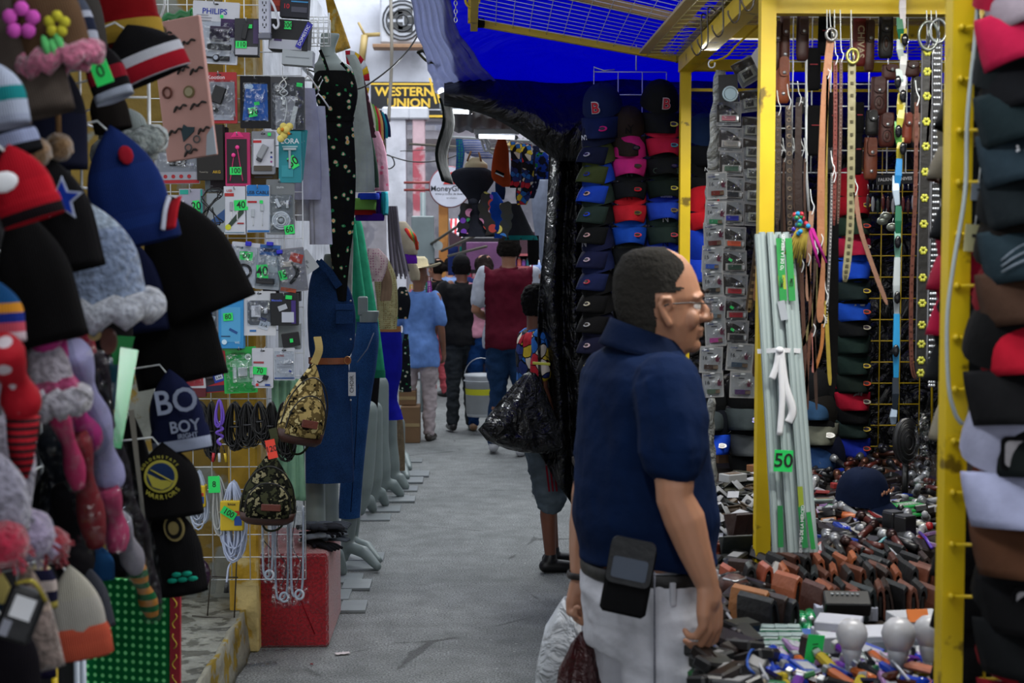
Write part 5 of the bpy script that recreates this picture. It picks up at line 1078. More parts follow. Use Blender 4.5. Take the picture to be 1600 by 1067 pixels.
hat('navy knit hat with white BO letters and white striped cuff',222,576,306,706,['#161c3c'],ry=-9,x=-.66,cuff=(.3,['#161c3c','#161c3c','#a8b2cc','#161c3c','#a8b2cc']),logo=boy)
def war(o,w,h):
 mb=MB();ym=M('#b8b04a','cloth');X=TR((-.004,-w*.315,-h*.42))
 mb.card(disc(.036,n=32),-.002,0,ym,X);mb.card(disc(.030,n=32),-.004,-.002,M('#22365e','cloth'),X);mb.card([(-.028,.01),(.0,-.008),(.028,-.012),(.016,-.024),(0,-.029),(-.02,-.02)],-.006,-.004,ym,X);mb.tube([(-.02,-.007,.018),(.022,-.007,-.012)],.0015,ym,5,X)
 for k,ch in enumerate('WARRIORS'):a=R(-132+k*12.5+0);mb.text(ch,.014,ym,(.046*cos(a+R(0)),-.003,.046*sin(a)),X,rz=-(k*12.5-42),bold=.02)
 for k,ch in enumerate('GOLDENSTATE'):a=R(150-k*12);mb.text(ch,.009,ym,(.043*cos(a),-.003,.043*sin(a)),X,rz=(k*12-60),bold=.02)
 mb.build('emblem',o)
hat('black knit hat with round yellow and blue bridge emblem',205,690,302,808,['#100f11'],ry=-6,x=-.67,logo=war)
def lion(o,w,h):
 mb=MB();X=TR((w*.22,-w*.32,-h*.28));mb.card(disc(.03,n=24,sx=.8),-.002,0,M('#9a8a5a','cloth'),X);mb.card(disc(.024,n=24,sx=.8),-.004,-.002,M('#1a1a18','cloth'),X);mb.card(disc(.015,n=12,sx=.8),-.006,-.004,M('#8a7c50','cloth'),X);mb.build('emblem',o)
 mb=MB();[mb.ball((w*.05+.012*k,-w*.34,-h*.82+.012*(k % 2)),(.013,.005,.006),M('#1a9a80','cloth'),8) for k in range(5)];mb.build('teal_print',o)
hat('black knit hat with gold lion head badge and teal print',215,780,302,930,['#0f0f11'],ry=-8,x=-.67,logo=lion)
hat('plain black hat tucked behind the emblem hats',170,640,240,900,['#0c0c0e'],x=-.76)
# wrapped scarves and toys in clear sleeves
def roll(label,pts,r,col,x=-.64,col2=None,wrap=True,name='wrapped_scarf',cat='scarf'):
 P=[atx(px,py,x) for px,py in pts];o=thing(name,label,cat,P[0]);L_=[p-P[0] for p in P]
 P_(o,'scarf',lambda m:m.tube(spline(L_,6),[r*(.9+.2*sin(i*.9)) for i in range(len(L_)*6-5)],M(col,'cloth' if not col2 else 'stripes',col2=col2),12))
 if wrap:P_(o,'clear_sleeve',lambda m:m.tube(spline(L_,6),r*1.3,CLEAR,10))
 return o
roll('magenta scarf rolled in clear film',[(70,520),(95,590),(118,650),(140,692)],.026,'#b03078')
roll('lavender white scarf rolled in clear film',[(112,545),(135,620),(160,700),(172,758)],.028,'#a8a4cc')
roll('narrow red and pink scarf in clear film below the magenta one',[(88,640),(110,700),(122,760)],.016,'#c03a68')
roll('dark red printed scarf in clear film',[(118,680),(135,760),(150,850)],.022,'#7a2a30')
roll('crimson scarf behind the lavender one',[(125,520),(150,600),(170,690)],.018,'#a02438',x=-.68)
roll('black patterned scarf in shiny sleeve',[(148,560),(172,680),(200,780),(225,860),(238,940)],.020,'#231c22',x=-.66)
roll('pink scarf end hanging low beside the green bag',[(165,760),(180,810),(183,860)],.022,'#b04468')
roll('pale grey knitted scarf end in clear film',[(182,810),(200,850),(212,890)],.022,'#a09aa4',x=-.65)
roll('dark green and orange wrapped thing at the lower end of the sleeves',[(212,885),(225,920),(238,960)],.018,'#c8843a',x=-.65,col2='#1a6a3c')
roll('navy and white wrapped scarf lying deeper in the rack',[(85,680),(95,760),(85,850)],.03,'#1c2028',x=-.74)
roll('plain black scarf hanging behind the red tufts',[(110,760),(118,850),(112,900)],.034,'#141216',x=-.70,wrap=False)
# red dotted stocking and dotted hat
o=roll('red stocking with white dots and black white striped toe',[(0,540),(25,600),(38,650)],.026,'#a81826',x=-.62,wrap=False,name='stocking',cat='stocking')
bpy.data.objects[KIDS[o.name][0].name].data.materials[0]=M('#a81826','dots',col2='#c8bcc4')
P_(o,'striped_toe',lambda m:m.tube([atx(px,py,-.62)-o.location for px,py in ((36,650),(35,670),(34,690),(34,705),(35,722),(35,748))],[.024,.022,.02,.018,.016,.008],M('#a81826','stripes',col2='#201418',scale=3),12))
hat('white fleece hat with pale pink dots and white fur edge',28,512,96,632,['#c4bcc8'],ry=-12,x=-.65,kind='fur',fur=(.02,'#c0bcc8'),cuff=(.3,['#b04070','#b84878','#b04070','#c0bcc8','#c0bcc8']))
hat('pink fleece hat at the left edge behind the stocking',-40,520,30,640,['#b09aa8'],x=-.68,kind='fur')
hat('white fluffy glove shaped hat low at the left edge',-40,640,66,790,['#b8b0c0','#a8a4b4'],x=-.66,ry=10,kind='fur')
hat('pale lavender plush hat at the left edge',-60,700,40,830,['#a09cae'],x=-.64,kind='fur')
hat('black hat deep in the rack beside the red tufts',50,700,140,880,['#121418'],x=-.76)
for px,py,r,c,lab in ((45,835,.036,'#a89ab8','large lavender yarn pompom'),(8,850,.032,'#b02040','crimson yarn pompom at the left edge'),(82,850,.026,'#9a2434','dark red yarn tuft beside the lavender pompom'),(20,800,.024,'#8a8698','grey lilac pompom above the crimson one')):
 mb=MB();pompom(mb,(0,0,0),r,c);
 q=random.Random(px)
 for k in range(26):a=q.uniform(0,6.28);e=q.uniform(-1.3,.3);d=V((cos(a)*cos(e),sin(a)*cos(e),sin(e)));mb.tube([d*r*.7,d*r*1.25+V((0,0,-.008))],.002,M(c,'fur'),4)
 mb.build('yarn_pompom',None,lab,'pompom',loc=atx(px,py,-.62))
hat('cream and navy striped knit hat low in the rack',38,872,88,950,['#b8aa8a','#1c1c34','#b8aaa4','#1c1c34','#a89a4a'],x=-.66)
hat('dark purple knit hat under the cream striped one',40,930,85,1060,['#191430'],x=-.68)
hat('cream fluffy long hat beside the black pouch',8,870,62,1050,['#b09a8c','#a8948c'],ry=-12,x=-.64,kind='fur')
hat('white knit hat with coral orange ribbed cuff',68,882,148,1030,['#a8a498','#a8a49c','#a6a29c'],ry=-8,x=-.64,cuff=(.34,['#c85a42','#c25640','#c85a42','#b44c38','#9a3c2c']))
hat('grey knit hat tucked behind the white and coral hat',105,880,158,985,['#3c3e46'],ry=-12,x=-.68)
hat('black hat at the bottom left corner',-30,960,60,1100,['#131016'],x=-.63)
hat('yellow cream hat at the left edge low down',-40,880,22,1000,['#a89a5a','#1c2a38'],x=-.66)
o=thing('black_pouch','black pouch with white label and gold chain low at the left edge','pouch',atx(32,960,-.60),(0,22,10))
P_(o,'body',lambda m:m.box((0,0,0),(.05,.02,.075),M('#121318','leather'),b=.006));P_(o,'label',lambda m:(m.box((.0,-.011,.012),(.028,.002,.03),WHITE,b=0),m.box((-.012,-.011,-.02),(.012,.002,.022),M('#8a8c98','paper'),b=0)))
P_(o,'chain',lambda m:m.tube(spline([(-.02,-.008,.04),(0,-.012,.05),(.025,-.008,.03)]),.003,M('#a8983a','metal',metal=.6),6))
hat('blue hat peeping out above the green gift bag',128,850,178,905,['#1a4470'],x=-.72)
# round tag and brown tongue
o=thing('wooden_disc','cream round disc with dark hole beside a brown leather tongue','tag',atx(148,522,-.62));P_(o,'disc',lambda m:m.card(disc(.011,n=20),-.004,0,M('#b8a06a','paper')));P_(o,'centre',lambda m:m.card(disc(.004,n=12),-.006,-.004,INK));P_(o,'tongue',lambda m:m.card(disc(.02,.022,-.012,24,.7,1.1),.004,.008,M('#5a3020','leather')))
# green cards
for px0,py0,px1,py1,w_,c,lab,x in ((202,545,182,700,.034,'#1aa050','bright green slanting card strip',-.64),(190,525,188,570,.05,'#0f6a30','dark green shiny packet above the slanting strip',-.66),(185,560,178,640,.035,'#143a4a','dark teal card behind the green strip',-.68),(205,640,230,860,.012,'#8a867c','long pale ruler like strip behind the sleeves',-.70)):
 A=atx(px0,py0,x);B=atx(px1,py1,x);mb=MB();mb.strap([A,B],[w_,w_*.5],.002,M(c,'shiny'),up=(.3,-1,0));mb.build('card_strip',None,lab,'card')
# rack behind the hats
o=thing('hat_rack','white wire hat rack along the left side of the street','rack')
P_(o,'wires',lambda m:grid(m,(-.84,1.5,.95),(0,2.0,0),(0,0,1.7),12,12,.003))
P_(o,'backing',lambda m:m.box((-.95,2.45,1.55),(.02,2.0,2.1),M('#17161a','cloth'),b=0))
a=atx(232,120,-.70);b=atx(232,400,-.70)
P_(o,'front_rail',lambda m:(m.tube([V((a.x,a.y,b.z)),V((a.x,a.y,a.z+.1))],.0035,WIRE,6),m.tube([(a.x,a.y,atx(232,152,-.7).z),(a.x-.1,a.y,atx(232,152,-.7).z)],.0025,WIRE,5),m.tube([(a.x,a.y,atx(232,228,-.7).z),(a.x-.1,a.y,atx(232,228,-.7).z)],.0025,WIRE,5)))
for px in (85,120,130):
 q=atx(px,1055,-.72);P_(o,'leg',lambda m:m.tube([(q.x,q.y,.0),(q.x,q.y,q.z+.15)],.006,M('#b8c4d4','metal') if px>90 else YEL,6))
# gift bags
def giftbag(label,c,w,h,d,mat,rot,decor,name='gift_bag'):
 o=thing(name,label,'gift bag',c,rot)
 P_(o,'body',lambda m:(m.box((0,d/2,-h/2),(w,d,h),mat,b=.002)));decor(o);return o
s=3.75/FPX
def peach(o):
 W2,H2=88*s,218*s
 def fl(m):
  for k,(x,z,sc) in enumerate(((.2,-.18,1),(-.2,-.1,.8),(.30,-.38,.9),(-.1,-.62,.9),(.25,-.62,1.1),(-.3,-.3,.8),(.05,-.36,.8),(-.25,-.78,1),(.3,-.8,.8),(.0,-.94,.9))):
   cx_,cz=x*W2,z*H2
   m.tube(spline([(cx_-.02*sc,-.002,cz-.01),(cx_-.008*sc,-.002,cz+.004),(cx_,-.002,cz-.002),(cx_+.012*sc,-.002,cz+.006),(cx_+.024*sc,-.002,cz+.002)]),[.0015+.0022*abs(sin(i*.13*3)) for i in range(25)],M('#2a201c','paper'),6)
  m.card(disc(.016,.12*W2,-.52*H2),-.003,0,M('#6a5a34','paper'));m.card(disc(.011,.12*W2,-.52*H2),-.004,-.003,M('#9a9070','paper'));m.card(disc(.016,-.28*W2,-.07*H2),-.003,0,M('#5a4a30','paper'))
  m.card([(-.1*W2,-.86*H2),(.12*W2,-.80*H2),(.14*W2,-.77*H2),(.0,-.76*H2),(-.06*W2,-.74*H2),(-.12*W2,-.78*H2)],-.003,0,M('#16333c','paper'))
  m.tube([(-.30*W2+.012*cos(a*pi/6),-.003,-.5*H2+.014*sin(a*pi/6)) for a in range(12)],.003,M('#5a2a1c','paper'),5,closed=True)
  for q in (-.02,.16):m.tube([((q+.0)*W2+.009*cos(a*pi/6),-.003,-.9*H2+q*.1+.009*sin(a*pi/6)) for a in range(12)],.0018,M('#3a4a4c','paper'),5,closed=True)
  m.card([(.3*W2,-.98*H2),(.5*W2,-.98*H2),(.5*W2,-.78*H2),(.36*W2,-.84*H2)],-.003,0,M('#a8b0b8','paper'))
 P_(o,'moustache_print',fl);P_(o,'handle',lambda m:m.tube(spline([(-.3*W2,.0,0),(-.1*W2,-.01,.05),(-.32*W2,-.01,.1)]),.003,WHITE,6))
 P_(o,'green_top',lambda m:m.sheet(lambda u,v:((u-.5)*W2*.8-.01,.01,.02*v+.004*sin(u*20)),16,3,M('#0f7a3a','shiny'),.002))
giftbag('peach pink gift bag printed with moustaches, hats and pipes',at(272,30,3.75),84*s,214*s,.016,M('#b88a80','paper'),(0,-7,-18),peach)
s=3.55/FPX
def grn(o):
 W2,H2=150*s,200*s
 P_(o,'red_gold_side',lambda m:(m.box((.5*W2+.012,.0,-H2/2),(.026,.008,H2),M('#a02434','paper'),b=0),[m.tube([(.5*W2+.012+.006*sin(z*3+a),-.006,-.06-z*.05+.006*a) for a in range(7)],.0018,M('#c8a83a','paper'),5) for z in range(5)]))
giftbag('large shiny green gift bag with dotted hologram pattern',at(196,905,3.45),146*s,200*s,.06,M('#0f8a3c','holo',rough=.2,col2='#8af0a0',scale=1.9),(0,1,-14),grn)
# ================================================================ CLOTHES AND DRESS FORMS ALONG THE LEFT
GREY=M('#7c8886','plastic',rough=.45)
def body_of(m,Y,st,mat,sy=.45,folds=(.03,5),n=36,org=None,ph=0,caps=False,thick=None):
 """st = (py, left px, right px) rows; a real round body standing at distance Y"""
 rings=[];K_=len(st)
 # resample rows smoothly
 rows=spline([V((a,b,c)) for a,b,c in st],4)
 for i,r in enumerate(rows):
  a=at(r.y,r.x,Y);b=at(r.z,r.x,Y);c=(a+b)/2;hw=abs(b.x-a.x)/2;t=i/(len(rows)-1);ring=[]
  d=thick if thick else max(hw*sy,.012)
  for j in range(n):
   an=2*pi*j/n;f=1+folds[0]*(t**.7)*sin(folds[1]*an+ph+1.5*t)+folds[0]*.5*t*sin((folds[1]*2+1)*an+ph*2)
   ring.append(V((c.x+hw*cos(an)*f,Y+d*sin(an)*f,c.z))-org)
  rings.append(ring)
 m.loft(rings,mat,caps,True)
def garment(name,label,cat,Y,st,mat,sy=.45,folds=(.05,5),group=None,parts=(),thick=None,caps=False,ph=None):
 c=at((st[0][1]+st[0][2])/2,st[0][0],Y);o=thing(name,label,cat,c,(0,0,0),group)
 P_(o,'fabric',lambda m:body_of(m,Y,st,mat,sy,folds,org=c,ph=rnd.random()*6 if ph is None else ph,thick=thick,caps=caps))
 for nm,fn in parts:P_(o,nm,lambda m:fn(m,c))
 return o
def hgr(m,c,w=.19,z=.02):m.tube([(0,0,z+.09),(.012,0,z+.11),(.02,0,z+.095),(0,0,z+.06),(0,0,z+.03)],.0025,STEEL,5);m.tube([(-w,0,z-.03),(-w*.3,0,z+.02),(0,0,z+.035),(w*.3,0,z+.02),(w,0,z-.03)],.004,WHITE,6)
FL=M('#0e0f10','floral',scale=1.5)
# floral dress on a grey torso form
Y0=6.7
o=garment('floral_dress','black sleeveless dress with pink and green flowers on a grey torso form','dress',Y0,[(112,492,552),(140,488,559),(165,497,557),(187,508,552),(220,508,554),(280,510,556),(350,512,553),(410,518,546),(470,528,541)],FL,sy=.6,folds=(.07,6))
P_(o,'strap',lambda m:m.strap([at(x,y,Y0-.10)-o.location for x,y in ((500,78),(506,92),(514,116))],.014,.003,FL));P_(o,'strap',lambda m:m.strap([at(x,y,Y0-.08)-o.location for x,y in ((533,98),(546,112),(554,130))],.014,.003,FL))
P_(o,'waist_tie',lambda m:body_of(m,Y0,[(183,506,554),(190,507,553)],FL,.62,(.0,3),org=o.location))
o=thing('torso_form','grey plastic torso form wearing the black floral dress','mannequin',at(512,140,Y0),(0,0,0))
P_(o,'torso',lambda m:body_of(m,Y0,[(82,500,524),(95,496,534),(104,490,548),(120,492,552),(150,496,550),(185,512,546),(215,510,550)],GREY,.55,(0,3),org=o.location,caps=True))
P_(o,'neck',lambda m:body_of(m,Y0,[(53,502,530),(58,501,530),(75,500,524),(90,500,525)],M('#8c9a9a','plastic'),.7,(0,3),org=o.location,caps=True))
P_(o,'hanger_hook',lambda m:m.tube([at(513,54,Y0)-o.location,at(514,20,Y0)-o.location],.004,WIRE,6))
for i,(a,st,c,lab) in enumerate(((0,[(138,470,492),(200,468,498),(260,462,500),(312,458,500)],'#a3a6c0','pale lavender white top hanging beside the grey package'),(1,[(166,487,508),(230,484,512),(300,484,516),(382,486,520)],'#b2b5ca','long white trousers hanging beside the floral dress'),(2,[(312,462,492),(330,460,500),(345,462,498)],'#b4b8c6','folded white garment below the lavender top'))):
 garment('hanging_garment',lab,'garment',6.3+.05*i,st,M(c,'cloth'),.3,(.12,5),parts=[('hanger',lambda m,c:hgr(m,c,.05))])
garment('lace_kimono','pale grey green lace kimono hanging behind the floral dress','kimono',7.2,[(86,540,556),(110,548,566),(180,552,574),(240,553,582),(300,550,584)],M('#a4aeac','floral',col2='#b8a8a0',scale=.9).copy() if False else M('#a2aca9','cloth'),.4,(.1,5))
garment('hanging_blouse','dark green blouse hanging between lace kimono and pink blouse','blouse',7.7,[(215,574,582),(260,577,590),(293,576,592)],M('#24382e','cloth'),.5)
garment('hanging_blouse','pink flowered blouse hanging above the folded clothes','blouse',7.9,[(205,580,592),(240,582,604),(298,582,609)],M('#b88a9c','dots',col2='#c05878'),.5,(.1,4))
garment('hanging_blouse','dark maroon dotted narrow blouse hanging before the striped awning','blouse',7.5,[(118,562,568),(160,568,578),(215,574,588)],M('#3a1c28','dots',col2='#b88898'),.5)
for i,(c,x) in enumerate((('#b8c0a8',578),('#6a9a4a',582),('#b82838',586),('#c8a060',590),('#2a1a3a',593),('#1c8296',597),('#1a2048',602))):
 garment('rail_shirt',['cream','light green','red','tan','dark purple','teal','navy'][i]+' shirt on the high rail left of the yellow lettered sign','shirt',8.3+.12*i,[(160+3*i,x-8,x+2),(185+2*i,x-8,x+8),(226-i*2,x-6,x+9)],M(c,'cloth'),.5,(.08,3),'shirts on the high rail')
for i,(c,y0,y1,x0,x1,lab) in enumerate((('#1a3aa8',302,312,560,592,'folded royal blue garment on top of the hanging stack'),('#6a9a48',310,328,545,588,'folded green garment in the hanging stack'),('#8a1c1c',327,336,546,586,'folded dark red garment in the hanging stack'),('#3a1a78',334,345,556,600,'folded purple garment at the bottom of the hanging stack'),('#1c8a98',300,336,596,606,'narrow teal garment beside the folded stack'),('#32186a',300,344,588,598,'deep purple garment hanging beside the folded stack'))):
 garment('folded_garment',lab,'garment',7.6+.02*i,[(y0,x0,x1),((y0+y1)/2,x0-1,x1+1),(y1,x0,x1)],M(c,'cloth'),.6,(.04,4),caps=True,thick=.05)
GR=M('#2a8f6c','cloth')
garment('green_cardigan','mint green sweatshirt with long hanging sleeve among the clothes','sweatshirt',8.0,[(340,546,560),(352,544,566),(400,548,574),(450,550,582),(500,552,590),(560,566,598),(588,574,601)],GR,.45,(.07,4),parts=[('cuff',lambda m,c:body_of(m,8.0,[(578,573,602),(590,575,602)],M('#248060','knit'),.5,(.02,8),org=c)),('sleeve',lambda m,c:body_of(m,7.85,[(350,548,556),(400,548,562),(460,550,570),(498,556,574)],GR,.6,(.04,3),org=c))])
garment('white_jacket','off white long garment hanging between floral dress and mint sweatshirt','jacket',7.6,[(345,544,550),(380,540,552),(430,536,551),(478,535,550)],M('#a8aca4','cloth'),.5)
# denim dress
DN=M('#20406f','denim');YD=6.75
o=garment('denim_dress','dark denim shirt dress with tan belt on a grey form','dress',YD,[(412,496,512),(425,488,524),(450,482,546),(490,480,556),(540,482,554),(563,484,546),(600,478,548),(680,474,552),(752,466,554)],DN,sy=.55,folds=(.05,6))
oc=o.location
P_(o,'belt',lambda m:body_of(m,YD,[(558,482,548),(568,482,548)],M('#8a4a24','leather'),.58,(0,3),org=oc));P_(o,'belt_buckle',lambda m:m.tube([at(543+5*cos(a*pi/6),563+6*sin(a*pi/6),YD-.14)-oc for a in range(12)],.003,M('#9a6a3a','metal',metal=.5),5,closed=True))
P_(o,'chest_pocket',lambda m:m.box(at(538,492,YD-.125)-oc,(.08,.006,.085),DN,b=.002));P_(o,'pocket_flap',lambda m:m.box(at(538,480,YD-.132)-oc,(.084,.006,.028),M('#24467a','denim'),b=.002))
P_(o,'collar',lambda m:(m.strap([at(x,y,YD-.08)-oc for x,y in ((498,408),(514,424),(530,448))],.035,.006,DN),m.strap([at(x,y,YD-.03)-oc for x,y in ((500,408),(490,425))],.03,.006,DN)))
P_(o,'button_placket',lambda m:[m.ball(at(548,y,YD-.12)-oc,.005,M('#9aa0a4','metal'),8) for y in (470,500,530,590,625)] and None)
P_(o,'swing_tag',lambda m:(m.box(at(550,600,YD-.14)-oc,(.034,.002,.11),M('#b4b8c0','paper'),TR(),b=0),m.text('CHOIR',.026,INK,(0,-.003,0),TR(at(550,600,YD-.14)-oc,ry=-90))))
o=thing('torso_form','grey plastic torso and neck form wearing the denim dress','mannequin',at(515,420,YD+.0))
P_(o,'neck',lambda m:body_of(m,YD,[(397,508,536),(402,506,535),(425,504,527),(440,503,526)],M('#68736f','plastic'),.7,(0,3),org=o.location,caps=True));P_(o,'torso',lambda m:body_of(m,YD,[(430,492,530),(460,488,540),(560,492,540),(640,480,540)],GREY,.5,(0,3),org=o.location,caps=True))
P_(o,'neck_cap',lambda m:m.ball(at(521,398,YD)-o.location,(.043,.03,.008),M('#9aa4a4','plastic'),16))
# mannequin legs: thigh to foot, built as one joined body each
def leg_form(label,Y,top,knee,ankle,toe,r,mat=GREY,name='leg_form'):
 T_=at(*top,Y);Kn=at(*knee,Y);An=at(*ankle,Y);f=atz(toe[0],toe[1],.02);toe_p=V((f.x,f.y,.03));
 An.z=max(.10,An.z);d=(toe_p-An);
 base=V((An.x-.02,An.y,.03));mid=An.lerp(toe_p,.55)+V((0,0,.02))
 o=thing(name,label,'mannequin',(An.x,An.y,0));q=o.location
 me=blob([('c',[T_-q,Kn-q,An.lerp(Kn,.3)-q,An-q],[r*.85,r*.78,r*.78,r*.62]),('c',[An-q,base-q+V((0,0,.02))],[r*.62,r*.5]),('c',[An-q+V((0,0,-.02)),mid-q,toe_p-q],[r*.56,r*.6,r*.42])],.01,3)
 blob_part('leg',o,me,[mat]);P_(o,'base_plate',lambda m:m.box((.02,0,.006),(.30,.20,.012),M('#8a9092','metal'),b=.002))
 return o
leg_form('nearest grey leg form seen below the jeans, toe pointing right',7.5,(562,640),(550,740),(543,848),(590,888),.056)
leg_form('second grey foot right behind the nearest jeans foot',7.72,(562,640),(556,740),(551,840),(592,878),.05)
leg_form('grey form leg under the denim dress beside the red box',6.85,(492,640),(490,740),(492,850),(512,905),.07)
leg_form('narrow grey form leg right of the denim dress leg',7.2,(512,700),(512,760),(514,850),(535,895),.07)
leg_form('grey leg form with black leggings, front foot',8.9,(576,640),(573,720),(568,775),(583,798),.07)
leg_form('grey leg form with black leggings, rear foot',9.2,(584,640),(585,710),(585,762),(602,788),.07)
leg_form('grey leg form under the blue skirt, front foot',9.6,(594,600),(595,690),(600,750),(626,774),.07)
leg_form('grey leg form under the blue skirt, rear foot',10.0,(606,600),(609,690),(615,742),(634,762),.07)
leg_form('small grey form foot past the blue skirt',10.8,(618,650),(620,700),(622,728),(636,747),.06)
leg_form('farthest grey form foot beside the straw skirt',11.4,(624,660),(625,700),(627,716),(640,733),.055)
JN=M('#2e5a92','denim')
garment('jeans','blue skinny jeans on a grey leg form','jeans',7.5,[(505,558,590),(530,554,592),(570,546,588),(620,545,580),(680,541,573),(740,533,567),(808,528,562)],JN,1.0,(.02,5),parts=[('waistband',lambda m,c:body_of(m,7.5,[(503,557,591),(515,557,591)],M('#284e84','denim'),.78,(0,3),org=c)),('pocket_seam',lambda m,c:m.tube([at(x,y,7.36)-c for x,y in ((584,520),(574,545),(558,566))],.003,M('#8a96ac','denim'),5)),('side_seam',lambda m,c:m.tube([at(x,y,7.37)-c for x,y in ((560,600),(556,680),(548,800))],.0025,M('#0f2344','denim'),5))])
o=thing('waist_form','grey hip form block sticking up out of the blue jeans','mannequin',at(574,500,7.5));P_(o,'block',lambda m:body_of(m,7.5,[(486,562,592),(490,562,592),(512,562,588)],M('#7d8886','plastic'),.7,(0,3),org=o.location,caps=True));P_(o,'neck_rod',lambda m:m.box(at(567,478,7.5)-o.location,(.05,.05,.1),GREY))
garment('jeans','dark blue jeans leg hanging behind the denim dress','jeans',7.3,[(640,508,530),(740,506,524),(800,504,520),(832,503,518)],M('#234a8a','denim'),.8,(.03,4))
garment('leggings','black leggings on a leg form behind the blue jeans','leggings',9.0,[(585,568,594),(640,564,590),(700,562,586),(755,563,580)],M('#0f0d10','cloth'),.7,(.02,4))
garment('blue_skirt','royal blue pencil skirt with flared hem and tan belt','skirt',9.8,[(512,593,626),(540,590,628),(580,590,627),(620,590,620),(640,586,625),(655,584,629)],M('#16199a','cloth'),.7,(.05,7),parts=[('belt',lambda m,c:body_of(m,9.8,[(510,592,627),(518,592,627)],M('#9a6434','leather'),.72,(0,3),org=c))])
garment('straw_skirt','long straw coloured textured skirt behind the blue skirt','skirt',10.4,[(640,614,628),(690,615,632),(735,617,633)],M('#8a7a62','vstripes',col2='#5a4a38',scale=4),.8)
garment('light_jeans','pale blue jeans strip behind the blue skirt','jeans',10.1,[(520,622,632),(600,610,618),(720,608,614)],M('#4a78a8','denim'),.8)
CRF=M('#a89c80','floral',col2='#8a5a6a',scale=2.2)
garment('cream_blouse','cream and olive flowered blouse with lace on a form','blouse',9.3,[(400,588,604),(430,584,618),(470,588,622),(514,590,620)],M('#a09a72','dots',col2='#77603a',scale=2.5),.6,(.06,6))
garment('pink_lace_top','pale pink flowered lace top with ruffled shoulder','top',9.0,[(388,574,592),(405,574,606),(425,576,602),(440,582,596)],M('#b8a4a6','dots',col2='#9a6a80',scale=2),.6,(.1,7))
garment('taupe_scarf','taupe lace scarf hanging over the cream blouse','scarf',9.1,[(410,592,604),(440,596,612),(470,594,610)],M('#7a6452','cloth'),.6,(.15,6))
garment('floral_blouse','black blouse with pink and white flowers next to the blue shirt','blouse',10.8,[(448,624,634),(470,612,642),(498,612,638)],M('#14161c','floral',col2='#d890a0',scale=1.6),.6,(.06,5))
garment('floral_skirt','black skirt with white and pink flowers below the blue shirt sleeve','skirt',11.2,[(522,630,638),(560,626,641),(612,624,643)],M('#16181e','floral',col2='#d8c0c4',scale=1.6),.7,(.08,5))
garment('ribbon_hat_bundle','cream woven bag bundle with coloured ribbons hanging above the straw hat','bag',11.5,[(346,622,634),(362,618,646),(385,624,652),(398,634,652)],M('#b4a894','cloth'),.7,(.04,4),caps=True,parts=[('ribbons',lambda m,c:[m.tube(spline([at(634+k*3,358+k*2,11.25)-c,at(642+k*2,370,11.2)-c,at(652,380+k*3,11.3)-c]),.014,M(['#c83030','#d8902a','#2a9a5a','#c8402a'][k],'cloth'),6) for k in range(4)] and None)])
garment('purple_pouch','purple embroidered pouch below the cream bag bundle','pouch',11.5,[(397,632,650),(405,632,652),(412,634,652)],M('#5a1f98','cloth'),.6,(0,3),caps=True)
garment('straw_bag','pale straw bag below the purple pouch','bag',11.6,[(411,634,650),(425,638,656),(438,642,656)],M('#b0a48c','cloth'),.6,caps=True)
mb=MB();
for k in range(16):mb.strap([at(606+k*.9,322,10.2+.03*(k % 4)),at(608+k*1.2+(k % 3),380,10.2),at(612+k*1.8,436-(k % 4)*4,10.2)],.012,.002,M(['#3a3440','#5a5464','#8a8494','#2a2430'][k % 4],'shiny'))
mb.build('plastic_fringe',None,'dark shiny fringe strips hanging beside the cream bag bundle','fringe')
for k in range(9):
 c=['#a83a78','#c84a5a','#2a7a6a','#8a2a98','#d87a9a','#3a5ab0','#b82a48','#6a3a2a','#c8a04a'][k];x=640+(k*7) % 28;y=400+(k*13) % 60
 garment('small_garment',['plum','coral','dark green','purple','pink','blue','crimson','brown','mustard'][k]+' garment among the far clothes beside the straw hatted shopper','garment',13.6+.15*k,[(y,x,x+12),(y+18,x-2,x+14),(y+34,x,x+13)],M(c,'dots',col2='#d0c0c4',scale=1.5),.5)
# striped banner at the upper left
mb=MB();P=[at(508,-5,8.2),at(520,-5,8.2),at(547,75,8.6),at(522,84,8.4)]
mb.sheet(lambda u,v:P[0].lerp(P[1],u).lerp(P[3].lerp(P[2],u),v),6,10,M('#c89a20','peel',col2='#c8b878',scale=2),.004);mb.build('yellow_banner',None,'yellow faded banner strip above the floral dress','banner')
for k in range(9):
 a0,a1=R(100-k*14),R(100-(k+1)*14);c_=(545,128);mb=MB()
 q=[at(c_[0]+r*cos(a),c_[1]-r*1.5*sin(a),8.8) for r,a in ((14,a0),(33,a0),(33,a1),(14,a1))]
 mb.sheet(lambda u,v:q[0].lerp(q[1],u).lerp(q[3].lerp(q[2],u),v),3,3,M(['#a81c2c','#c8ccd4','#d0a828'][k % 3],'cloth'),.004)
 if k == 0:fan=thing('striped_umbrella','red, white and yellow striped parasol edge above the hanging shirts','parasol');
 mb.build('panel',fan)
o=thing('plug_strip_fixture','small white wire basket above the grey torso form','basket',at(497,45,6.1));s=6.1/FPX
P_(o,'wires',lambda m:(grid(m,(-14*s,0,-22*s),(30*s,0,0),(0,0,40*s),4,5,.0022),grid(m,(-14*s,.08,-22*s),(30*s,0,0),(0,0,40*s),3,3,.0022)))
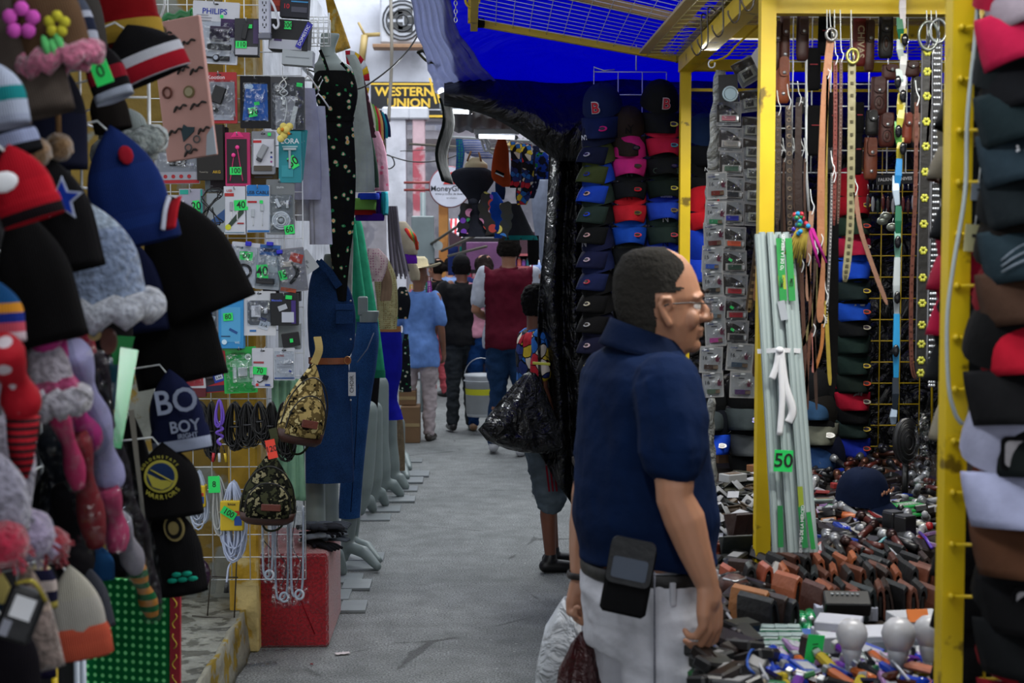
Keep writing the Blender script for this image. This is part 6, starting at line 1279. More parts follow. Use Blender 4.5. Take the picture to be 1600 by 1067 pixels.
# ---- boxes by the shopper
for i,(x0,y0,x1,y1,Y) in enumerate(((626,634,656,691,12.5),(623,612,650,635,12.6))):
 a=at(x0,y0,Y);b=at(x1,y1,Y);z0=0.0 if i == 0 else bzt;h=abs(a.z-b.z)
 bzt=z0+h;o=thing('carton',['brown cardboard carton on the street beside the white trousers','smaller brown cardboard carton on top of the larger one'][i],'carton',((a.x+b.x)/2,Y+.15,z0));wx=b.x-a.x
 P_(o,'body',lambda m:m.box((0,0,h/2),(wx,.3,h-.004),M('#7a5c3e','paper'),b=.004));P_(o,'tape',lambda m:m.box((0,-.151,h*.5),(wx*.98,.003,.03),M('#a08a62','gloss'),b=0))
# tiles / plates on the street edge
for i,(px,py,w_,d_) in enumerate(((553,950,.12,.20),(558,916,.14,.20),(628,782,.18,.2),(640,752,.2,.25),(650,742,.2,.25))):
 q=atz(px,py,0);mb=MB();mb.box((0,0,.008),(w_,d_,.014),M('#7c8284','paint'));mb.build('floor_tile',None,['grey flat tile on the street nearest the red box','second grey tile right behind the first','grey base tile under the front blue skirt foot','grey base tile beyond the blue skirt','farthest grey base tile along the clothes row'][i],'tile',loc=(q.x,q.y,0))
# rails that carry the clothes
o=thing('clothes_rail','white metal rail carrying the clothes along the left wall','rail')
P_(o,'rail',lambda m:(m.tube([(-.95,6.3,2.75),(-.62-.3,11.5,2.75)],.015,WIRE,8)))
for y in (6.4,9.0,11.4):P_(o,'wall_arm',lambda m:m.tube([(-1.36,y,2.75),(-.93,y,2.75)],.012,WIRE,6))
# ================================================================ CLOTHES HANGING UNDER THE BLACK DRAPE
YH=9.0
BK2=M('#2b2d37','cloth')
def embroid(m,c,pts,cols):
 P=spline([at(px,py,YH-.06)-c for px,py in pts],4);m.strap(P,[.05+.03*abs(sin(k*.9)) for k in range(len(P))],.02,M('#202024','embroid'))
EC=['#2a9ac8','#c8c84a','#2aa05a','#c87ab8','#3ab0c8','#8a3ac8','#e0b040']
o=garment('embroidered_top','black knotted top with colourful embroidered edges on a cream bust form','top',YH,[(262,722,758),(268,708,768),(280,706,772),(300,722,760),(316,732,748),(330,724,754),(350,720,766),(370,718,772)],BK2,.4,(.06,6),
 parts=[('embroidery',lambda m,c:embroid(m,c,[(764,302),(757,318),(757,335),(764,350),(768,366)],EC)),('embroidery',lambda m,c:embroid(m,c,[(730,318),(726,335),(724,350),(722,364)],EC[2:]+EC[:2])),('knot',lambda m,c:m.ball(at(739,315,YH-.12)-c,(.03,.02,.02),BK2,10))])
o=thing('bust_form','cream bust form inside the black embroidered top','mannequin',at(742,255,YH+.02))
P_(o,'torso',lambda m:body_of(m,YH+.02,[(246,736,750),(252,730,756),(258,726,762),(272,726,760),(300,730,756)],M('#c8b894','plastic'),.5,(0,3),org=o.location,caps=True));P_(o,'strap',lambda m:m.tube([at(730,252,YH)-o.location,at(736,236,YH)-o.location],.006,M('#a8805a','cloth'),6))
P_(o,'strap',lambda m:m.tube([at(752,252,YH)-o.location,at(748,238,YH)-o.location],.006,M('#a8805a','cloth'),6))
garment('blue_dress','bright blue garment with cyan embroidered edge','dress',YH+.2,[(300,768,776),(320,764,788),(345,768,786),(372,772,784)],M('#164ab0','cloth'),.5,(.05,4),parts=[('embroidery',lambda m,c:embroid(m,c,[(788,316),(792,332),(791,348),(785,368)],['#2aa8b8','#2a8ac8','#3ac0a8']))])
garment('black_skirt','black flared skirt with teal edge hanging right of the blue garment','skirt',YH+.3,[(318,796,812),(340,796,822),(362,792,832),(374,790,838)],M('#24262b','cloth'),.5,(.08,6),parts=[('hem_trim',lambda m,c:body_of(m,YH+.3,[(368,790,838),(375,790,839)],M('#146a6a','cloth'),.52,(.08,6),org=c))])
garment('orange_jacket','rust orange jacket with black and white ribbed cuffs hanging from a hook','jacket',YH-.1,[(217,778,790),(235,772,795),(262,768,796),(280,770,798),(292,786,796)],M('#a8401c','cloth'),.5,(.06,4),parts=[('ribbed_cuff',lambda m,c:m.strap([at(774,268,YH-.2)-c,at(787,274,YH-.2)-c],.025,.01,M('#101014','knit'))),('cuff_stripe',lambda m,c:m.strap([at(774,270,YH-.207)-c,at(787,276,YH-.207)-c],.007,.004,WHITE)),('hanger',lambda m,c:hgr(m,c,.05))])
CM=M('#ffffff','comic',scale=1.9)
for i,(st,lab) in enumerate((([(222,796,812),(250,798,816),(290,796,814),(292,798,812)],'printed patchwork shirt with red panel left of the others'),([(225,812,830),(260,812,834),(300,806,830),(320,808,822)],'long yellow and blue patchwork printed shirt'),([(228,832,842),(250,832,846),(285,826,842),(310,822,834)],'navy lettered print shirt behind the patchwork shirts'))):
 garment('printed_shirt',lab,'shirt',YH+.05+.08*i,st,CM if i<2 else M('#171c38','dots',col2='#a8aec4',scale=1.4),.45,(.07,4),parts=[('hanger',lambda m,c:hgr(m,c,.05))])
garment('printed_shirt','dark shirt with big blue and green blots at the right end','shirt',YH+.1,[(238,838,852),(252,836,862),(280,840,864)],M('#15182c','camo',col2='#1a3a9a',col3='#1a7a3a',scale=.7),.5)
garment('dark_jacket','dark garment hanging under the orange jacket','jacket',YH+.3,[(274,774,784),(295,774,790),(312,776,788)],M('#12203c','cloth'),.5)
garment('dark_garment','black garment hanging low before the white sheet','garment',YH+.5,[(368,824,842),(395,824,842),(414,826,840)],M('#101012','cloth'),.5)
garment('striped_bag','blue and white striped bag hanging above the cream bust form','bag',YH+.3,[(216,724,744),(228,722,760),(240,730,768),(248,748,770)],M('#6a78b0','stripes',col2='#b0b4cc',scale=2),.5,(.06,4),caps=True)
garment('knit_strip','narrow blue and green crocheted strip hanging left of the bust form','scarf',YH+.2,[(216,712,722),(240,713,726),(266,712,722)],M('#2a5a98','dots',col2='#2a9a6a',scale=2),.6)
mb=MB();a,b,c,d=at(834,280,9.6),at(866,280,9.6),at(866,415,9.6),at(846,415,9.6);e=at(812,322,9.6)
mb.sheet(lambda u,v:(a.lerp(b,u)).lerp(e.lerp(d,min(1,v*1.0)).lerp(c,u),v)+V((0,.03*sin(u*7+v*3),0)),18,22,M('#a8b2c8','cloth'),.004);mb.build('white_sheet',None,'pale blue white cloth sheet hanging beside the black curtain','cloth')
o=thing('hanging_rail','white cord and hanger rail under the black drape','rail');P_(o,'rail',lambda m:m.tube([at(700,214,YH),at(866,222,YH)],.009,WIRE,6))
P_(o,'white_cord',lambda m:(m.tube(spline([at(752,218,YH-.1),at(758,236,YH-.1),at(766,228,YH-.1),at(758,216,YH-.1)]),.008,WHITE,6),m.tube(spline([at(757,216,YH-.1),at(764,236,YH-.1),at(776,242,YH-.1)]),.007,WHITE,6)))
mb=MB();mb.lathe([(.0,.02),(.06,0),(.1,-.05),(.09,-.10),(.0,-.12)],M('#8aa0d0','cloth'),16);mb.build('baseball_cap',None,'far pale blue cap beside the maroon shirt man','cap',loc=at(846,412,12.5))
o=thing('white_shelf','far white wire shelf right of the maroon shirt','shelf',at(850,430,12.8));P_(o,'wires',lambda m:grid(m,(-.12,0,-.12),(.3,0,0),(0,0,.25),4,4,.006))
for x in (-.12,.18):P_(o,'leg',lambda m:m.tube([(x,0,-.12),(x,0,-o.location.z)],.01,WIRE,6))
# ================================================================ CAPS
def make_cap(label,loc,rot,s,col,brim=None,logo=None,lcol='#c8ccd4',sticker='#b8a860',group=None,kind='cloth',lsize=.045,brimk=0):
 o=thing('baseball_cap',label,'cap',loc,rot,group);cm=M(col,kind);bm_=M(brim or col,kind)
 def crown(m):
  rings=[];N_=32
  for i in range(11):
   t=i/10;ph=t*pi/2;ring=[]
   for j in range(N_):
    a=2*pi*j/N_;f=-sin(a);seam=1-.022*abs(cos(3*a))**14
    ring.append((.079*cos(a)*cos(ph)**.75*seam,(.092*sin(a)*cos(ph)**(.75 if f<0 else .55))*seam,.105*sin(ph)**(1.05)*(1+.05*max(0,f))))
   rings.append(ring)
  m.loft(rings,cm,False,True,Matrix.Diagonal((s,s,s,1)))
 cw=P_(o,'crown',crown)
 br_=P_(o,'brim',lambda m:m.sheet(lambda u,v:((u-.5)*(.158-.03*v*v)*s,(-.086+.5*(2*u-1)**2*.10-.085*v*(1-.55*(2*u-1)**2))*s,(.004-.020*v-.030*v*v-.042*(2*u-1)**2*(.5+.5*v))*s),16,8,bm_,.003*s))
 P_(cw,'top_button',lambda m:m.ball((0,0,.106*s),(.007*s,.007*s,.004*s),cm,8))
 if logo:
  lm=M(lcol,'cloth');X=TR((0,-.091*s,.046*s),rx=-16)
  def lg(m):
   if callable(logo):logo(m,X,s)
   else:m.text(logo,lsize*s,lm,(0,-.004*s,0),X,bold=.025)
  P_(cw,'emblem',lg)
 if sticker:P_(br_,'brim_sticker',lambda m:(m.card(disc(.015*s,0,0,16,1.3,.8),-.003,0,M(sticker,'shiny'),TR((.03*s,-.135*s,-.022*s),rx=-58)),m.card(disc(.009*s,0,0,12,1.3,.8),-.0045,-.003,M('#3a3430','shiny'),TR((.03*s,-.135*s,-.022*s),rx=-58))))
 return o
def bsox(c1,c2):
 def f(m,X,s):m.text('B',.060*s,M(c2,'cloth'),(0,-.002*s,0),X,bold=.055);m.text('B',.057*s,M(c1,'cloth'),(0,-.006*s,0),X,bold=.018)
 return f
def ny(c):
 def f(m,X,s):m.text('N',.040*s,M(c,'cloth'),(-.004*s,-.003*s,-.006*s),X,bold=.01);m.text('Y',.046*s,M(c,'cloth'),(.005*s,-.005*s,.006*s),X,bold=.01)
 return f
def adi(c,word=True):
 def f(m,X,s):
  for k in range(3):m.card([(-.022*s+.014*s*k,0),(-.012*s+.014*s*k,0),(-.004*s+.012*s*k,.012*s+.008*s*k),(-.010*s+.012*s*k,.016*s+.008*s*k)],-.005,-.003,M(c,'cloth'),X)
  if word:m.text('adidas',.022*s,M(c,'cloth'),(0,-.004*s,-.012*s),X,bold=.02)
 return f
def claws(m,X,s):
 for k in range(3):m.tube([((-.018+.018*k)*s,-.004*s,.03*s),((-.02+.018*k)*s,-.005*s,0),((-.016+.018*k)*s,-.004*s,-.02*s)],[.003*s,.0035*s,.001],M('#4ab83a','cloth'),5,X)
def cap(label,px,py,Y,wpx,col,brim=None,rz=0,rx=20,ry=0,**k):
 s=wpx*Y/FPX/.158;c=at(px,py-9*(wpx<100),Y)+V((0,.0,-.03*s));return make_cap(label,c,(rx,ry,rz),s,col,brim,**k)
YC=6.15;G1='caps on the white grid by the black curtain'
cap('navy cap with red white edged B at the top left of the white cap grid',942,168,YC,62,'#16224c',rz=-22,rx=30,logo=bsox('#b82838','#c4c4cc'),sticker='#b02060',group=G1)
cap('black cap with red B at the top right of the white cap grid',1030,162,YC,60,'#17181a',rz=8,rx=30,logo=bsox('#c03848','#c8bcc0'),sticker='#c8b83a',group=G1)
cap('dark brown cap with tone on tone letters in the middle of the top row',982,200,YC,54,'#2a211f',rz=-4,rx=34,logo=ny('#121012'),sticker='#15110f',group=G1)
R1=[('#141a34',None,'NY','#a8a8b0','navy',222),('#3a4426',None,ny('#a8b0b4'),'#2a3a8a','olive green',252),('#1a3fae',None,None,'#c8a8a0','royal blue',282),('#24322e',None,None,'#2a4ac8','dark slate green',314),('#101214',None,None,'#c8a0a0','black with orange tag',346),('#161a38',None,ny('#a8a8b4'),'#b8a0b0','navy with white letters',384),('#1a2248',None,None,'#b83a48','dusky blue with round badge',418),('#121214',None,None,'#c0b8a0','black with oval sticker',452),('#131315',None,'adidas','#a8a8a8','black with white word',484),('#181a30',None,None,'#c0a8b0','deep navy',516),('#101216',None,None,'#b8a83a','black with rainbow sticker',546)]
for c,b,lg,st,nm,y in R1:cap(nm+' cap in the left column of the white grid',938,y,YC,54,c,b,rz=-48,rx=17,logo=lg,sticker=st,group=G1,lsize=.03)
R2=[('#b0206c','#c02878',None,'#4a3020','magenta pink',240),('#15171a',None,ny('#3a3c42'),'#b02028','black with red bar sticker',276),('#b8202c',None,ny('#6a1018'),'#6a5a2a','bright red',312),('#1746a8',None,adi('#c8ccd8',0),'#b8404a','strong blue',346),('#16181a',None,'SKATE','#c0c4cc','black skateboard lettered',378),('#232722',None,None,'#9ab8c0','charcoal green with pale round sticker',402)]
for c,b,lg,st,nm,y in R2:cap(nm+' cap in the middle column of the white grid',983,y,YC,54,c,b,rz=-3,rx=17,logo=lg,sticker=st,group=G1,lsize=.024)
R3=[('#b01e3c',None,'B','#4a8a8a','crimson cap with dark letter',208,'#3a0a14'),('#17191a',None,'Sox','#15171a','black cap with white letters',240,'#c8ccd4'),('#15201c',None,'CHOICE','#b8b03a','black green cap with faint word',274,'#2a3430'),('#1a2f9c','#2446b8',adi('#a8b4dc'),'#7a6a3a','blue cap with three stripes',308,None),('#22302c',None,ny('#c4c8cc'),'#b84a4a','dark green cap with white letters',346,None),('#1c3cae',None,ny('#102058'),'#b0b0b4','vivid blue cap lowest visible',384,None)]
for c,b,lg,st,nm,y,lc in R3:cap(nm+' in the right column of the white grid',1034,y,YC,54,c,b,rz=4,rx=17,logo=lg,sticker=st,group=G1,lcol=lc or '#c8ccd4',lsize=.034)
for k in range(6):cap(['black cap partly behind the foreground man\'s head','dark cap low behind the man\'s head','black cap behind the man\'s collar','dark navy cap behind the man\'s shoulder','dark cap below the rainbow sticker cap','lowest dark cap of the white grid'][k],985 if k<4 else 945,436+32*k if k<4 else 580+34*(k-4),YC+.03,52,'#121316',rz=-10,group=G1,sticker='#8a8a90')
o=thing('cap_grid','white wire grid that holds the columns of caps','wire grid');A=at(928,112,YC+.12);B=at(1038,640,YC+.12)
P_(o,'wires',lambda m:(grid(m,A,(B.x-A.x,0,0),(0,0,B.z-A.z),3,15,.0028),m.tube([at(994,70,YC+.1),at(994,110,YC+.1)],.003,WIRE,6),m.tube([A,A+V((0,.0,.02)),A+V((.04,-.04,0)),A+V((.09,0,.01))],.003,WIRE,6)))
G2='caps hanging behind the memory cards'
cap('navy and black cap with white disc print behind the far yellow post',1100,215,6.1,62,'#14284a','#0f1216',rz=14,rx=24,logo=lambda m,X,s:m.tube([(.018*s*cos(a*pi/10+pi),-.004,.018*s*sin(a*pi/10+pi)) for a in range(11)],.002,WHITE,5,X),sticker=None,group=G2)
cap('black cap with white sail print behind the far yellow post',1100,262,6.1,60,'#121416',rz=14,rx=30,logo='NAUTICA',lsize=.02,sticker=None,group=G2)
cap('bright red cap with black three stripe logo right of the far yellow post',1097,325,6.05,56,'#c01c28',rz=10,rx=12,logo=adi('#14080a'),sticker=None,group=G2)
cap('bright blue cap right of the far yellow post',1098,385,6.05,62,'#1a3fc0',rz=-20,rx=34,sticker=None,group=G2)
G3='caps on the yellow grid at the back'
R5=[('#a01824',298,'red cap topmost'),('#26382c',330,'dark green cap with red sticker'),('#a82040',362,'raspberry cap'),('#1a48c0',398,'blue cap just under the raspberry one'),('#1e2a2a',430,'dark grey green cap'),('#1a48b0',462,'medium blue cap'),('#141618',486,'black cap with letters AF'),('#1c2c28',512,'deep green cap'),('#1a2a26',545,'dark teal grey cap'),('#1a2420',572,'blackish green cap with red sticker'),('#a0162e',600,'crimson cap'),('#0f1012',620,'black cap with grey adidas lettering'),('#22302e',642,'charcoal teal cap'),('#1a2c9c',672,'indigo and blue cap'),('#141416',700,'plain black cap lowest')]
for i,(c,y,nm) in enumerate(R5):cap(nm+' in the narrow column left of the yellow grid',1328,y,6.2,58,c,rz=4,rx=17,logo={6:'AF',11:adi('#8a8a8e')}.get(i),lcol='#8a8c92',sticker=['#b8a03a','#b84a2a','#a09a88',None][i % 4],group=G3,lsize=.05)
for nm,px,py,w_,c,b,lg,st in (('slate blue brimmed cap beside the trunking bundle',1270,612,60,'#17181a','#2c4a6a',None,None),('grey camouflage patterned cap with round sticker',1275,645,66,'#1c1a18','#6a6c60',None,'#8a8c88'),('black cap with steel blue brim',1275,680,70,'#101214','#23406c',None,None),('dark cap with royal blue brim just above the goods',1285,712,72,'#12162a','#1a34a8',None,None),('black cap with slate grey brim and violet oval sticker',1162,622,66,'#121314','#3a4244',None,'#4a3ac8'),('black cap with green claw marks',1168,662,66,'#121314','#4a4e50',claws,'#1c1e20'),('black cap below the claw mark cap',1170,695,66,'#101112',None,None,None),('cap with bright blue brim beside the man\'s shirt',1112,665,60,'#12161e','#1a48c8',None,'#a0a4a8'),('grey brimmed dark cap under the hanging memory cards',1106,628,60,'#141618','#3a4244',None,None)):
 cap(nm,px,py,5.9,w_,c,b,rz=-4,rx=18,logo=lg,sticker=st,group=G3)
o=thing('yellow_grid','yellow wire grid standing at the back of the stall','wire grid');A=at(1347,232,6.35);B=at(1445,730,6.35);YW=M('#c8a81c','paint')
P_(o,'wires',lambda m:grid(m,(A.x,6.35,A.z),(at(1442,300,6.35).x-A.x,0,0),(0,0,B.z-A.z),3,15,.003,YW))
P_(o,'side_bar',lambda m:m.tube([at(1456,240,6.3),at(1456,680,6.3)],.006,YW,6))
# near caps on the right edge
G4='near caps at the right edge'
YN=2.42
NR=[('white and grey cap at the very top right corner',1600,-12,'#9a8a90','#a89aa4',None,0),('magenta red cap second from the top at the right edge',1590,45,'#a81838','#c01c48',None,0),('dark cap with lavender brown print under the red one',1598,112,'#131418',None,'k',0),('black green cap with curved brim below the print cap',1588,165,'#141a1c','#18262a',None,0),('black cap with glitter dots on dark teal brim',1592,225,'#101214','#2a3a44','dots',0),('black cap with speckled dark brim',1598,290,'#0f1012','#1c2428',None,0),('black cap with white striped brim',1594,375,'#101316','#24343c','str',0),('black cap with brown knitted brim',1590,440,'#14110f','#4a3428',None,0),('dark cap with vivid red brim',1588,515,'#7a1220','#c01830',None,0),('large plain black cap right of the lower pegs',1572,590,'#0f0f10','#141416',None,0),('black cap just above the white cap',1590,668,'#101214','#161c1c',None,0),
      ('white cap with black framed badge',1580,745,'#a8aac4','#b0b4d4','badge',0),('brown cap with stitched tan brim and picture badge',1580,820,'#7a3a20','#5a3a28','badge',0),('black cap with yellow framed badge',1590,905,'#0d0d0f',None,'badge',0),('black cap with grey and white front print',1585,970,'#0e0f11','#101214','badge',0),('dark red cap at the bottom right corner',1592,1065,'#7a0f1c',None,'badge',0)]
for nm,px,py,c,b,k_,_ in NR:
 o=cap(nm,px+(4 if 'white cap with black' in nm else 16),py-68,YN,165,c,b,rz=-12,rx=16,sticker=None,group=G4);s=165*YN/FPX/.158
 if k_ == 'dots':P_(o,'glitter',lambda m:[m.ball(((-.035+.012*i)*s,-.13*s-.01*(j % 2),(-.012-.003*j)*s),.0022,WHITE,6) for i in range(4) for j in range(3)] and None)
 if k_ == 'str':P_(o,'brim_stripes',lambda m:[m.tube([((u-.5)*.13*s,(-.10-.055*(q+1)/3*(1-.9*(2*u-1)**2))*s,(.003-.02*(q+1)/3-.05*(2*u-1)**2)*s) for u in [k/12 for k in range(1,12)]],.002,M('#8a94a0','cloth'),5) for q in range(3)] and None)
 if k_ == 'badge':P_(o,'badge',lambda m:(m.card(rrect(.07*s,.05*s,.01),-.004,0,M('#b8902a' if 'yellow' in nm else '#0c0c0e','cloth'),TR((.0,-.094*s,.04*s),rx=-16)),m.card(rrect(.058*s,.038*s,.008),-.006,-.004,M('#8a7a70' if 'brown' in nm else '#a8a4a8','comic' if 0 else 'cloth'),TR((.0,-.094*s,.04*s),rx=-16)),m.ball((0,-.102*s,.038*s),(.014,.003,.009),M('#4a3428','cloth'),8,None)))
 if k_ == 'k':P_(o,'print',lambda m:m.card(rrect(.08*s,.06*s,.01),-.004,0,M('#6a5a94','camo',col2='#8a4a28',col3='#6a5a94'),TR((0,-.094*s,.045*s),rx=-16)))
for px,py,c,nm,yy in ((1538,110,'#0e1012','black cap seen from the side behind the pegs, top',2.75),(1526,190,'#6a6458','grey tan cap behind the pegs',2.8),(1530,280,'#101418','black cap behind the pegs by the small photo tag',2.75),(1525,360,'#8a1230','dark red cap behind the pegs',2.8),(1524,430,'#a01038','raspberry cap behind the lower pegs',2.8),(1520,500,'#101316','black cap with green letter behind the lower pegs',2.78),(1528,590,'#8a8474','beige cap behind the lowest pegs',2.8),(1530,800,'#0e0e10','black cap beside the brown cap near the post',2.8),(1530,880,'#0d0d10','black cap low beside the near post',2.8),(1530,960,'#101012','lowest black cap beside the near post',2.8)):
 cap(nm,px,py,yy,110,c,rz=-60,rx=20,sticker=None,group=G4)
for px,py,w_,h_,nm in ((1522,372,.034,.048,'cream swing tag hanging on the upper pegs of the near post'),(1528,300,.024,.03,'small grey picture tag hanging between the pegs')):
 o=thing('swing_tag',nm,'tag',at(px,py,2.5),(0,4,0));P_(o,'card',lambda m:m.box((0,0,0),(w_,.002,h_),M('#b8b488' if py>320 else '#7a8490','paper'),b=0));P_(o,'print',lambda m:m.box((.004,-.0016,.004),(w_*.5,.001,h_*.12),INK,b=0));P_(o,'string',lambda m:m.tube([(0,0,h_/2),(.004,.01,h_/2+.03)],.001,WIRE,5))
cable([at(1530,-30,2.45),at(1524,60,2.45),at(1512,180,2.45),at(1508,300,2.45),at(1489,420,2.45),at(1480,500,2.45),at(1482,600,2.45),at(1492,645,2.46),at(1503,662,2.47)],.0038,'#aab4b4','thick white cable running down the near yellow post')
o=thing('near_cap_rack','thin yellow wire rack carrying the near caps','wire rack');P_(o,'wires',lambda m:[m.tube([at(px,-40,2.7),at(px+4,1100,2.7)],.003,YW,6) for px in (1534,1580,1620)] and [m.tube([at(1530,py,2.7),at(1640,py,2.7)],.003,YW,6) for py in range(-20,1100,90)] and None)
o=thing('violet_lamp','small violet glowing light hanging beside the near post','light',at(1497,810,2.62));P_(o,'bulb',lambda m:m.ball((0,0,0),(.004,.004,.008),M('#7a3aff','emit',scale=2),8));P_(o,'wire',lambda m:m.tube(spline([(0,0,.008),(.004,0,.06),(0,.01,.12)]),.0012,INK,5));P_(o,'lower_wire',lambda m:m.tube(spline([(0,0,-.008),(.006,0,-.06),(.004,0,-.15)]),.0012,INK,5))
# ================================================================ MEMORY CARD STRIPS
YU=4.5;su=YU/FPX
def ucard(label,px,py,w_,h_,style,stick,txt='16',Y=YU,tilt=0,rz=0,tag_=False):
 s=Y/FPX;o=thing('memory_card_pack',label,'package',at(px,py,Y),(rnd.uniform(-4,4),tilt,rz+rnd.uniform(-6,6)),'memory card packs hanging in strips')
 mb=MB();mb.card(rrect(w_*s,h_*s,.002),0,.002,M('#7e7e80' if style != 'bird' else '#989898','paper'));it=[]
 if style == 'arc':
  it=[('p',[(-w_/2,-h_/2+5)]+[(-w_/2+w_*.97*sin(t*pi/16),h_*.34-(h_*.74)*cos(t*pi/16)) for t in range(1,9)]+[(-w_/2,h_*.34)],'#1c1512'),('t',w_*.3,-h_*.38,3,'#3a3a40','GB'),('r',-2,h_*.44,10,1,'#2a2a30')]
 if style == 'bird':
  it=[('t',-w_*.28,-h_*.05,8.5,'#26262a',txt),('r',-w_*.25,-h_*.33,11,1.2,'#2a3a7a'),('r',-w_*.05,-h_*.24,9,1.4,'#2c2c30'),('p',[(6,-2),(10,-9),(11,-3),(15,-6),(12,1),(15,3),(8,3)],'#6a1c38'),('d',0,-h_/2+4,1.6,'#e0e0e0',2.4,.8)]
 if style == 'sd':it=[('r',0,-h_*.3,w_*.8,4,'#908c88'),('p',[(-w_/2,-h_/2),(w_/2,-h_/2+4),(w_/2,-h_*.1),(-w_/2,-h_*.1)],'#2a211c')]
 draw(mb,it,s,0,w_,h_);mb.build('card',o)
 m2=MB()
 if style == 'sd':m2.box((0,-.005,-h_*.1*s),(w_*.66*s,.008,h_*.44*s),M('#9a988c','plastic'));m2.box((-w_*.04*s,-.0095,-h_*.1*s),(w_*.42*s,.002,h_*.28*s),M(stick,'plastic'))
 elif style == 'arc':m2.box((0,-.005,-h_*.2*s),(w_*.78*s,.006,h_*.30*s),M('#8a8682','plastic'));m2.box((-1*s,-.009,-h_*.2*s),(w_*.56*s,.006,h_*.20*s),M(stick,'plastic'));m2.box((w_*.34*s,-.009,-h_*.2*s),(w_*.1*s,.004,h_*.16*s),STEEL)
 else:m2.box((0,-.006,-h_*.27*s),(w_*.6*s,.006,h_*.17*s),M(stick,'plastic'));m2.box((w_*.2*s,-.010,-h_*.27*s),(w_*.2*s,.003,h_*.13*s),M('#5a4a3a','metal'))
 m2.build('memory_stick',o)
 if tag_:tagprice(o,-w_*.2,-h_*.1,6,4,'',s,-.006,rz=30)
 m3=MB();m3.sheet(lambda u,v:((u-.5)*w_*.9*s,-.013*min(1,5*min(u,1-u,v,1-v)),-(v-.5)*h_*.9*s),6,6,CLEAR,.0006);m3.build('clear_blister',o)
O1=['topmost','second','third','fourth','fifth','sixth','seventh','eighth','ninth','tenth','eleventh','twelfth']
for i,(px,py,st,tx) in enumerate(((1120,290,'#6a2018','16'),(1118,335,'#1a7a4a','16'),(1116,368,'#5a1c18','16'),(1113,405,'#1a4aa0','15'),(1114,442,'#1c1c1c','16'),(1117,482,'#6a7478',''),(1118,520,'#a83a80',''),(1111,562,'#3a2418','16'),(1114,600,'#4a5a48','16'))):
 ucard(O1[i]+' pale memory card pack of the left hanging strip',px,py,33 if i != 7 else 36,42,'bird' if tx else 'bird',st,tx,Y=4.45,tilt=(-3,2)[i % 2])
for i,(px,py,st) in enumerate(((1139,178,'#8a1c3c'),(1142,218,'#77726c'),(1143,256,'#2a4a38'),(1144,296,'#181a22'),(1144,333,'#1a2288'),(1147,373,'#b84a2c'),(1148,410,'#1a3428'),(1149,447,'#8a1a24'),(1150,484,'#8a1a24'),(1151,519,'#1c1a1c'))):
 ucard(O1[i]+' dark arched memory card pack of the middle strip',px,py,38,38,'arc',st,tilt=(1,3)[i % 2],tag_=i in (6,8,9))
ucard('pale memory card pack with 16 under the arched packs',1156,558,42,44,'bird','#3a4a5a','16',tilt=4);ucard('lowest pale memory card pack of the middle strip with purple stick',1160,601,40,42,'bird','#4a2a5a','',tilt=2)
for i,(px,py) in enumerate(((1166,112),(1171,158),(1174,200),(1176,234),(1177,268),(1178,302),(1179,336))):
 ucard(O1[i]+' small memory card pack of the right strip beside the post',px,py,30 if i else 36,34 if i else 40,'sd','#2a2420',Y=4.6,tilt=(-30 if i == 0 else (-8 if i == 1 else 2)))
o=thing('loose_card','white perforated card sticking up behind the topmost memory pack','card',at(1182,100,4.7),(0,35,0));P_(o,'card',lambda m:m.card(rrect(.06,.10,.008),0,.002,WHITE));P_(o,'hole',lambda m:m.card(disc(.004,0,.04),-.001,0,INK))
o=thing('watch_pack','clear pack with pale blue round dial at the top of the memory strips','package',at(1138,138,4.45),(0,-3,0));P_(o,'card',lambda m:m.box((0,0,0),(.06,.003,.085),M('#17181c','paper'),b=0));P_(o,'dial',lambda m:(m.card(disc(.018,.004,-.018),-.008,-.002,M('#8aa4b0','plastic')),m.tube([(.004+.022*cos(a*pi/8),-.006,-.018+.022*sin(a*pi/8)) for a in range(16)],.003,M('#a0b4bc','plastic'),6,closed=True)))
for i,(pts,w_,nm) in enumerate(((((1126,110),(1118,200),(1112,300),(1108,380)),.03,'long clear wrinkled sleeve hanging left of the memory strips'),(((1112,622),(1110,680),(1114,740),(1112,800)),.02,'twisted clear plastic tail hanging under the memory strips'))):
 mb=MB();P=spline([at(x,y,4.55) for x,y in pts],5);mb.tube(P,[w_*(.5+.3*sin(k*1.1)**2) for k in range(len(P))],M('#8f918c','crumple',rough=.25),9,flat=(1,.4));mb.build('clear_sleeve',None,nm,'plastic sleeve')
o=thing('yellow_twine','yellow twisted twine tying the memory strips to the roof','twine');P_(o,'twine',lambda m:m.tube(spline([at(1110,98,4.6),at(1135,88,4.6),at(1152,70,4.6),at(1192,34,4.65)]),.004,M('#b8981c','cloth'),6));P_(o,'knot',lambda m:m.tube([at(1112+5*cos(a*pi/5),100+6*sin(a*pi/5),4.6) for a in range(10)],.0025,WHITE,5,closed=True))
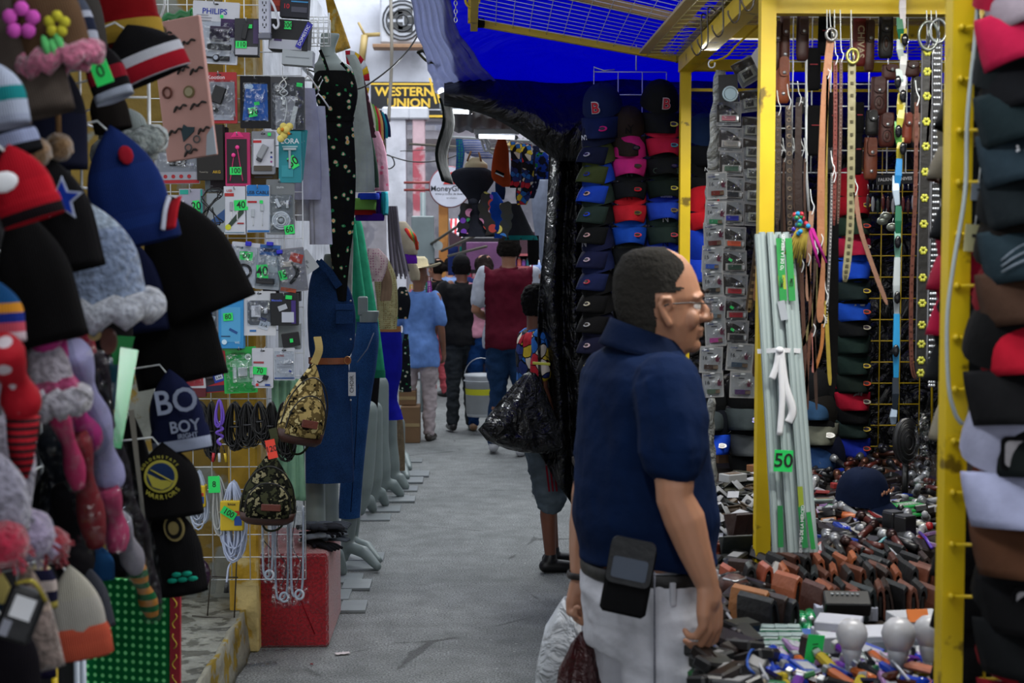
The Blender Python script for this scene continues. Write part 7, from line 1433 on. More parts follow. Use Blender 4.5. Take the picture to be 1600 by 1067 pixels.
# ================================================================ BELTS, SHEATHS AND WRIST BANDS
YB=3.9;sb=YB/FPX
o=thing('sheath_grid','white wire grid with leather sheaths under the transverse yellow beam','wire grid');A=at(1210,26,4.3);B=at(1474,270,4.3)
P_(o,'wires',lambda m:(grid(m,A,(B.x-A.x,0,0),(0,0,B.z-A.z),9,7,.002),m.tube([at(1260,26,4.2),at(1260,270,4.2),at(1264,330,4.2)],.004,WIRE,6)))
def belt(label,pts,w_,col,kind='leather',studs=None,Y=YB,buckle=None,edge=None,th=.0035,name='belt',cat='belt'):
 s=Y/FPX;c=at(pts[0][0],pts[0][1],Y);P=spline([at(x,y,Y+(pp[0] if pp else 0))-c for x,y,*pp in pts],6);o=thing(name,label,cat,c)
 ww=[w_*s]*len(P);ww[-1] *= .35;ww[-2] *= .8
 P_(o,'strap',lambda m:m.strap(P,ww,th,M(col,kind) if isinstance(col,str) else col))
 if studs:
  sc,n,r,sq=studs
  def f(m):
   for k in range(n):
    t=(k+.5)/n*(len(P)-1);i=int(t);q=P[i].lerp(P[min(i+1,len(P)-1)],t-i)+V((0,-th/2-.001,0))
    if sq == 'sq':m.box(q,(r*2,.003,r*2),M(sc,'metal',metal=.5))
    elif sq == 'rows':[m.ball(q+V((dx*w_*s*.22,0,0)),(r,r*.6,r),M(sc,'metal',metal=.7),6) for dx in (-1,0,1)]
    elif sq == 'fl':[m.ball(q+V((r*.6*cos(a*1.05),0,r*.6*sin(a*1.05))),(r*.45,r*.25,r*.45),M(sc,'metal'),6) for a in range(6)]
    elif sq == 'ring':m.tube([q+V((r*cos(a*pi/4),0,r*sin(a*pi/4))) for a in range(8)],r*.25,M(sc,'metal',metal=.4),5,closed=True)
    else:m.ball(q,(r,r*.6,r),M(sc,'metal',metal=.6),6)
  P_(o,'studs',f)
 if edge:P_(o,'stitching',lambda m:[m.tube([p+V((dx*w_*s*.44,-th/2,0)) for p in P[:-2]],.0011,M(edge,'cloth'),5) for dx in (-1,1)] and None)
 if buckle:
  bw,bh,bc=buckle;P_(o,'buckle',lambda m:(m.tube([(bw/2*cos(a*pi/10)*sb,-.008,(bh/2*sin(a*pi/10)+bh*.3)*sb) for a in range(20)],.0045,M(bc,'metal',metal=.8),8,closed=True),m.tube([(0,-.012,bh*.75*sb),(0,-.012,0)],.003,M(bc,'metal',metal=.8),6)))
 P_(o,'hook',lambda m:m.tube(spline([(0,-.004,-.01),(.006,-.004,.012),(0,0,.03),(-.004,.0,at(0,8,Y).z-c.z if pts[0][1]<130 else .06)]),.0014,WIRE,5))
 return o
belt('dark brown belt with ring tooling, right of the middle post',[(1232,165),(1233,260),(1234,362)],10,'#241712',studs=('#7a6a58',16,.0055,'ring'),Y=4.0)
belt('narrow dark tooled belt closest to the middle post',[(1216,175),(1216,260),(1214,352)],9,'#2a1c16',studs=('#5a4a3c',22,.0035,'ring'),Y=4.0)
belt('plain chocolate belt between tooled belts and black pouches',[(1248,160),(1247,300),(1252,470)],10,'#33201a',Y=4.05)
belt('peach natural leather belt hanging in the middle',[(1298,60),(1289,150),(1283,300),(1283,440),(1281,504)],12,'#a06a46',buckle=(16,18,'#8a8a8a'),studs=('#3a2418',9,.001,'x'))
belt('thin mustard yellow strap beside the peach belt',[(1293,118),(1291,220),(1290,400)],4,'#8a7424')
belt('thin red braided leather strap',[(1305,96),(1305,200),(1303,352)],6,'#6a2418',studs=('#48140c',40,.002,'x'))
belt('narrow brown strap with silver dot edge',[(1314,92),(1313,210),(1309,350)],5,'#4a2a1c',studs=('#a8a49a',46,.0012,'x'))
belt('pale snake like segmented belt',[(1331,95),(1330,250),(1328,360),(1320,441)],12,'#8a8462',studs=('#55503a',26,.0042,'sq'),buckle=(18,22,'#a8a45a'))
belt('pinkish tan strap swinging out to the right',[(1336,300),(1345,360),(1365,420),(1386,476)],7,'#8a6450')
belt('silver twisted chain strap',[(1300,270),(1297,380),(1291,506)],4,'#6a6a6c',studs=('#b0b0b0',44,.0024,'x'),name='chain_strap')
belt('olive suede strap tip curving left',[(1282,380),(1276,450),(1268,500),(1254,541)],7,'#6a6038')
belt('pale beige strap tip above the olive one',[(1268,330),(1264,400),(1262,470)],8,'#96705a')
belt('thin orange strap below the peach belt',[(1286,506),(1283,545),(1272,582)],5,'#a0642c')
belt('yellow and red strap tip low in the middle',[(1290,470),(1294,550),(1297,602)],6,'#a08a2c')
belt('wide black strap hanging left of the back caps',[(1302,280,.15),(1302,450,.15),(1300,618,.15)],17,'#0d0d0e','cloth')
belt('long thin brown strap behind the trunking bundle',[(1252,420),(1256,520),(1262,640)],6,'#4a2a1a')
belt('thin russet strap beside the long brown one',[(1262,410),(1266,500),(1258,630)],5,'#5a3420')
belt('dark thin strap right of the russet strap',[(1274,400),(1272,520),(1276,640)],5,'#3a2418')
belt('pink salmon strap tip above the grey caps',[(1270,520),(1272,560),(1270,582)],5,'#a86a60')
belt('black belt with yellow metal flowers',[(1449,70),(1447,200),(1443,350),(1440,500),(1438,590)],19,'#14120f',studs=('#a8a83a',15,.012,'fl'),buckle=(30,44,'#7a7f7a'),edge='#6a6a70')
belt('black belt covered with silver studs',[(1464,60),(1463,200),(1461,350),(1457,480),(1455,605)],17,'#101012',studs=('#c8ccd4',60,.0042,'rows'),buckle=(26,36,'#8a8f92'),edge='#8a8c94')
belt('narrow red brown belt edge left of the flower belt',[(1432,160),(1430,300),(1424,450),(1424,560),(1430,592)],6,'#5a2c1c',studs=('#3a1a10',40,.0022,'ring'))
belt('thin red strap between flower belt and silver belt',[(1456,80),(1454,140),(1448,230)],4,'#7a3424')
belt('greek key patterned belt tip hanging left of the middle post',[(1186,365),(1180,420),(1172,470),(1170,486)],12,'#3a2c20',studs=('#8a7a60',14,.0045,'sq'),Y=4.1)
belt('tan belt tip lying against the middle post',[(1186,400),(1184,440),(1180,470)],9,'#8f6450',Y=4.08)
belt('brown belt tip lower left of the middle post',[(1186,480),(1184,540),(1178,588)],9,'#4a3024',studs=('#2a1a12',14,.0045,'ring'),Y=4.1)
for k in range(9):belt(['first','second','third','fourth','fifth','sixth','seventh','eighth','ninth'][k]+' from the left of the thin brown laces above the trunking bundle',[(1214+5.5*k,230+9*(k % 3)),(1213+5.5*k,300),(1216+5.4*k+2*(k % 2),372+10*(k % 4))],4,['#3a241a','#2a1a14','#4a2e20'][k % 3],Y=4.12,name='leather_lace',cat='lace')
o=thing('beaded_tassel','colourful beaded tassel with yellow and magenta threads','tassel',at(1252,345,3.85));q_=random.Random(5)
P_(o,'beads',lambda m:[m.ball((q_.uniform(-.02,.02),q_.uniform(-.015,.01),q_.uniform(-.045,.02)),.007,M(q_.choice(['#b02a38','#2a8ac0','#3a2a8a','#1a7a4a','#a8303a']),'gloss'),8) for k in range(22)] and None)
P_(o,'threads',lambda m:[m.tube([(-.01+.003*k,0,-.02),(-.045+.006*k+(.03 if k>9 else 0),-.005,-.09-.012*(k % 4))],.003,M('#8a7a34' if k<10 else '#a82a80','cloth'),5) for k in range(15)] and None)
# sheaths and pouches
def sheath(label,px,py,w_,h_,col,style='two',Y=4.2,tilt=0):
 s=Y/FPX;w2,h2=w_*s,h_*s;o=thing('leather_sheath' if col not in ('#111113','#141416') else 'fabric_sheath',label,'sheath',at(px,py,Y),(0,tilt,rnd.uniform(-8,8)));mt=M(col,'leather' if col != '#111113' else 'cloth')
 def body(m):
  rings=[]
  for i,(t,k,d) in enumerate(((0,.82,.4),(.03,.9,.8),(.12,.94,1),(.8,1,1),(.94,.9,.9),(1,.7,.4))):
   z=h2/2-t*h2;rings.append([(w2/2*k*cos(a)*(1 if abs(cos(a))<.9 else .96),.011*d*sin(a),z) for a in [2*pi*j/16 for j in range(16)]])
  m.loft(rings,mt)
 P_(o,'body',body)
 fl_=o
 if style in ('two','flap','oval'):fl_=P_(o,'flap',lambda m:m.card(rrect(w2*.62,h2*.42,w2*.25,0,h2*.28),-.019,-.011,mt))
 if style in ('two','flap','oval'):P_(fl_,'snap',lambda m:m.ball((0,-.02,h2*.14),(.0055,.003,.0055),STEEL,10))
 if style == 'two':P_(o,'snap',lambda m:m.ball((0,-.012,-h2*.3),(.0055,.003,.0055),STEEL,10))
 if style == 'oval':P_(o,'embossed_oval',lambda m:(m.tube([(w2*.26*cos(a*pi/9),-.012,-h2*.18+h2*.17*sin(a*pi/9)) for a in range(18)],.0014,M('#2a140c','leather'),5,closed=True),m.ball((0,-.012,-h2*.18),(w2*.12,.002,h2*.1),M('#3a1c12','leather'),8)))
 if style == 'txt':P_(o,'label',lambda m:m.box((0,-.0125,h2*.1),(w2*.5,.001,.003),M('#8a3a40','cloth'),b=0))
 if style == 'word':P_(o,'stitched_word',lambda m:m.text('CHIVAS',h2*.2,M('#b8a890','cloth'),(0,-.013,0),None,rz=90,bold=.02))
 P_(o,'belt_loop',lambda m:m.tube([(0,.008,h2*.4),(0,.016,h2*.2),(0,.008,0)],.004,mt,6,flat=(2,.5)))
for a in (('long brown sheath with one snap at the upper left of the grid',1226,62,18,78,'#4a2218','two'),('orange tan sheath with two snaps nearest the middle post',1223,125,24,72,'#8a4424','two'),('brown sheath under the beam beside the pouches',1254,60,22,70,'#3a1c18','flap'),('red brown sheath left of the long one',1214,72,12,76,'#3c1a16','flap'),('upper black fabric sheath with red dot lettering',1271,108,24,66,'#111113','txt'),('lower black fabric sheath with red lettering',1272,204,24,78,'#111113','txt'),('small black sheath left of the pinkish belt',1250,165,14,26,'#141416','flap'),('black sheath under the beam behind the peach belt',1290,55,26,62,'#111113','txt'),('dark red sheath with stitched pale word',1343,66,24,74,'#6a1c1a','word'),('brown sheath with single snap beside the stitched one',1358,72,18,80,'#43231c','flap'),('glossy black sheath with rounded pocket',1384,56,25,70,'#141416','oval'),('wide brown pouch with snap, left of the wrist bands',1391,113,30,24,'#4a1f18','flap'),('wide brown pouch with snap, right of the wrist bands',1425,108,26,24,'#43201a','flap'),
          ('brown sheath with embossed oval, upper one',1373,150,28,60,'#43170f','oval'),('brown sheath with embossed oval, lower one',1385,203,27,54,'#4a1a10','oval'),('light brown sheath with silver emblem lowest of all',1360,248,24,66,'#6a3522','two'),('black sheath with white feather print',1433,150,22,60,'#141416','oval'),('tan orange sheath right of the wrist bands',1417,200,16,48,'#8a3a24','flap'),('beige sheath beside the flower belt',1432,200,16,46,'#906a58','flap'),('black pouch behind the lower oval sheath',1362,192,22,40,'#141416','flap'),('black fabric sheath behind the snake belt',1342,185,18,50,'#111113','txt'),('black fabric sheath low behind the snake belt',1340,240,16,66,'#111113','txt'),('black pouch behind the red braided strap',1302,190,18,90,'#111113','txt'),('dark sheath below the upper black fabric sheath',1300,250,20,40,'#141416','flap')):
 sheath(*a)
# wrist bands in one long strip
o=thing('wristband_strip','long hanging strip of colourful wrist bands','wrist bands',at(1410,0,3.95));oc=o.location
WB=[(1411,-20,1411,45,'#c8c4c8'),(1405,28,1408,62,'#1a6a48'),(1412,45,1410,78,'#b8a83a'),(1406,62,1408,92,'#a8b4b0'),(1412,84,1410,118,'#b8b8b8'),(1404,108,1406,140,'#8a9a98'),(1411,118,1410,150,'#c0c0c0'),(1408,146,1405,180,'#b8a838'),(1410,160,1402,210,'#a8a440'),(1402,190,1406,232,'#5a9a48'),(1408,215,1404,250,'#a89c30'),(1405,248,1400,300,'#1a74b0'),(1399,275,1402,320,'#a8b8c8'),(1404,322,1403,368,'#176044'),(1402,362,1402,402,'#6a9a8a'),(1402,402,1401,490,'#a8b0b4'),(1401,490,1400,590,'#1a88c0'),(1399,590,1398,640,'#1a2430'),(1397,640,1396,662,'#8a9cb0')]
for k,(x0,y0,x1,y1,c) in enumerate(WB):
 P_(o,'wristband',lambda m:m.strap([at(x0,y0,3.95-.004*(k % 2))-oc,at((x0+x1)/2+(k % 3-1),(y0+y1)/2,3.94)-oc,at(x1,y1,3.95)-oc],[.016,.019,.013],.005,M(c,'plastic')))
for x,y in ((1414,62),(1403,128),(1411,150),(1404,205),(1411,232),(1403,378),(1402,465),(1400,548)):P_(o,'band_dial',lambda m:m.ball(at(x,y,3.93)-oc,(.010,.006,.018),M('#111216','gloss'),12))
# knives card
o=thing('knife_display','black card with white lettering and a row of hanging folding knives','knife display',at(1398,280,4.6));s=4.6/FPX
P_(o,'card',lambda m:(m.box((0,0,0),(58*s,.004,16*s),M('#15161c','paper'),TR(ry=-3),b=0),m.text('FALKNER KNIVES',7*s,WHITE,(0,-.004,0),TR(ry=-3),bold=.02)))
for k in range(11):P_(o,'knife',lambda m:(m.ball(((-42+8*k)*s,0,(-36-3*(k % 3))*s),(.006,.005,.026),M(['#3a1414','#9a9aa4','#1c2c28','#5a1c1c'][k % 4],'gloss'),10),m.tube([((-42+8*k)*s,0,-16*s),((-42+8*k)*s,0,(-8)*s)],.0012,STEEL,5)))
for i,(px,py) in enumerate(((1379,345),(1394,355),(1384,338))):mb=MB();mb.ball((0,0,0),(.02,.008,.014),M('#8a9088','metal',metal=.7),10);mb.tube([(0,0,.01),(.004,0,.03)],.0015,STEEL,5);mb.build('key_charm',None,['left','right','upper'][i]+' silvery charm hanging below the folding knives','charm',loc=at(px,py,4.6))
# ================================================================ TRUNKING BUNDLE
o=thing('trunking_bundle','tall bundle of white plastic cable trunking tied with white cloth','trunking',(0,0,0));TM=M('#8f9d9d','plastic')
for k in range(9):
 xt=1184+6.2*k;xb=1212+7.6*k;yy=3.86+.012*(k % 3)
 A=at(xt,366-3*(k % 2),yy);B=at(xb,862,yy-.1)
 P_(o,'trunking',lambda m:(m.strap([A,B],.0165,.016,TM),m.strap([A+V((.0,-.0085,0)),B+V((0,-.0085,0))],.007,.002,M('#9fadad','plastic'))))
for x0,y0,x1,y1,w_,c in ((1218,372,1224,470,.020,'#178a3c'),(1232,372,1238,470,.018,'#178a3c'),(1220,470,1226,500,.020,'#9aa0a8'),(1219,790,1220,855,.014,'#147a3c'),(1251,790,1258,856,.016,'#147a3c'),(1263,800,1271,858,.012,'#178a3c'),(1250,760,1252,792,.014,'#8a9a20'),(1221,430,1223,452,.020,'#9aa82a'),(1237,430,1238,452,.016,'#9aa82a')):
 t0=(y0-366)/496;t1=(y1-366)/496;P_(o,'green_label' if c != '#9aa0a8' else 'pale_label',lambda m:m.strap([at(x0,y0,3.845-.1*t0),at(x1,y1,3.845-.1*t1)],w_,.002,M(c,'paper')))
P_(o,'label_lettering',lambda m:[m.text(t,.012,c,at(x,y,3.84-.1*(y-366)/496),None,rz=-88,bold=.02) for t,c,x,y in (('MCC',INK,1222,441),('22M',INK,1237,441),('DUCTO DE LA MERCED',WHITE,1223,402),('DUCTO DE LA MERCED',WHITE,1253,826))] and None)
P_(o,'cloth_tie',lambda m:(m.strap([at(1184,549,3.83),at(1215,547,3.80),at(1250,548,3.83)],.012,.006,WHITE),m.tube(spline([at(1217,547,3.79),at(1214,570,3.79),at(1206,592,3.79)]),.010,WHITE,7,flat=(1,.4)),m.tube(spline([at(1219,547,3.79),at(1226,600,3.79),at(1238,640,3.79),at(1232,660,3.79)]),.010,WHITE,7,flat=(1.2,.4)),m.tube(spline([at(1218,550,3.79),at(1222,620,3.785),at(1218,680,3.78)]),.009,WHITE,7,flat=(1,.4)),m.ball(at(1218,547,3.79),(.012,.01,.01),WHITE,10)))
tg=MB();tg.box((0,0,0),(.05,.002,.058),GREEN,b=0);tgo=tg.build('price_tag',o,loc=at(1224,720,3.75),rot=(0,3,0));P_(tgo,'figures',lambda m:m.text('50',.052,INK,(0,-.002,0),bold=.015))
# ================================================================ GOODS HEAPED ON THE TABLE
ZT_=.75
def tp(px,py,z=.76):return atz(px,py,z)
def wallet_mesh(m,L_,H,W2,col,col_in='#1a1210'):
 # folded leather: spine on top, two leaves that part below
 prof=[(-W2/2,0),(-W2*.46,H*.5),(-W2*.30,H*.9),(0,H),(W2*.30,H*.9),(W2*.46,H*.5),(W2/2,0)]
 inn=[(x*.62,z*.88) for x,z in prof][::-1];rings=[]
 for t,k in ((-1,.96),(-.94,1),(.94,1),(1,.96)):rings.append([(x*k,t*L_/2,z*k) for x,z in prof+inn])
 m.loft(rings,M(col,'leather'),True,False)
WP={}
def wallet(label,px,py,col,rz=0,L_=.10,H=.085,W2=.036,rx=0,group=None,z=None,stitch=False):
 if z is None:z=ZT_+.004
 c=tp(px,py,z+.03);key=(col,L_,H,W2)
 if key not in WP:
  o=thing('leather_wallet',label,'wallet',(c.x,c.y,z),(rx,rnd.uniform(-7,7),rz),group)
  P_(o,'cover',lambda m:wallet_mesh(m,L_,H,W2,col));P_(o,'card_pocket',lambda m:m.box((0,0,H*.36),(W2*.34,L_*.9,H*.62),M('#17100d','leather'),b=.001))
  WP[key]=o
 else:
  o=copy_tree(WP[key]);o['label']=label;o['group']=group or '';o.location=(c.x,c.y,z);o.rotation_euler=(R(rx),R(rnd.uniform(-7,7)),R(rz))
 return o
q=random.Random(11)
ORD=['first','second','third','fourth','fifth','sixth','seventh','eighth','ninth','tenth','eleventh','twelfth','thirteenth','fourteenth','fifteenth','sixteenth','seventeenth']
CN={'#8a4a2c':'tan','#4a2418':'chestnut','#17181a':'black','#5a3020':'brown','#2a1a14':'dark brown','#6a3a28':'russet','#a0562c':'orange tan','#20282a':'slate'}
rows=[('front',942,1272,1448,13,['#4a2418','#8a4a2c','#5a3020','#17181a','#6a3a28','#20282a','#17181a','#5a3020','#2a1a14','#17181a','#6a3a28','#17181a','#5a3020'],.085),
  ('second',912,1222,1450,15,['#a0562c','#5a3020','#17181a','#20282a','#5a3020','#8a4a2c','#17181a','#6a3a28','#17181a','#5a3020','#2a1a14','#8a4a2c','#17181a','#6a3a28','#5a3020'],.08),
  ('third',888,1216,1440,15,['#17181a','#5a3020','#17181a','#17181a','#8a4a2c','#17181a','#8a4a2c','#a0562c','#17181a','#20282a','#17181a','#4a2418','#17181a','#17181a','#2a1a14'],.07),
  ('fourth',868,1290,1400,9,['#17181a','#20282a','#17181a','#5a3020','#17181a','#17181a','#20282a','#17181a','#17181a'],.06)]
for nm,py,x0,x1,n,cols,H in rows:
 for k in range(n):
  px=x0+(x1-x0)*k/(n-1)+q.uniform(-2,2);wallet('%s folded wallet, %s from the left in the %s row of standing wallets' % (CN[cols[k]],ORD[k],nm),px,py+q.uniform(-5,5),cols[k],q.uniform(-14,22),H=H,L_=.092,W2=.028 if H>.06 else .024,group='folded wallets standing in rows')
for k,(px,py,c,rz,L_,H,nm) in enumerate(((1170,955,'#a0642c',38,.11,.09,'camel coloured wallet leaning in the front left corner'),(1186,962,'#17181a',36,.11,.085,'black wallet right of the camel coloured one'),(1202,960,'#2a1a14',34,.11,.085,'dark brown wallet leaning beside the black one'),(1216,962,'#17181a',30,.11,.08,'black wallet last of the leaning front group'),(1140,905,'#a0482c',10,.07,.07,'rust orange small purse standing on the left'),(1192,908,'#9a4a30',5,.07,.08,'rust orange tall purse behind the leaning wallets'),(1170,905,'#17181a',-5,.07,.075,'black purse between the two rust orange ones'),(1228,925,'#9a5434',28,.09,.08,'orange brown wallet left of the front row'),(1158,895,'#2a1a14',60,.07,.07,'brown purse behind the black purse'))):
 wallet(nm,px,py,c,rz,L_=L_,H=H,W2=.034)
o=thing('coin_purse','brown snap coin purse behind the camel wallet','purse',tp(1146,935));P_(o,'body',lambda m:m.ball((0,0,.03),(.042,.03,.036),M('#4a2a24','leather'),16));P_(o,'clasp',lambda m:m.tube([(-.03,-.01,.055),(0,-.025,.05),(.03,-.01,.055)],.003,STEEL,6))
for k,(px,py,h,rz,c,nm) in enumerate(((1165,868,.13,20,'#2a1412','dark maroon open wallet standing highest on the left'),(1180,866,.12,28,'#1f1210','blackish brown open wallet beside the maroon one'),(1205,868,.12,-15,'#2a1a16','dark brown open wallet leaning on the trunking'),(1152,880,.08,10,'#20282a','grey green pocket book with ring print'),(1122,878,.05,25,'#8a3e28','rust brown flat wallet near the man'),(1140,868,.04,10,'#7a3a28','russet flat wallet behind the rust brown one'))):
 o=thing('open_wallet',nm,'wallet',tp(px,py),(0,0,rz));P_(o,'leaf',lambda m:m.box((0,0,h/2),(.09,.008,h),M(c,'leather'),TR(rx=-24),b=.002));P_(o,'leaf',lambda m:m.box((0,.02,h/2),(.09,.008,h),M(c,'leather'),TR(rx=18),b=.002))
# ---- left heap of multitool pouches with price papers
SH={}
def heap(name,labelf,cat,n,region,makers,group,seed,zf=lambda i,n:0.0):
 q=random.Random(seed);x0,y0,x1,y1=region;out=[]
 for i in range(n):
  t=(i+q.random())/n;py=y0+(y1-y0)*t;px=q.uniform(x0,x1);mk=q.randrange(len(makers));c=tp(px,py,ZT_+.03+zf(t,0))
  key=(name,mk)
  if key not in SH:o=makers[mk]();SH[key]=o
  else:o=copy_tree(SH[key])
  o.location=(c.x,c.y,ZT_+.012+zf(t,0)+q.uniform(0,.015));o.rotation_euler=(R(q.uniform(-25,25)),R(q.uniform(-25,25)),R(q.uniform(-60,60)))
  tag(o,labelf(mk,i),cat,group);out.append(o)
 return out
def pouchmk(col,paper):
 def f():
  o=thing('tool_pouch','','pouch');P_(o,'body',lambda m:m.box((0,0,.008),(.05,.09,.024),M(col,'leather'),b=.008));P_(o,'flap',lambda m:m.box((0,-.03,.021),(.046,.035,.006),M(col,'leather'),b=.002))
  if paper:P_(o,'paper_tag',lambda m:m.box((.015,.01,.026),(.04,.05,.001),M('#a8aab0','paper'),TR(ry=14,loc=(0,0,.004)),b=0))
  return o
 return f
pm_=[pouchmk('#18191b',0),pouchmk('#222826',1),pouchmk('#3a3a2a',0),pouchmk('#1a1412',1),pouchmk('#4a3a28',0),pouchmk('#14161c',1)]
PN=['black','dark grey tagged','olive','dark brown tagged','khaki brown','ink black tagged']
heap('tool_pouch',lambda m,i:PN[m]+' tool pouch in the heap left of the middle post','pouch',64,(1112,742,1196,850),pm_,'tool pouches heaped left of the middle post',3)
def papermk(c):
 def f():o=thing('folded_paper','','paper');P_(o,'sheet',lambda m:m.sheet(lambda u,v:((u-.5)*.07,(v-.5)*.05,.03*(1-abs(2*u-1))+.004*sin(v*9)),6,4,M(c,'paper'),.001));return o
 return f
heap('folded_paper',lambda m,i:'folded white price paper lying on the tool pouches','paper',10,(1115,745,1195,840),[papermk('#8a8c8e'),papermk('#96989a')],'price papers on the tool pouches',8,lambda t,n:.02)
# ---- back heap: torches, knives and black cases
def torchmk(c,c2):
 def f():o=thing('pocket_torch','','torch');P_(o,'barrel',lambda m:m.tube([(0,-.05,.012),(0,.03,.012)],.011,M(c,'metal',rough=.35),12));P_(o,'head',lambda m:m.tube([(0,.03,.012),(0,.045,.012),(0,.06,.012)],[.011,.016,.016],M(c2,'metal',metal=.5),12));return o
 return f
def casemk(c,c2=None):
 def f():
  o=thing('black_case','','case');P_(o,'lid',lambda m:m.box((0,0,.014),(.045,.10,.026),M(c,'plastic'),b=.005))
  if c2:P_(o,'label',lambda m:m.box((0,0,.028),(.03,.05,.001),M(c2,'paper'),b=0))
  return o
 return f
heap('pocket_torch',lambda m,i:['black','dark copper','gunmetal'][m]+' pocket torch in the dark heap at the back of the table','torch',46,(1225,704,1445,752),[torchmk('#141416','#2a2a2c'),torchmk('#3a2018','#5a3a2a'),torchmk('#26282c','#6a6c70')],'torches at the back of the table',21)
heap('black_case',lambda m,i:['plain black','black white labelled','dark brown'][m]+' small case in the middle of the heap','case',70,(1225,745,1462,860),[casemk('#121214'),casemk('#16181a','#8a8a8c'),casemk('#1c1412')],'small dark cases heaped in the middle',22)
heap('pocket_knife',lambda m,i:['dark','silver','red brown'][m]+' pocket tool lying among the cases','pocket knife',70,(1230,720,1462,862),[torchmk('#1a1a1c','#8a8c90'),torchmk('#8a8c90','#a8aaac'),torchmk('#4a1c14','#2a1410')],'pocket tools among the dark cases',23,lambda t,n:.018)
def bitmk(c,w_=.05,d=.07,h=.012,k='plastic'):
 def f():o=thing('small_box','','box');P_(o,'tray',lambda m:m.box((0,0,h/2),(w_,d,h),M(c,k),b=.002));P_(o,'top_label',lambda m:m.box((0,.005,h+.0006),(w_*.7,d*.5,.001),M('#9a9ca4','paper'),b=0));return o
 return f
BC=['#8a1a1a','#a89c80','#5a2a8a','#1a3a9a','#8a6a98','#2a6a3a','#a8a8b0','#8a5a2a'];BN=['dark red','beige','violet','royal blue','mauve','green','pale grey','ochre']
heap('small_box',lambda m,i:BN[m]+' small box showing between the dark cases','box',34,(1255,765,1462,862),[bitmk(c) for c in BC],'coloured small boxes between the cases',31,lambda t,n:.012)
# distinct things in the middle
cap('navy cap with orange lettering lying on the goods heap',1348,775,4.7,78,'#0e1a34',rz=38,rx=6,ry=-8,sticker=None,logo=lambda m,X,s:[m.ball(X @ V(((-.03+.012*k)*s,-.005,.004*(k % 2))),(.005*s,.003,.007*s),M('#b8846a','cloth'),6) for k in range(6)] and None)
def bulb(label,px,py,r,z=.80,rot=(0,0,0),base=True):
 c=tp(px,py,z);o=thing('light_bulb',label,'light bulb',c,rot)
 P_(o,'globe',lambda m:m.lathe([(0,r),(r*.5,r*.87),(r*.86,r*.5),(r,0),(r*.9,-r*.45),(r*.62,-r*.95)],M('#b4b4b8','plastic',rough=.3),24));P_(o,'housing',lambda m:m.lathe([(r*.64,-r*.9),(r*.6,-r*1.3),(r*.42,-r*1.9),(r*.38,-r*2.0)],M('#a0a2a8','plastic'),24))
 P_(o,'screw_base',lambda m:m.lathe([(r*.38*(1+.06*(k % 2)),-r*(2.0+.08*k)) for k in range(9)]+[(0,-r*2.7)],STEEL,18))
bulb('small round lamp bulb beside the navy cap on the heap',1318,792,.018,.80)
bulb('white LED bulb standing on the white boxes, leftmost of the front three',1331,990,.033,.86)
bulb('wide white LED bulb in the middle of the front three',1404,990,.036,.86)
bulb('white LED bulb half behind the near yellow post',1452,985,.033,.86)
o=thing('tape_measure','orange round disc on the goods heap below the navy cap','disc',tp(1330,808,.79));P_(o,'disc',lambda m:m.lathe([(0,.016),(.034,.014),(.038,.006),(.036,-.008),(0,-.012)],M('#b8602c','plastic'),24,None));P_(o,'centre',lambda m:m.lathe([(0,.018),(.012,.017),(.014,.014)],M('#a04a20','plastic'),16))
for k in range(3):
 o=thing('calculator',['upper green and white calculator on the heap','middle green and white calculator','front green and white calculator nearest the post'][k],'calculator',tp(1415+6*k,790+6*k,.78+.012*(2-k)),(0,0,30));P_(o,'body',lambda m:m.box((0,0,0),(.12,.07,.012),M('#2a9a4a','plastic'),b=.003));P_(o,'keys',lambda m:[m.box((-.035+.012*i,-.02+.013*j,.007),(.009,.009,.004),M('#a8b8ac','plastic')) for i in range(7) for j in range(3)] and None)
for nm,px,py,sz,c,rz,z in (('red flat box with gold edge under the heap',1293,816,(.12,.05,.035),'#8a1c1c',8,.75),('beige patterned box beside the red one',1335,822,(.12,.05,.03),'#a08058',-6,.75),('long red and dark striped box at the back',1325,762,(.13,.03,.02),'#8a1a18',12,.80),('grey plastic case left of the bulb',1290,795,(.09,.06,.03),'#2a2c30',-4,.77),('pale mint sleeve lying left of the navy cap',1292,782,(.11,.04,.008),'#8a9a92',8,.80),('white carton corner at the back left of the heap',1145,752,(.09,.06,.03),'#a4a6a6',30,.80),('tan leather bundle at the back left',1130,722,(.08,.06,.04),'#8a6a50',20,.78),('orange brown leather case beside the middle post',1184,745,(.08,.05,.05),'#8a5a38',35,.77)):
 p_=tp(px,py,z);o=thing('flat_box' if 'leather' not in nm else 'leather_case',nm,'box' if 'leather' not in nm else 'case',p_,(0,0,rz));P_(o,'carton',lambda m:m.box((0,0,sz[2]/2),sz,M(c,'paper'),b=.002));P_(o,'label',lambda m:m.box((0,0,sz[2]+.0006),(sz[0]*.7,sz[1]*.6,.001),M('#6a5a4a','paper'),b=0))
o=thing('crystal_ball','blue glittering ornament ball on the mauve packets','ornament',tp(1320,832,.785));P_(o,'ball',lambda m:m.ball((0,0,0),.022,M('#1a34b0','gloss'),14));P_(o,'facets',lambda m:[m.ball((.02*cos(k),-.01,.02*sin(k)),.005,M('#6a7ad0','gloss'),6) for k in range(7)] and None)
for k,(px,py) in enumerate(((1395,838),(1414,845))):
 o=thing('black_speaker',['left small black cube standing above the wallets','right small black cube standing above the wallets'][k],'cube',tp(px,py,.78),(0,0,25));P_(o,'case',lambda m:m.box((0,0,.035),(.05,.05,.085),M('#101012','plastic'),b=.004));P_(o,'top_plate',lambda m:m.box((0,0,.079),(.044,.044,.003),M('#4a4c50','plastic')))
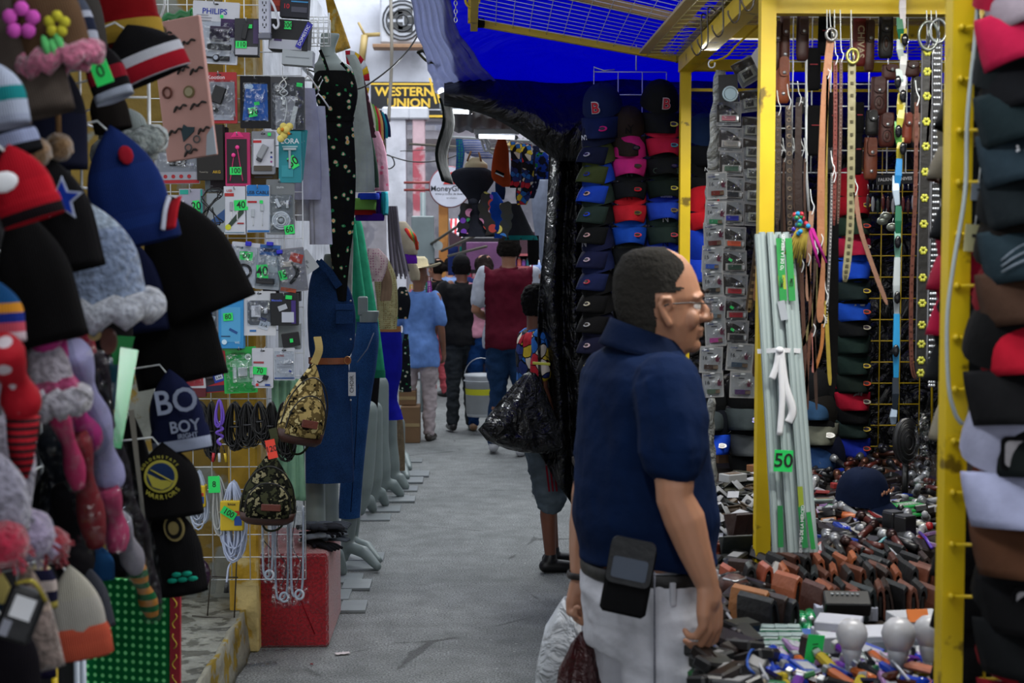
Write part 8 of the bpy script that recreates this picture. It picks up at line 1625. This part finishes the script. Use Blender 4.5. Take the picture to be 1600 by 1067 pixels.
for nm,a,b,r,c in (('white brush with red end lying by the post',(1410,818),(1452,822),.008,'#a8a89c'),('pale blue folding razor handle',(1372,850),(1392,838),.004,'#6aa0a8'),('violet plastic stick by the near post',(1437,832),(1456,856),.005,'#4a2a98'),('blue flat pen behind the calculators',(1400,776),(1425,774),.005,'#1a3aa0'),('long white rod leaning across the battery packs',(1136,958),(1200,1062),.0035,'#9a9ca4'),('white cable end lying right of the bulbs',(1375,1018),(1420,1062),.003,'#a8aab4')):
 A=tp(*a,.80);B=tp(*b,.80);mb=MB();mb.tube([A,A.lerp(B,.5)+V((0,0,.006)),B],r,M(c,'plastic'),8);
 if 'red end' in nm:mb.ball(B,.014,M('#9a1a1c','plastic'),10)
 mb.build('slim_item',None,nm,'stick')
# fan and clear bag
o=thing('desk_fan','small black fan standing at the back right of the table','fan',at(1418,690,5.0));P_(o,'guard',lambda m:([m.tube([(r*cos(a*pi/12)*.7,-.02,r*1.3*sin(a*pi/12)) for a in range(24)],.002,M('#1c1c1e','metal'),5,closed=True) for r in (.02,.035,.05,.065)] and None));P_(o,'housing',lambda m:m.ball((0,.02,0),(.05,.03,.085),M('#0f0f11','plastic'),16));P_(o,'stand',lambda m:m.tube([(0,.02,-.08),(0,.02,ZT_-o.location.z+.01)],.012,M('#0f0f11','plastic'),8))
mb=MB();mb.lathe([(.012,.16),(.03,.10),(.035,0),(.05,-.06),(.04,-.09),(0,-.1)],CLEAR,20,wave=lambda a,t:.15*sin(5*a+5*t));mb.build('clear_bag',None,'empty crinkled clear bag standing at the back right of the goods','bag',loc=at(1442,718,4.8))
mb=MB();mb.sheet(lambda u,v:tuple(tp(1385+60*u,752+18*v,.80+.02*noise.noise(V((u*6,v*6,1))))),12,8,CLEAR,.001);mb.build('clear_wrap',None,'clear plastic wrap lying under the crinkled bag','wrap')
# ---- front: batteries, radio, cartons
def battery(m,X,c='#1a8a4a'):m.tube([(0,-.025,0),(0,.025,0)],.012,M(c,'shiny'),14,X);m.tube([(0,-.026,0),(0,-.029,0)],.009,STEEL,12,X)
for k,(px,py,z) in enumerate(((1240,968,.775),(1253,966,.775),(1266,963,.775),(1246,985,.762),(1262,982,.762))):
 o=thing('battery_pack',['leftmost green battery of the upper trio','middle green battery of the upper trio','right green battery of the upper trio','left green battery of the lower pair','right green battery of the lower pair'][k],'battery',tp(px,py,z),(0,0,-10));P_(o,'cell',lambda m:m.tube([(0,-.03,0),(0,.03,0)],.013,M('#15804a','shiny'),14));P_(o,'terminal',lambda m:m.tube([(0,-.031,0),(0,-.034,0)],.010,STEEL,12))
for k in range(14):
 r_,c_=divmod(k,5);px=1160+20*c_+6*r_;py=982+13*r_
 o=thing('button_cell_pack','%s small green and silver battery blister, %s row of the flat display' % (['leftmost','second','third','fourth','fifth'][c_],['back','middle','front'][r_]),'battery pack',tp(px,py,.79-.004*r_),(8,0,-8));P_(o,'card',lambda m:m.box((0,0,0),(.036,.036,.003),M('#146a4a','paper'),b=0));P_(o,'cells',lambda m:m.box((0,.002,.005),(.03,.018,.006),M('#8a9a9a','metal',metal=.3),b=.002));P_(o,'stripe',lambda m:m.box((0,-.012,.002),(.03,.006,.002),M('#a8b4b4','paper'),b=0))
o=thing('display_tray','blue display tray under the battery blisters','tray',tp(1202,1000,.76));P_(o,'base',lambda m:m.box((0,0,.004),(.22,.10,.02),M('#1a4a98','plastic')));P_(o,'violet_strip',lambda m:m.box((-.09,.055,.022),(.07,.006,.016),M('#7a3a98','paper')))
o=thing('black_radio','small black radio with silver keys on a white box','radio',tp(1322,948,.80),(0,0,-6));P_(o,'case',lambda m:m.box((0,0,.012),(.11,.05,.04),M('#151618','plastic'),TR(rx=30),b=.003));P_(o,'keys',lambda m:[m.box((-.035+.012*i,-.012+.011*j,.034),(.007,.005,.003),M('#8a9094','metal')) for i in range(6) for j in range(2)] and None);P_(o,'red_print',lambda m:m.box((.02,.01,.036),(.02,.006,.003),M('#a02a2a','paper')))
for nm,px,py,z,sz,c,rz in (('white carton under the black radio',1320,966,.755,(.15,.06,.035),'#a0a4b4',-4),('large white carton under the LED bulbs',1370,1015,.755,(.28,.10,.045),'#b4b6c0',3),('white carton with coloured edge at the left of the bulbs',1310,1010,.755,(.10,.09,.065),'#a8aab4',-22),('white carton behind the right bulb',1430,990,.755,(.12,.07,.05),'#a8aab0',8),('pale grey case at the right end below the bulbs',1435,1035,.755,(.12,.06,.03),'#9a9ca0',5)):
 o=thing('white_carton',nm,'carton',tp(px,py,z),(0,0,rz));P_(o,'carton',lambda m:m.box((0,0,sz[2]/2),sz,M(c,'paper'),b=.002));P_(o,'side_print',lambda m:[m.box((-sz[0]*.3+sz[0]*.3*i,-sz[1]/2-.0006,sz[2]*.45),(sz[0]*.22,.001,sz[2]*.5),M(['#7a9a2a','#8a3a7a','#5a8a2a'][i] if 'coloured' in nm else '#8a8e98','paper'),b=0) for i in range(3)] and None)
mb=MB();mb.box((0,0,0),(.05,.03,.006),M('#d0702c','paper'));mb.build('orange_packet',None,'orange and yellow packet standing among the white cartons','packet',loc=tp(1434,962,.82),rot=(60,0,5))
o=thing('green_tag_block','bright green price card stuck on a small dark cube in front','price card',tp(1262,1020,.79),(0,10,20));P_(o,'card',lambda m:(m.box((0,-.022,.015),(.042,.002,.06),GREEN,b=0),m.text('100',.02,INK,(0,-.024,.015),None,rz=80,bold=.01)));P_(o,'block',lambda m:m.box((.004,0,.012),(.034,.04,.05),M('#3a2a20','leather')))
o=thing('key_pad','white keypad with rows of small keys in front of the green card','keypad',tp(1240,1040,.765),(0,0,-15));P_(o,'base',lambda m:m.box((0,0,0),(.11,.05,.012),M('#2a2c30','plastic')));P_(o,'keys',lambda m:[m.box((-.045+.01*i,-.018+.012*j,.008),(.008,.008,.005),M('#a4a8ac','plastic')) for i in range(10) for j in range(4)] and None)
def lightermk(c):
 def f():o=thing('pocket_lighter','','lighter');P_(o,'tank',lambda m:m.box((0,0,.012),(.022,.07,.02),M(c,'gloss'),b=.006));P_(o,'cap',lambda m:m.box((0,.042,.012),(.018,.014,.016),STEEL));return o
 return f
LN=['black','blue','yellow','purple','dark brown','orange']
heap('pocket_lighter',lambda m,i:LN[m]+' glossy lighter in the front edge heap','lighter',60,(1120,1022,1470,1085),[lightermk(c) for c in ('#121318','#1a3aa8','#a8962a','#5a2a88','#3a1c12','#a85a30')],'lighters heaped along the front edge',41)
heap('small_box',lambda m,i:BN[m]+' small box in the front edge heap','box',40,(1105,1000,1470,1085),[bitmk(c) for c in BC],'coloured boxes along the front edge',42)
heap('black_case',lambda m,i:['plain black','black white labelled','dark brown'][m]+' case in the front left corner near the man\'s hand','case',24,(1100,985,1180,1080),[casemk('#121214'),casemk('#16181a','#8a8a8c'),casemk('#1c1412')],'dark cases by the man\'s hand',43,lambda t,n:.015)
heap('black_case',lambda m,i:['plain black','black white labelled','dark brown'][m]+' case between the leaning wallets and purses on the left','case',26,(1110,850,1215,950),[casemk('#121214'),casemk('#16181a','#8a8a8c'),casemk('#1c1412')],'dark cases between purses',44)
mb=MB();mb.tube(spline([tp(1190,1062,.80),tp(1168,1040,.83),tp(1175,1015,.82),tp(1190,1030,.80)]),.003,M('#1a4aa0','plastic'),6);mb.build('cable',None,'blue cord loop by the long white rod','cord')
o=thing('orange_pouch','salmon orange leather tip beside the near post','pouch',tp(1446,1045,.80),(0,0,40));P_(o,'tip',lambda m:m.box((0,0,0),(.035,.09,.012),M('#b06a50','leather'),b=.005));P_(o,'edge',lambda m:m.box((0,-.046,0),(.03,.004,.014),M('#8a4a34','leather')))
o=thing('black_coil','coiled black cable lying above the radio','cable',tp(1318,925,.80));P_(o,'coil',lambda m:tangle(m,5,.10,.05,'#101012',.0045,3,y=0,loops=2));P_(o,'plug',lambda m:m.box((.03,-.02,-.03),(.03,.015,.015),M('#101012','plastic')))
# keep single-piece hanging things readable
for o_ in list(bpy.data.objects):
 if o_.get('group') == '':del o_['group']
